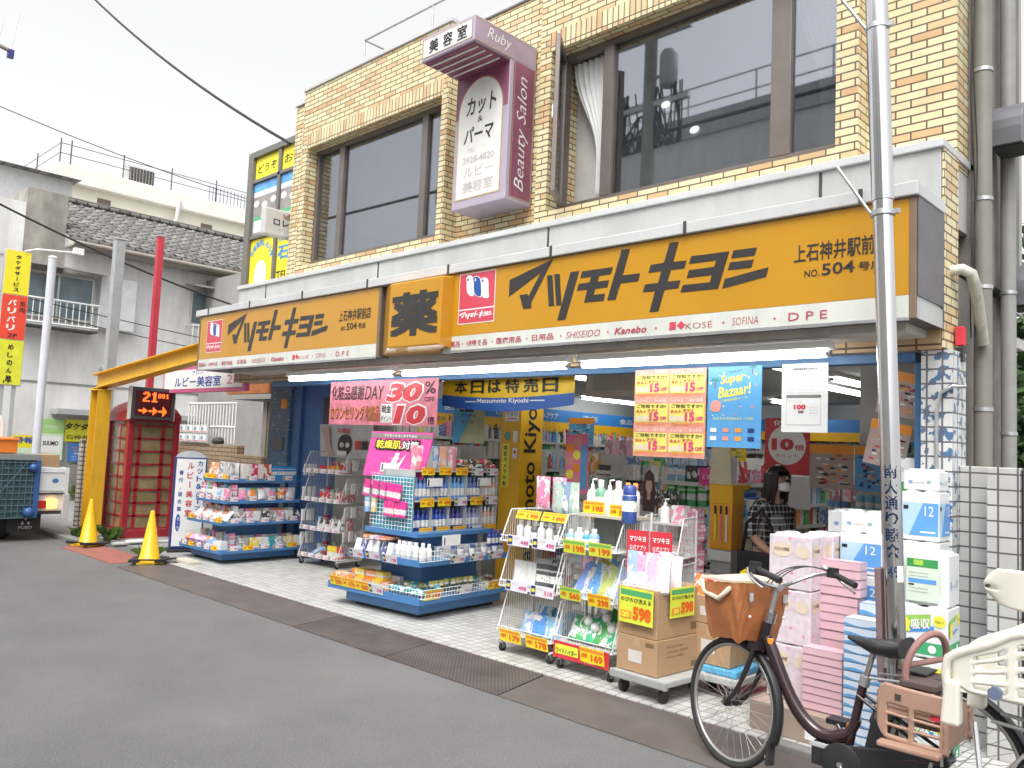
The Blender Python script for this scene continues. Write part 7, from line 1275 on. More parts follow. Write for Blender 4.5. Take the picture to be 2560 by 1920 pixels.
def tissue(label, loc, w_, d, h, n, kind, rz=0):
    t = thing('tissue_pack', label, 'tissue pack', loc, rz, 'tissue packs piled at the entrance'); m = {'p': pm('pink tissue box', (.72, .47, .52), .4, var=.06, coat=.3), 'b': pm('white blue tissue box', (.62, .70, .8), .4, var=.08, coat=.3)}[kind]
    b = MB(); s = h/n
    for i in range(n): b.box(0, w_, 0, d, i*s+.001, (i+1)*s-.001, m)
    part(b, 'boxes', t, bev=.004); k = MB()
    for O, R, L in (((0, 0, 0), Vector((1, 0, 0)), w_), ((w_, 0, 0), Vector((0, 1, 0)), d)):
        for i in range(n):
            O2 = Vector(O)+Vector((0, 0, i*s)); nn = R.cross(Vector((0, 0, 1)))
            if kind == 'p': k.rect(pm('box seam mauve', (.52, .33, .41), .5), O2+Vector((0, 0, s*.93)), L, s*.07, R, off=.0015)
            else:
                pts = [O2+R*L*a+Vector((0, 0, s*(.15+.6*c)))+nn*.0015 for a, c in [(q/8, .25+.25*math.sin(q*.9+i)) for q in range(9)]]; lo = [O2+R*L*a+Vector((0, 0, s*.1))+nn*.0015 for a in (1, 0)]; k.add(pts+lo, [tuple(range(len(pts)+2))[::-1]], pm('wave blue', (.12, .36, .68), .4)); k.rect(pm('box seam blue', (.2, .28, .42), .5), O2+Vector((0, 0, s*.96)), L, s*.05, R, off=.0012)
    part(k, 'print', t)
for i in range(4): tissue('pink tissue pack of the taller rear stack, %s' % ('lowest', 'second from the bottom', 'third from the bottom', 'topmost')[i], (-2.23+.012*(i % 2), 5.12, .19+i*.215), .25, .12, .212, 4, 'p')
for i in range(2): tissue('pink tissue pack of the lower front stack, %s' % ('lower', 'upper')[i], (-2.21, 4.88, .19+i*.18), .24, .12, .178, 4, 'p')
b = MB(); b.box(-2.2, -1.98, 4.885, 4.995, .55, .556, pm('lime flecked top', (.55, .6, .4), .5)); 
for i in range(5): tissue('white and blue tissue pack in the stack before the steel pole, %s' % ('lowest', 'second lowest', 'middle one', 'second highest', 'highest')[i], (-1.955, 4.86, .016+i*.15), .25, .14, .148, 3, 'b')
tissue('white and blue tissue pack set back on the stack before the pole', (-1.94, 5.05, .68), .24, .12, .15, 2, 'b')
for i in range(3): tissue('white and blue tissue pack in the short stack behind, %s' % ('bottom', 'middle', 'top')[i], (-1.94, 5.05, .016+i*.22), .24, .12, .218, 4, 'b')
# ---------------------------------------------------------------- electric bicycle with brown basket cover and child seat
frame_m = pm('dark maroon bicycle paint', (.03, .012, .015), .25, var=.1, coat=.5); chrome = steel; blackm = pm('black fork paint', (.02, .015, .016), .3, coat=.4)
tan = pm('tan synthetic leather', (.36, .13, .045), .5, var=.12, scale=8, bump=.25, bscale=30); taupe = pm('brown moulded plastic', (.40, .245, .18), .45, var=.05); cream_l = pm('cream lining', (.66, .55, .42), .6)
def wheel(parent, c, r, M=None, fat=.017):
    t = MB(); t.M = M or Matrix(); c = Vector(c); n = 48
    t.tube([c+Vector((r*math.cos(2*math.pi*i/n), 0, r*math.sin(2*math.pi*i/n))) for i in range(n)], fat, rubber, 10, closed=True); tw = part(t, 'wheel', parent)
    k = MB(); k.M = t.M; rr_ = r-.024
    k.tube([c+Vector((rr_*math.cos(2*math.pi*i/n), 0, rr_*math.sin(2*math.pi*i/n))) for i in range(n)], .0105, pm('dull alloy rim', (.42, .41, .39), .35, metal=.7), 8, closed=True); part(k, 'rim', tw)
    k = MB(); k.M = t.M
    for i in range(32):
        a = 2*math.pi*i/32; b_ = a+(.55 if i % 2 else -.55); s = .03 if (i//2) % 2 else -.03
        k.tube([c+Vector((.022*math.cos(b_), s, .022*math.sin(b_))), c+Vector((rr_*math.cos(a), 0, rr_*math.sin(a)))], .0012, pm('bright spoke', (.6, .6, .6), .3, metal=.8), 4)
    part(k, 'spokes', tw)
    k = MB(); k.M = t.M; k.tube([c+Vector((0, -.05, 0)), c+Vector((0, .05, 0))], .024, black, 12); k.tube([c+Vector((0, -.075, 0)), c+Vector((0, .075, 0))], .009, chrome, 8); part(k, 'hub', tw); return tw
def mudguard(parent, c, r, a0, a1, M=None, w_=.028, m=None):
    k = MB(); k.M = M or Matrix(); c = Vector(c)
    def fn(u, v):
        a = R_(a0+(a1-a0)*u); q = (v-.5)*2; rr_ = r-.012*q*q; return c+Vector((rr_*math.cos(a), w_*q, rr_*math.sin(a)))
    k.sheet(fn, 40, 6, m or rubber); return part(k, 'mudguard', parent, solid=.002)
BX, BY_ = -2.0, 4.15
bk = thing('bicycle', 'dark electric bicycle with tan basket cover and brown child seat', 'bicycle', (0, 0, 0))
hp = Vector((-2.075, BY_, .75)); ax = Vector((-.26, 0, -1)).normalized()*-1
MF = Matrix.Translation(hp) @ Matrix.Rotation(R_(-19), 4, ax) @ Matrix.Translation(-hp)
FH = (-2.285, BY_, .337); RH = (-1.2, BY_, .337)
wheel(bk, FH, .32, MF); wheel(bk, RH, .32)
mudguard(bk, FH, .352, -22, 118, MF, m=black); mudguard(bk, RH, .352, -15, 165, m=black)
f = MB(); f.tube([(-2.105, BY_, .66), (-2.05, BY_, .85)], .026, blackm, 12); f.tube([(-2.06, BY_, .80), (-2.048, BY_, .855)], .031, chrome, 12); part(f, 'head_tube', bk)
f = MB()
def bez(pts, n=24):
    P = [Vector(p) for p in pts]; out = []
    for i in range(n+1):
        q = P[:]; u = i/n
        while len(q) > 1: q = [q[j].lerp(q[j+1], u) for j in range(len(q)-1)]
        out.append(q[0])
    return out
f.tube(bez([(-2.075, BY_, .72), (-1.98, BY_, .58), (-1.92, BY_, .22), (-1.74, BY_, .26), (-1.63, BY_, .30), (-1.60, BY_, .42)]), [.033]*8+[.034]*12+[.024]*5, frame_m, 14)
f.tube([(-1.655, BY_, .2), (-1.565, BY_, .62)], .021, frame_m, 12)
for s in (-1, 1): f.tube([(-1.63, BY_+s*.05, .24), (-1.4, BY_+s*.06, .3), (-1.2, BY_+s*.065, .337)], .011, frame_m, 8); f.tube([(-1.59, BY_+s*.03, .54), (-1.2, BY_+s*.065, .337)], .009, frame_m, 8)
part(f, 'frame', bk)
f = MB(); f.M = MF
for s in (-1, 1): f.tube(bez([(-2.10, BY_+s*.045, .67), (-2.15, BY_+s*.055, .52), (-2.19, BY_+s*.055, .40), (-2.285, BY_+s*.06, .337)], 12), [.015]*6+[.012]*7, blackm, 9)
f.box(-2.14, -2.07, BY_-.06, BY_+.06, .65, .69, blackm); f.tube([(-2.30, BY_+.0, .66), (-2.20, BY_, .70)], .012, zinc, 6); part(f, 'fork', bk)
f = MB(); f.M = MF; f.tube([(-2.055, BY_, .84), (-2.02, BY_, .985)], .014, zinc, 10); f.tube([(-2.045, BY_, .985), (-2.0, BY_, .985)], .02, zinc, 10); part(f, 'stem', bk)
f = MB(); f.M = MF
for s in (-1, 1): f.tube(bez([(-2.02, BY_, .985), (-2.06, BY_+s*.12, .98), (-2.05, BY_+s*.26, 1.08), (-1.93, BY_+s*.28, 1.09), (-1.86, BY_+s*.27, 1.075)], 16), .011, chrome, 10)
hb_ = part(f, 'handlebar', bk)
for s in (-1, 1):
    g = MB(); g.M = MF; g.tube([(-1.89, BY_+s*.273, 1.08), (-1.75, BY_+s*.262, 1.045)], [.016, .017], black, 10); part(g, 'grip', hb_)
    g = MB(); g.M = MF; g.box(-1.93, -1.885, BY_+s*.275-.02, BY_+s*.275+.02, 1.062, 1.115, black); g.tube(bez([(-1.93, BY_+s*.3, 1.08), (-1.9, BY_+s*.34, 1.04), (-1.8, BY_+s*.32, 1.0)], 8), .007, chrome, 6); part(g, 'brake_lever', hb_)
g = MB(); g.M = MF; g.lathe([(.02, 0), (.024, .012), (.001, .026)], chrome, 12, (-1.93, BY_+.24, 1.1)); part(g, 'bell', hb_)
g = MB(); g.M = MF
for k_ in range(3): g.tube(bez([(-1.92, BY_+.26, 1.09), (-2.0-.03*k_, BY_+.1, 1.16), (-2.14, BY_-.05*k_, 1.0), (-2.1, BY_, .75)], 14), .003, rubber, 5)
part(g, 'cables', bk)
# basket cover
g = MB(); g.M = MF
bx0, bx1, by = -2.40, -2.09, .19
def bag(u, v):
    a = 2*math.pi*u; ca, sa = math.cos(a), math.sin(a); e = .35
    sx = math.copysign(abs(ca)**e, ca); sy = math.copysign(abs(sa)**e, sa); k = .78+.22*v+.04*math.sin(v*3); z = .68+.29*v - .012*math.sin(6*a+3*v)*(1-v)
    wr = 1+.03*math.sin(9*a+7*v)+.02*math.sin(17*a-9*v)
    return ((bx0+bx1)/2+sx*(bx1-bx0)/2*k*wr, BY_+sy*by*k*wr, z+(.015*sx if v > .9 else 0))
g.sheet(bag, 56, 12, tan)
n = 56; base = [bag(i/n, 0) for i in range(n)]; g.add(base, [tuple(range(n))[::-1]], tan)
bs = part(g, 'basket_cover', bk, sub=1)
g = MB(); g.M = MF; g.add([(bx0-.0, BY_-by, .975), (bx1-.06, BY_-by*1.02, .985), (bx1-.05, BY_+by*.9, 1.0), (bx0-.01, BY_+by*.95, 1.005)], [(0, 1, 2, 3)], cream_l); g.tube([(bx0+.02, BY_-by-.005, .965), (bx0+.03, BY_-by+.01, .90), (bx0+.17, BY_-by-.012, .885), (bx0+.24, BY_-by-.005, .95)], .008, cream_l, 6); part(g, 'cover_flap', bs, solid=.012)
g = MB(); g.M = MF
for x, z in ((bx1-.05, .9), (bx1-.05, .82)): 
    for s in (-1, 1): g.ball((bx1+.012, BY_+s*.12, z), .008, white, 6)
g.tube([(bx1+.015, BY_-.12, .94), (bx1+.015, BY_-.12, .9)], .012, grey, 6); g.tube([(bx1+.015, BY_+.12, .94), (bx1+.015, BY_+.12, .9)], .012, grey, 6); part(g, 'stud', bs)
g = MB(); g.box(-2.055, -2.03, BY_-.03, BY_+.0, .69, .72, orgp); part(g, 'reflector', bk, bev=.004)
# saddle, post, battery, motor, crank
g = MB()
def sad(u, v):
    a = 2*math.pi*v; L = u; w_ = .034+.085*max(0, (L-.35)/.65)**.9 if L > .35 else .014+.02*(L/.35)**.6; h = .014+.034*min(1, L*2.2)
    return (-1.645+.27*L, BY_+w_*math.cos(a), .80-.02*math.sin(math.pi*L)+.012*L*L+h*math.sin(a)*(.7 if math.sin(a) > 0 else 1.3*(.5+L*.5)))
g.sheet(sad, 16, 18, pm('black saddle vinyl', (.018, .018, .02), .3, bump=.1)); g.add([sad(1, j/18) for j in range(18)], [tuple(range(18))], MATS['black saddle vinyl']); part(g, 'saddle', bk, sub=1)
g = MB(); g.tube([(-1.565, BY_, .6), (-1.52, BY_, .77)], .0135, chrome, 10); g.tube([(-1.57, BY_, .585), (-1.56, BY_, .63)], .026, zinc, 10)
for s in (-1, 1): g.tube([(-1.45, BY_+s*.04, .75), (-1.45, BY_+s*.04, .70)], .014, zinc, 8)
part(g, 'seat_post', bk)
g = MB(); g.M = Matrix.Translation((-1.585, BY_, .24)) @ Matrix.Rotation(R_(12), 4, 'Y'); g.box(.02, .115, -.045, .045, .03, .30, pm('battery black', (.025, .025, .028), .35)); g.box(.03, .112, -.048, .048, .22, .29, pm('battery grey', (.1, .1, .105), .35)); part(g, 'battery', bk, bev=.01)
g = MB(); g.box(-1.80, -1.58, BY_-.055, BY_+.05, .17, .275, black); g.box(-1.81, -1.6, BY_-.058, BY_-.05, .255, .28, grey); g.M = Matrix.Translation((-1.645, BY_-.06, .21)) @ Matrix.Rotation(R_(90), 4, 'X'); g.lathe([(.02, 0), (.095, 0), (.1, .012), (.03, .02)], black, 24); part(g, 'motor_unit', bk, bev=.015)
g = MB(); g.tube([(-1.645, BY_-.09, .21), (-1.56, BY_-.1, .075)], [.015, .011], chrome, 8); g.tube([(-1.645, BY_-.09, .21), (-1.645, BY_-.05, .21)], .016, chrome, 10); g.tube([(-1.645, BY_+.08, .21), (-1.73, BY_+.09, .345)], .012, chrome, 8); g.box(-1.79, -1.69, BY_+.09, BY_+.18, .335, .36, black); g.box(-1.795, -1.685, BY_+.1, BY_+.12, .338, .357, orgp); g.box(-1.6, -1.51, BY_-.2, BY_-.1, .06, .085, black); part(g, 'crank', bk)
g = MB(); g.hexa([(-1.64, BY_-.07, .12), (-1.2, BY_-.07, .29), (-1.2, BY_-.05, .29), (-1.64, BY_-.05, .12), (-1.64, BY_-.07, .30), (-1.2, BY_-.07, .385), (-1.2, BY_-.05, .385), (-1.64, BY_-.05, .30)], black); part(g, 'chain_case', bk, bev=.01)
g = MB()
for s in (-1, 1): g.tube([(-1.24, BY_+s*.08, .337), (-1.3, BY_+s*.13, .02), (-1.33, BY_+s*.14, .012)], .009, zinc, 7); g.tube([(-1.2, BY_+s*.075, .337), (-1.2, BY_+s*.07, .67)], .007, zinc, 6); g.tube([(-1.52, BY_+s*.06, .64), (-1.0, BY_+s*.07, .69)], .007, zinc, 6)
part(g, 'rear_rack', bk)
g = MB(); g.M = MF; g.tube([(-2.0, BY_-.02, .14), (-2.0, BY_+.02, .14)], .012, zinc, 6); g.box(-2.0, -1.985, BY_-.028, BY_+.028, .10, .22, rubber); part(g, 'mud_flap', bk, bev=.006)
# brown child seat on the rear rack: slotted side tubs, back, loop bar
z0, z1 = .41, .67
def slotpanel(mb, O, dx, top, bot, thick_y, nu, nv, slots, m):
    """upright moulded panel: cells listed in slots are left open"""
    vs = []; fs = []
    for j in range(nv+1):
        for i in range(nu+1):
            u, v = i/nu, j/nv; zb, zt = bot(u), top(u); vs.append((O[0]+dx*u, O[1]+thick_y*(u-.5)**2, zb+(zt-zb)*v))
    for j in range(nv):
        for i in range(nu):
            if not slots(i, j): fs.append((j*(nu+1)+i, j*(nu+1)+i+1, (j+1)*(nu+1)+i+1, (j+1)*(nu+1)+i))
    mb.add(vs, fs, m, True)
cs = MB()
rt = lambda u: z1-.05*max(0, (.12-u)/.12)**2-.015*u; rb = lambda u: z0+.06*max(0, (.16-u)/.16)**2+.015*(1-u)
for y in (BY_-.19, BY_+.17): slotpanel(cs, (-1.44, y), .30, rt, rb, .05, 26, 20, lambda i, j: (j in (2, 3, 4, 6, 7, 8, 10, 11, 12) and (4 <= i <= 11 or 14 <= i <= 23)), taupe)
cs.add([(-1.17, BY_-.19, z0), (-1.17, BY_+.17, z0), (-1.165, BY_+.17, z1-.02), (-1.165, BY_-.19, z1-.02)], [(0, 1, 2, 3)], taupe); cs.add([(-1.45, BY_-.18, .55), (-1.17, BY_-.18, .55), (-1.17, BY_+.16, .55), (-1.45, BY_+.16, .55)], [(0, 1, 2, 3)], taupe)
co_ = part(cs, 'child_seat', bk, solid=.012)
g = MB(); g.box(-1.42, -1.16, BY_-.25, BY_-.19, .40, .425, taupe); g.box(-1.42, -1.16, BY_+.17, BY_+.23, .40, .425, taupe); part(g, 'foot_ledge', co_, bev=.008)
g = MB(); g.box(-1.36, -1.33, BY_-.195, BY_-.18, .60, .63, dark); part(g, 'latch', co_)
g = MB(); g.tube(bez([(-1.335, BY_-.12, .67), (-1.36, BY_-.12, .75), (-1.3, BY_-.11, .9), (-1.24, BY_-.02, .96), (-1.2, BY_+.1, .9), (-1.24, BY_+.12, .78), (-1.25, BY_+.13, .67)], 26), .016, pm('brown foam bar', (.28, .15, .13), .55), 10); g.tube([(-1.35, BY_-.11, .74), (-1.24, BY_+.12, .76)], .014, MATS['brown foam bar'], 8); part(g, 'loop_bar', co_)
g = MB(); g.box(-1.36, -1.2, BY_-.14, BY_+.13, .655, .685, pm('dark seat pad', (.1, .07, .065), .7)); g.box(-1.42, -1.28, BY_-.02, BY_+.14, .69, .70, black); part(g, 'seat_pad', co_, bev=.01)
g = MB(); g.box(-1.215, -1.175, BY_-.185, BY_-.171, .545, .585, red); part(g, 'buckle', co_, bev=.003)
# ---------------------------------------------------------------- second bicycle, cut by the right edge, with white child seat
b2 = thing('bicycle', 'bicycle cut off by the right edge, with a white slatted child seat', 'bicycle', (0, 0, 0)); Y2 = 3.72
ws = pm('cream white moulded plastic', (.72, .69, .6), .4, var=.03, coat=.2)
wheel(b2, (-.55, Y2, .337), .32); wheel(b2, (.5, Y2, .337), .32); mudguard(b2, (-.55, Y2, .337), .352, 10, 190, m=zinc)
g = MB(); g.tube([(-.12, Y2, .25), (.35, Y2, .8)], .025, frame_m, 10); g.tube([(-.12, Y2, .2), (-.2, Y2, .75)], .02, frame_m, 10)
for s in (-1, 1): g.tube([(-.12, Y2+s*.05, .25), (-.55, Y2+s*.06, .337)], .011, frame_m, 8); g.tube([(-.17, Y2+s*.03, .6), (-.55, Y2+s*.06, .337)], .009, frame_m, 8); g.tube([(.37, Y2+s*.05, .7), (.5, Y2+s*.055, .337)], .012, frame_m, 8); g.tube([(-.55, Y2+s*.07, .337), (-.6, Y2+s*.14, .02)], .01, zinc, 7); g.tube([(-.9, Y2+s*.07, .69), (-.2, Y2+s*.06, .64)], .008, zinc, 6); g.tube([(-.56, Y2+s*.07, .337), (-.62, Y2+s*.07, .69)], .007, zinc, 6)
g.tube([(.36, Y2, .78), (.32, Y2, 1.0)], .014, chrome, 8); g.tube([(.28, Y2-.28, 1.02), (.32, Y2, 1.0), (.28, Y2+.28, 1.02)], .012, chrome, 8); part(g, 'frame', b2)
g = MB(); g.box(-.3, -.08, Y2-.08, Y2+.08, .78, .85, black); part(g, 'saddle', b2, bev=.03)
N_, F2 = 3.56, 3.90   # near and far side of the seat
def wt(u): return .905+.115*min(1, u*2.2)**.8+.12*max(0, u-.3)**1.0
def wb(u): return .80+.03*max(0, (.12-u)/.12)-.01*u
g = MB()
for y in (N_, F2): slotpanel(g, (-1.015, y), .50, wt, wb, .08, 40, 22, lambda i, j: j in (2, 3, 4, 7, 8, 9, 12, 13, 14, 17, 18) and (6 <= i <= 14 or 18 <= i <= 21 or 25 <= i <= 33), ws)
g.add([(-.53, N_+.02, .79), (-.53, F2+.02, .79), (-.50, F2+.02, 1.15), (-.50, N_+.02, 1.15)], [(0, 1, 2, 3)], ws); g.add([(-1.0, N_+.01, .80), (-.53, N_+.01, .79), (-.53, F2+.01, .79), (-1.0, F2+.01, .80)], [(0, 1, 2, 3)], ws)
so_ = part(g, 'child_seat', b2, solid=.014)
g = MB()
for y in (N_, F2): g.tube([(-1.035, y+.02, .80), (-1.04, y+.02, .86)]+[(-1.03+.5*i/16, y+.08*(i/16-.5)**2, wt(i/16)+.004) for i in range(17)], .018, ws, 10)
part(g, 'rim_bar', so_)
g = MB()
def hr_(u, v):
    a, c = 2*u-1, 2*v-1; e = math.sqrt(max(0, 1-.55*c*c*abs(a)**3)); return (-.72+.205*a*e+.0*c, N_+.04+.05*a*a, 1.195+.078*c*(1-.28*abs(a)**5)-.018*a*(1 if c < 0 else .2))
g.sheet(hr_, 26, 14, ws); part(g, 'headrest', so_, solid=.028, sub=1)
g = MB(); g.tube([(-.895, N_+.04, 1.205), (-.896, N_+.02, 1.205)], .007, dark, 8); g.box(-.70, -.66, N_+.06, N_+.09, 1.03, 1.14, dark); part(g, 'headrest_bolt', so_)
g = MB()
for y in (N_, F2): g.hexa([(-1.055, y-.01, .66), (-.985, y-.01, .66), (-.985, y+.05, .66), (-1.055, y+.05, .66), (-1.04, y-.01, .83), (-.985, y-.01, .83), (-.985, y+.05, .83), (-1.04, y+.05, .83)], ws)
part(g, 'leg_guard', so_, bev=.012)
g = MB(); g.tube([(-.86, N_-.005, .82), (-.86, N_-.03, .82)], .024, pm('blue grey knob', (.12, .16, .24), .4), 12); part(g, 'knob', so_)
g = MB(); g.box(-.98, -.62, Y2-.2, Y2-.12, .22, .3, ws); g.box(-.98, -.7, Y2-.19, Y2-.13, .302, .36, pm('grey foot cup', (.35, .35, .34), .5)); g.tube([(-.9, Y2-.16, .36), (-.95, Y2-.1, .68)], .012, zinc, 6); part(g, 'foot_rest', so_, bev=.02)

# ---------------------------------------------------------------- steel lamp pole with wrapped lettering
pl = thing('steel_pole', 'polished steel street pole with blue lettering beside the bicycle', 'pole', (-1.5, 4.45, 0)); lean = R_(-2.1)
pl.rotation_euler = (0, lean, 0)
b = MB(); b.tube([(0, 0, 0), (0, 0, 3.05)], .05, steel, 28); b.tube([(0, 0, 3.05), (0, 0, 9)], .057, steel, 28); part(b, 'shaft', pl)
for z in (2.98, 4.02):
    b = MB(); b.tube([(0, 0, z-.014), (0, 0, z+.014)], .063, zinc, 24); b.box(.06, .085, -.012, .012, z-.012, z+.012, zinc); part(b, 'clamp', pl)
    b = MB(); b.tube([(-.05, -.03, z), (-.22, -.05, z+.30)], .009, zinc, 6); part(b, 'flag_holder', pl)
w = MB(); blu = pm('pole lettering blue', (.02, .045, .13), .4); vdir = math.atan2(-4.45, 1.5)
def wrap(body, z, h, wd, r=.0515):
    vs, fs, x0, x1, y0_, y1_ = glyphs(body, 0); sx = wd/(x1-x0); sy = h/(y1_-y0_)
    w.add([(r*math.cos(vdir+((x-(x0+x1)/2)*sx)/r), r*math.sin(vdir+((x-(x0+x1)/2)*sx)/r), z+(y-y0_)*sy) for x, y in vs], fs, blu)
for i, c in enumerate('南大通り睦会'):
    for k in range(3): wrap(c, 1.58-i*.08+.002*(k-1), .068, .058+.004*k, .0512+.00012*k)
for k in range(2): wrap('49', 1.08, .055+.003*k, .055+.005*k, .0512+.0002*k); part(w, 'lettering', pl)
b = MB()
b.sheet(lambda u, v: (.052*math.cos(vdir+.35+.75*u), .052*math.sin(vdir+.35+.75*u), 1.06+.08*v), 6, 1, wht); part(b, 'sticker', pl)
b = MB(); b.box(-.085, -.055, -.03, .14, .55, 1.12, pm('dull mauve plate', (.2, .14, .14), .5)); part(b, 'side_plate', pl, bev=.004)
# ---------------------------------------------------------------- the person choosing goods inside
def skinbody(name, parent, vs, es, mats, root=0, sub=2):
    me = bpy.data.meshes.new(name); me.from_pydata([v[:3] for v in vs], es, []); o = bpy.data.objects.new(name, me); C.objects.link(o); o.parent = parent
    for m in mats: me.materials.append(m)
    sk_ = o.modifiers.new('skin', 'SKIN'); sk_.use_smooth_shade = True
    for i, v in enumerate(vs): d = me.skin_vertices[0].data[i]; d.radius = (v[3], v[4] if len(v) > 4 else v[3]); d.use_root = (i == root)
    s = o.modifiers.new('smooth', 'SUBSURF'); s.levels = s.render_levels = sub; return o
skin = pm('skin', (.52, .30, .21), .5, var=.05); hairm = pm('dark hair', (.012, .009, .009), .35, var=.2)
def plaid():
    m, nt, b = _new('black and white plaid'); tc = N(nt, 'ShaderNodeTexCoord'); sp = N(nt, 'ShaderNodeSeparateXYZ'); nt.links.new(tc.outputs['Object'], sp.inputs[0]); outs = []
    for ax_ in ('X', 'Y', 'Z'):
        mu = N(nt, 'ShaderNodeMath', operation='MULTIPLY'); mu.inputs[1].default_value = 1/.05; nt.links.new(sp.outputs[ax_], mu.inputs[0]); fr = N(nt, 'ShaderNodeMath', operation='FRACT'); nt.links.new(mu.outputs[0], fr.inputs[0]); lt = N(nt, 'ShaderNodeMath', operation='LESS_THAN'); lt.inputs[1].default_value = .26; nt.links.new(fr.outputs[0], lt.inputs[0]); outs.append(lt.outputs[0])
    a = N(nt, 'ShaderNodeMath', operation='MAXIMUM'); nt.links.new(outs[0], a.inputs[0]); nt.links.new(outs[1], a.inputs[1]); s = N(nt, 'ShaderNodeMath', operation='ADD'); nt.links.new(a.outputs[0], s.inputs[0]); nt.links.new(outs[2], s.inputs[1])
    h = N(nt, 'ShaderNodeMath', operation='MULTIPLY'); h.inputs[1].default_value = .5; nt.links.new(s.outputs[0], h.inputs[0])
    nt.links.new(ramp(nt, h.outputs[0], [(.1, (.012, .012, .014)), (.5, (.2, .2, .21)), (1, (.62, .62, .62))]), b.inputs['Base Color']); b.inputs['Roughness'].default_value = .8; return m
plaidm = plaid(); trou = pm('black trousers', (.012, .012, .015), .8)
pe = thing('person', 'long haired person in plaid shirt and white mask looking down at the shelves', 'person', (-3.24, 6.5, .014), R_(-14))
V = [(0, 0, .84, .115, .13), (0, 0, .98, .10, .12), (.0, 0, 1.12, .105, .135), (.01, 0, 1.24, .09, .13), (.03, 0, 1.325, .045, .045), (.055, 0, 1.385, .045), (.075, 0, 1.44, .072, .07), (.085, 0, 1.505, .078, .074),
     (0, -.09, .78, .085), (.01, -.09, .45, .058), (-.01, -.09, .1, .04), (.12, -.1, .035, .032), (0, .09, .78, .085), (.03, .09, .45, .058), (.01, .09, .1, .04), (.14, .1, .035, .032),
     (.01, -.155, 1.245, .048), (-.02, -.2, 1.02, .04), (.15, -.19, .90, .032), (.22, -.18, .89, .022), (.01, .155, 1.245, .048), (.04, .2, 1.02, .04), (.23, .17, .93, .032), (.30, .15, .93, .022)]
E = [(0, 1), (1, 2), (2, 3), (3, 4), (4, 5), (5, 6), (6, 7), (0, 8), (8, 9), (9, 10), (10, 11), (0, 12), (12, 13), (13, 14), (14, 15), (3, 16), (16, 17), (17, 18), (18, 19), (3, 20), (20, 21), (21, 22), (22, 23)]
for hx, hy, hz, s in ((.22, -.18, .89, -1), (.30, .15, .93, 1)):
    wi = 19 if s < 0 else 23
    pi_ = len(V); V.append((hx+.05, hy, hz-.005, .026, .016)); E.append((wi, pi_))
    for q, (oy, L) in enumerate(((-.022, .05), (-.008, .062), (.008, .058), (.022, .045))):
        a = len(V); V += [(hx+.075, hy+oy, hz-.008, .009), (hx+.075+L*.5, hy+oy*1.2, hz-.02, .008), (hx+.075+L*.85, hy+oy*1.2, hz-.045, .006)]; E += [(pi_, a), (a, a+1), (a+1, a+2)]
    a = len(V); V += [(hx+.035, hy-s*.032, hz-.012, .010), (hx+.06, hy-s*.045, hz-.03, .008)]; E += [(pi_, a), (a, a+1)]
skinbody('body', pe, V, E, [skin])
S = [(0, 0, .80, .15, .165), (0, 0, .95, .125, .15), (0, 0, 1.12, .13, .165), (.01, 0, 1.25, .10, .15), (.025, 0, 1.315, .058, .062), (.005, -.165, 1.235, .062), (-.025, -.21, 1.04, .06), (.0, -.205, .985, .058), (.005, .165, 1.235, .062), (.035, .21, 1.04, .06), (.06, .205, .99, .058)]
skinbody('shirt', pe, S, [(0, 1), (1, 2), (2, 3), (3, 4), (3, 5), (5, 6), (6, 7), (3, 8), (8, 9), (9, 10)], [plaidm])
T = [(0, 0, .86, .135, .15), (0, -.09, .76, .10), (.01, -.09, .45, .08), (-.01, -.09, .12, .07), (0, .09, .76, .10), (.03, .09, .45, .08), (.01, .09, .12, .07)]
skinbody('trousers', pe, T, [(0, 1), (1, 2), (2, 3), (0, 4), (4, 5), (5, 6)], [trou])
h = MB(); hc = Vector((.08, 0, 1.485))
def hair(u, v):
    a = 2*math.pi*u; f = max(0, min(1, (math.cos(a)-.30)/.4)); f = f*f*(3-2*f); ph = R_(128-72*f)*v; r = .106-.006*v
    return hc+Vector((r*math.cos(a)*math.sin(ph)*.98, r*math.sin(a)*math.sin(ph)*.9, r*math.cos(ph)))
h.sheet(hair, 48, 16, hairm); part(h, 'hair', pe, solid=.012)
h = MB()
for i in range(34):
    a = R_(62+i*7.2); q = R_(100); p = hc+Vector((.1*math.cos(a), .09*math.sin(a), .0)); k = random.uniform(-.01, .01)
    h.tube([p+Vector((0, 0, .03)), p+Vector((-.006, 0, -.07)), p+Vector((-.02+k, k, -.15)), p+Vector((-.02+k, k*2, -.20-random.uniform(0, .03)))], [.016, .018, .014, .003], hairm, 6)
part(h, 'hair_strand', pe)
m = MB(); mk = pm('white face mask', (.74, .74, .74), .8)
m.sheet(lambda u, v: Vector((.085, 0, 1.455)) + Vector((.086*math.cos((u-.5)*1.9)*(1+.16*math.sin(math.pi*v)), .076*math.sin((u-.5)*2.1), -.045+(v-.5)*.078*(.35+.65*math.cos((u-.5)*2.6))+.006*math.cos((u-.5)*3))), 14, 8, mk); part(m, 'face_mask', pe, solid=.003)
m = MB(); em = pm('eye dark', (.015, .01, .01), .2)
for s in (-1, 1): m.ball((.155, s*.03, 1.51), .009, em, 8, (.6, 1.2, .6)); m.tube([(.158, s*.016, 1.528), (.156, s*.042, 1.53)], .003, hairm, 5)
part(m, 'eyes', pe)
m = MB(); m.ball((.166, 0, 1.487), .014, skin, 8, (1, .8, 1.3)); 
for s in (-1, 1): m.ball((.075, s*.076, 1.49), .016, skin, 8, (.7, .4, 1.3))
part(m, 'nose_and_ears', pe)
b = MB(); 
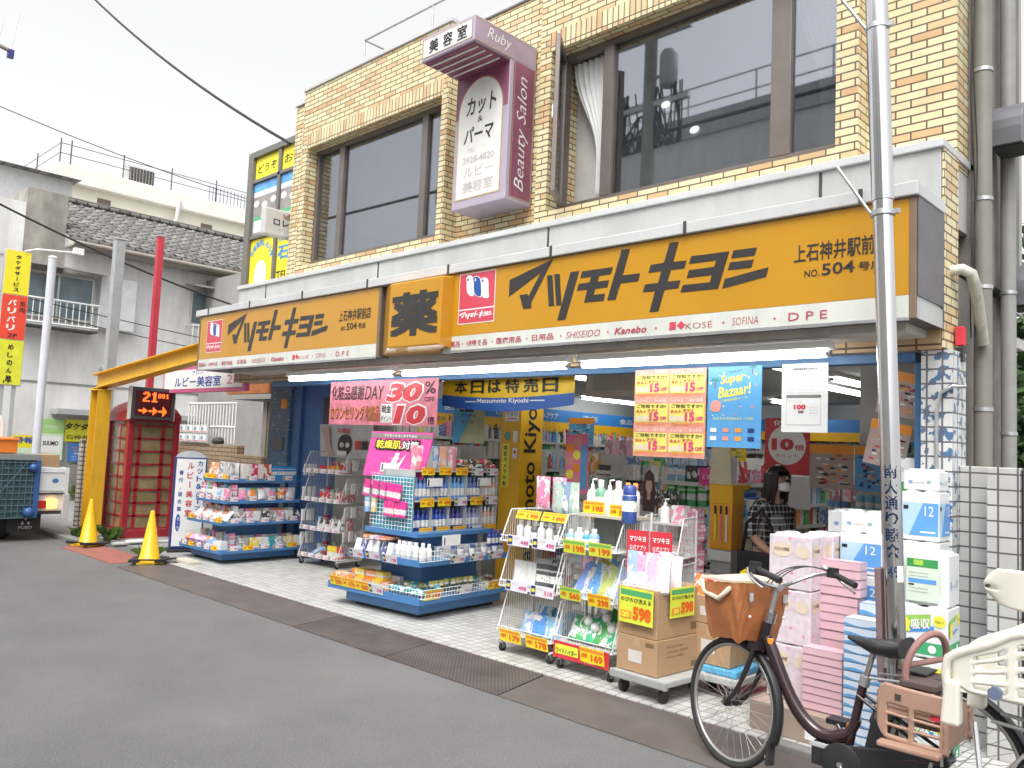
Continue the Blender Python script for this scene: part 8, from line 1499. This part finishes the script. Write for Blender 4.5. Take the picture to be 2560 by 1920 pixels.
def tote(u, v): a = 2*math.pi*u; e = .5; return (-.02+.16*math.copysign(abs(math.cos(a))**e, math.cos(a))*(.92+.08*v), .0+.06*math.copysign(abs(math.sin(a))**e, math.sin(a))*(1.1-.5*v), .40*v)
b.sheet(tote, 24, 8, pm('black tote cloth', (.012, .012, .014), .85, bump=.3)); b.tube([(-.14, 0, .4), (-.12, .02, .62), (.0, .04, .74), (.1, .02, .6), (.11, 0, .4)], .012, MATS['black tote cloth'], 6); o = tag(b.build('shoulder_bag', solid=.006), 'black shoulder bag hanging at the side of the person in plaid', 'bag'); o.location = (-3.2, 6.24, .50)

# ---------------------------------------------------------------- across the street (seen mirrored in the upstairs windows)
op = thing('opposite_building', 'pale flat roofed building across the street mirrored in the upstairs windows', 'building', (0, 0, 0))
b = MB(); b.box(-22, 4, -18, -7.2, 0, 10.1, pm('opposite wall', (.78, .77, .74), .8, var=.05, stain=(.25, .24, .23), amt=.3)); part(b, 'wall', op)
b = MB(); b.box(-22.1, 4.1, -18.1, -7.1, 10.1, 10.7, conc); part(b, 'parapet', op)
b = MB()
for z in (11.1, 11.6): b.tube([(-22, -7.4, z), (4, -7.4, z)], .025, grey, 5)
for i in range(14): b.tube([(-22+i*2, -7.4, 10.7), (-22+i*2, -7.4, 11.6)], .025, grey, 5)
part(b, 'roof_rail', op)
for i in range(6): b = MB(); b.box(-20.5+i*4, -18.7+i*4, -7.2, -7.15, 6.6, 8.2, wglass); part(b, 'window', op)
up_ = thing('utility_pole', 'concrete utility pole with transformers across the street, mirrored in the windows', 'utility pole', (-9.2, -1.6, 0))
b = MB(); b.tube([(0, 0, 0), (0, 0, 11.5)], [.17, .12], gconc, 14); part(b, 'shaft', up_)
for s in (1,): b = MB(); b.lathe([(.16, 8.75), (.18, 8.8), (.18, 9.35), (.13, 9.45)], grey, 16, (.42*s, 0, 0)); b.tube([(0, 0, 9.0), (.3*s, 0, 9.0)], .04, zinc, 6); part(b, 'transformer', up_)
b = MB()
for z in (8.4, 9.8, 10.6): b.box(-.9, .9, -.05, .05, z, z+.1, zinc)
part(b, 'crossarm', up_)
b = MB(); rr = random.Random(3)
for i in range(34): x = rr.uniform(-1.1, .8); b.tube(bez([(x, 0, 8.8), (x+rr.uniform(-.3, .3), -.1, 7.2), (x+rr.uniform(-.5, .5), .1, 7.3), (rr.uniform(-.3, .3), 0, 8.3)], 10), .016, rubber, 5)
part(b, 'cable_loop', up_)
cable('thick street cable across the road mirrored in the windows', (-30, -1.6, 8.3), (12, -1.6, 8.0), .3, .04); cable('lower street cable across the road mirrored in the windows', (-30, -1.7, 6.4), (12, -1.7, 6.3), .2, .025)
bpy.context.view_layer.update()
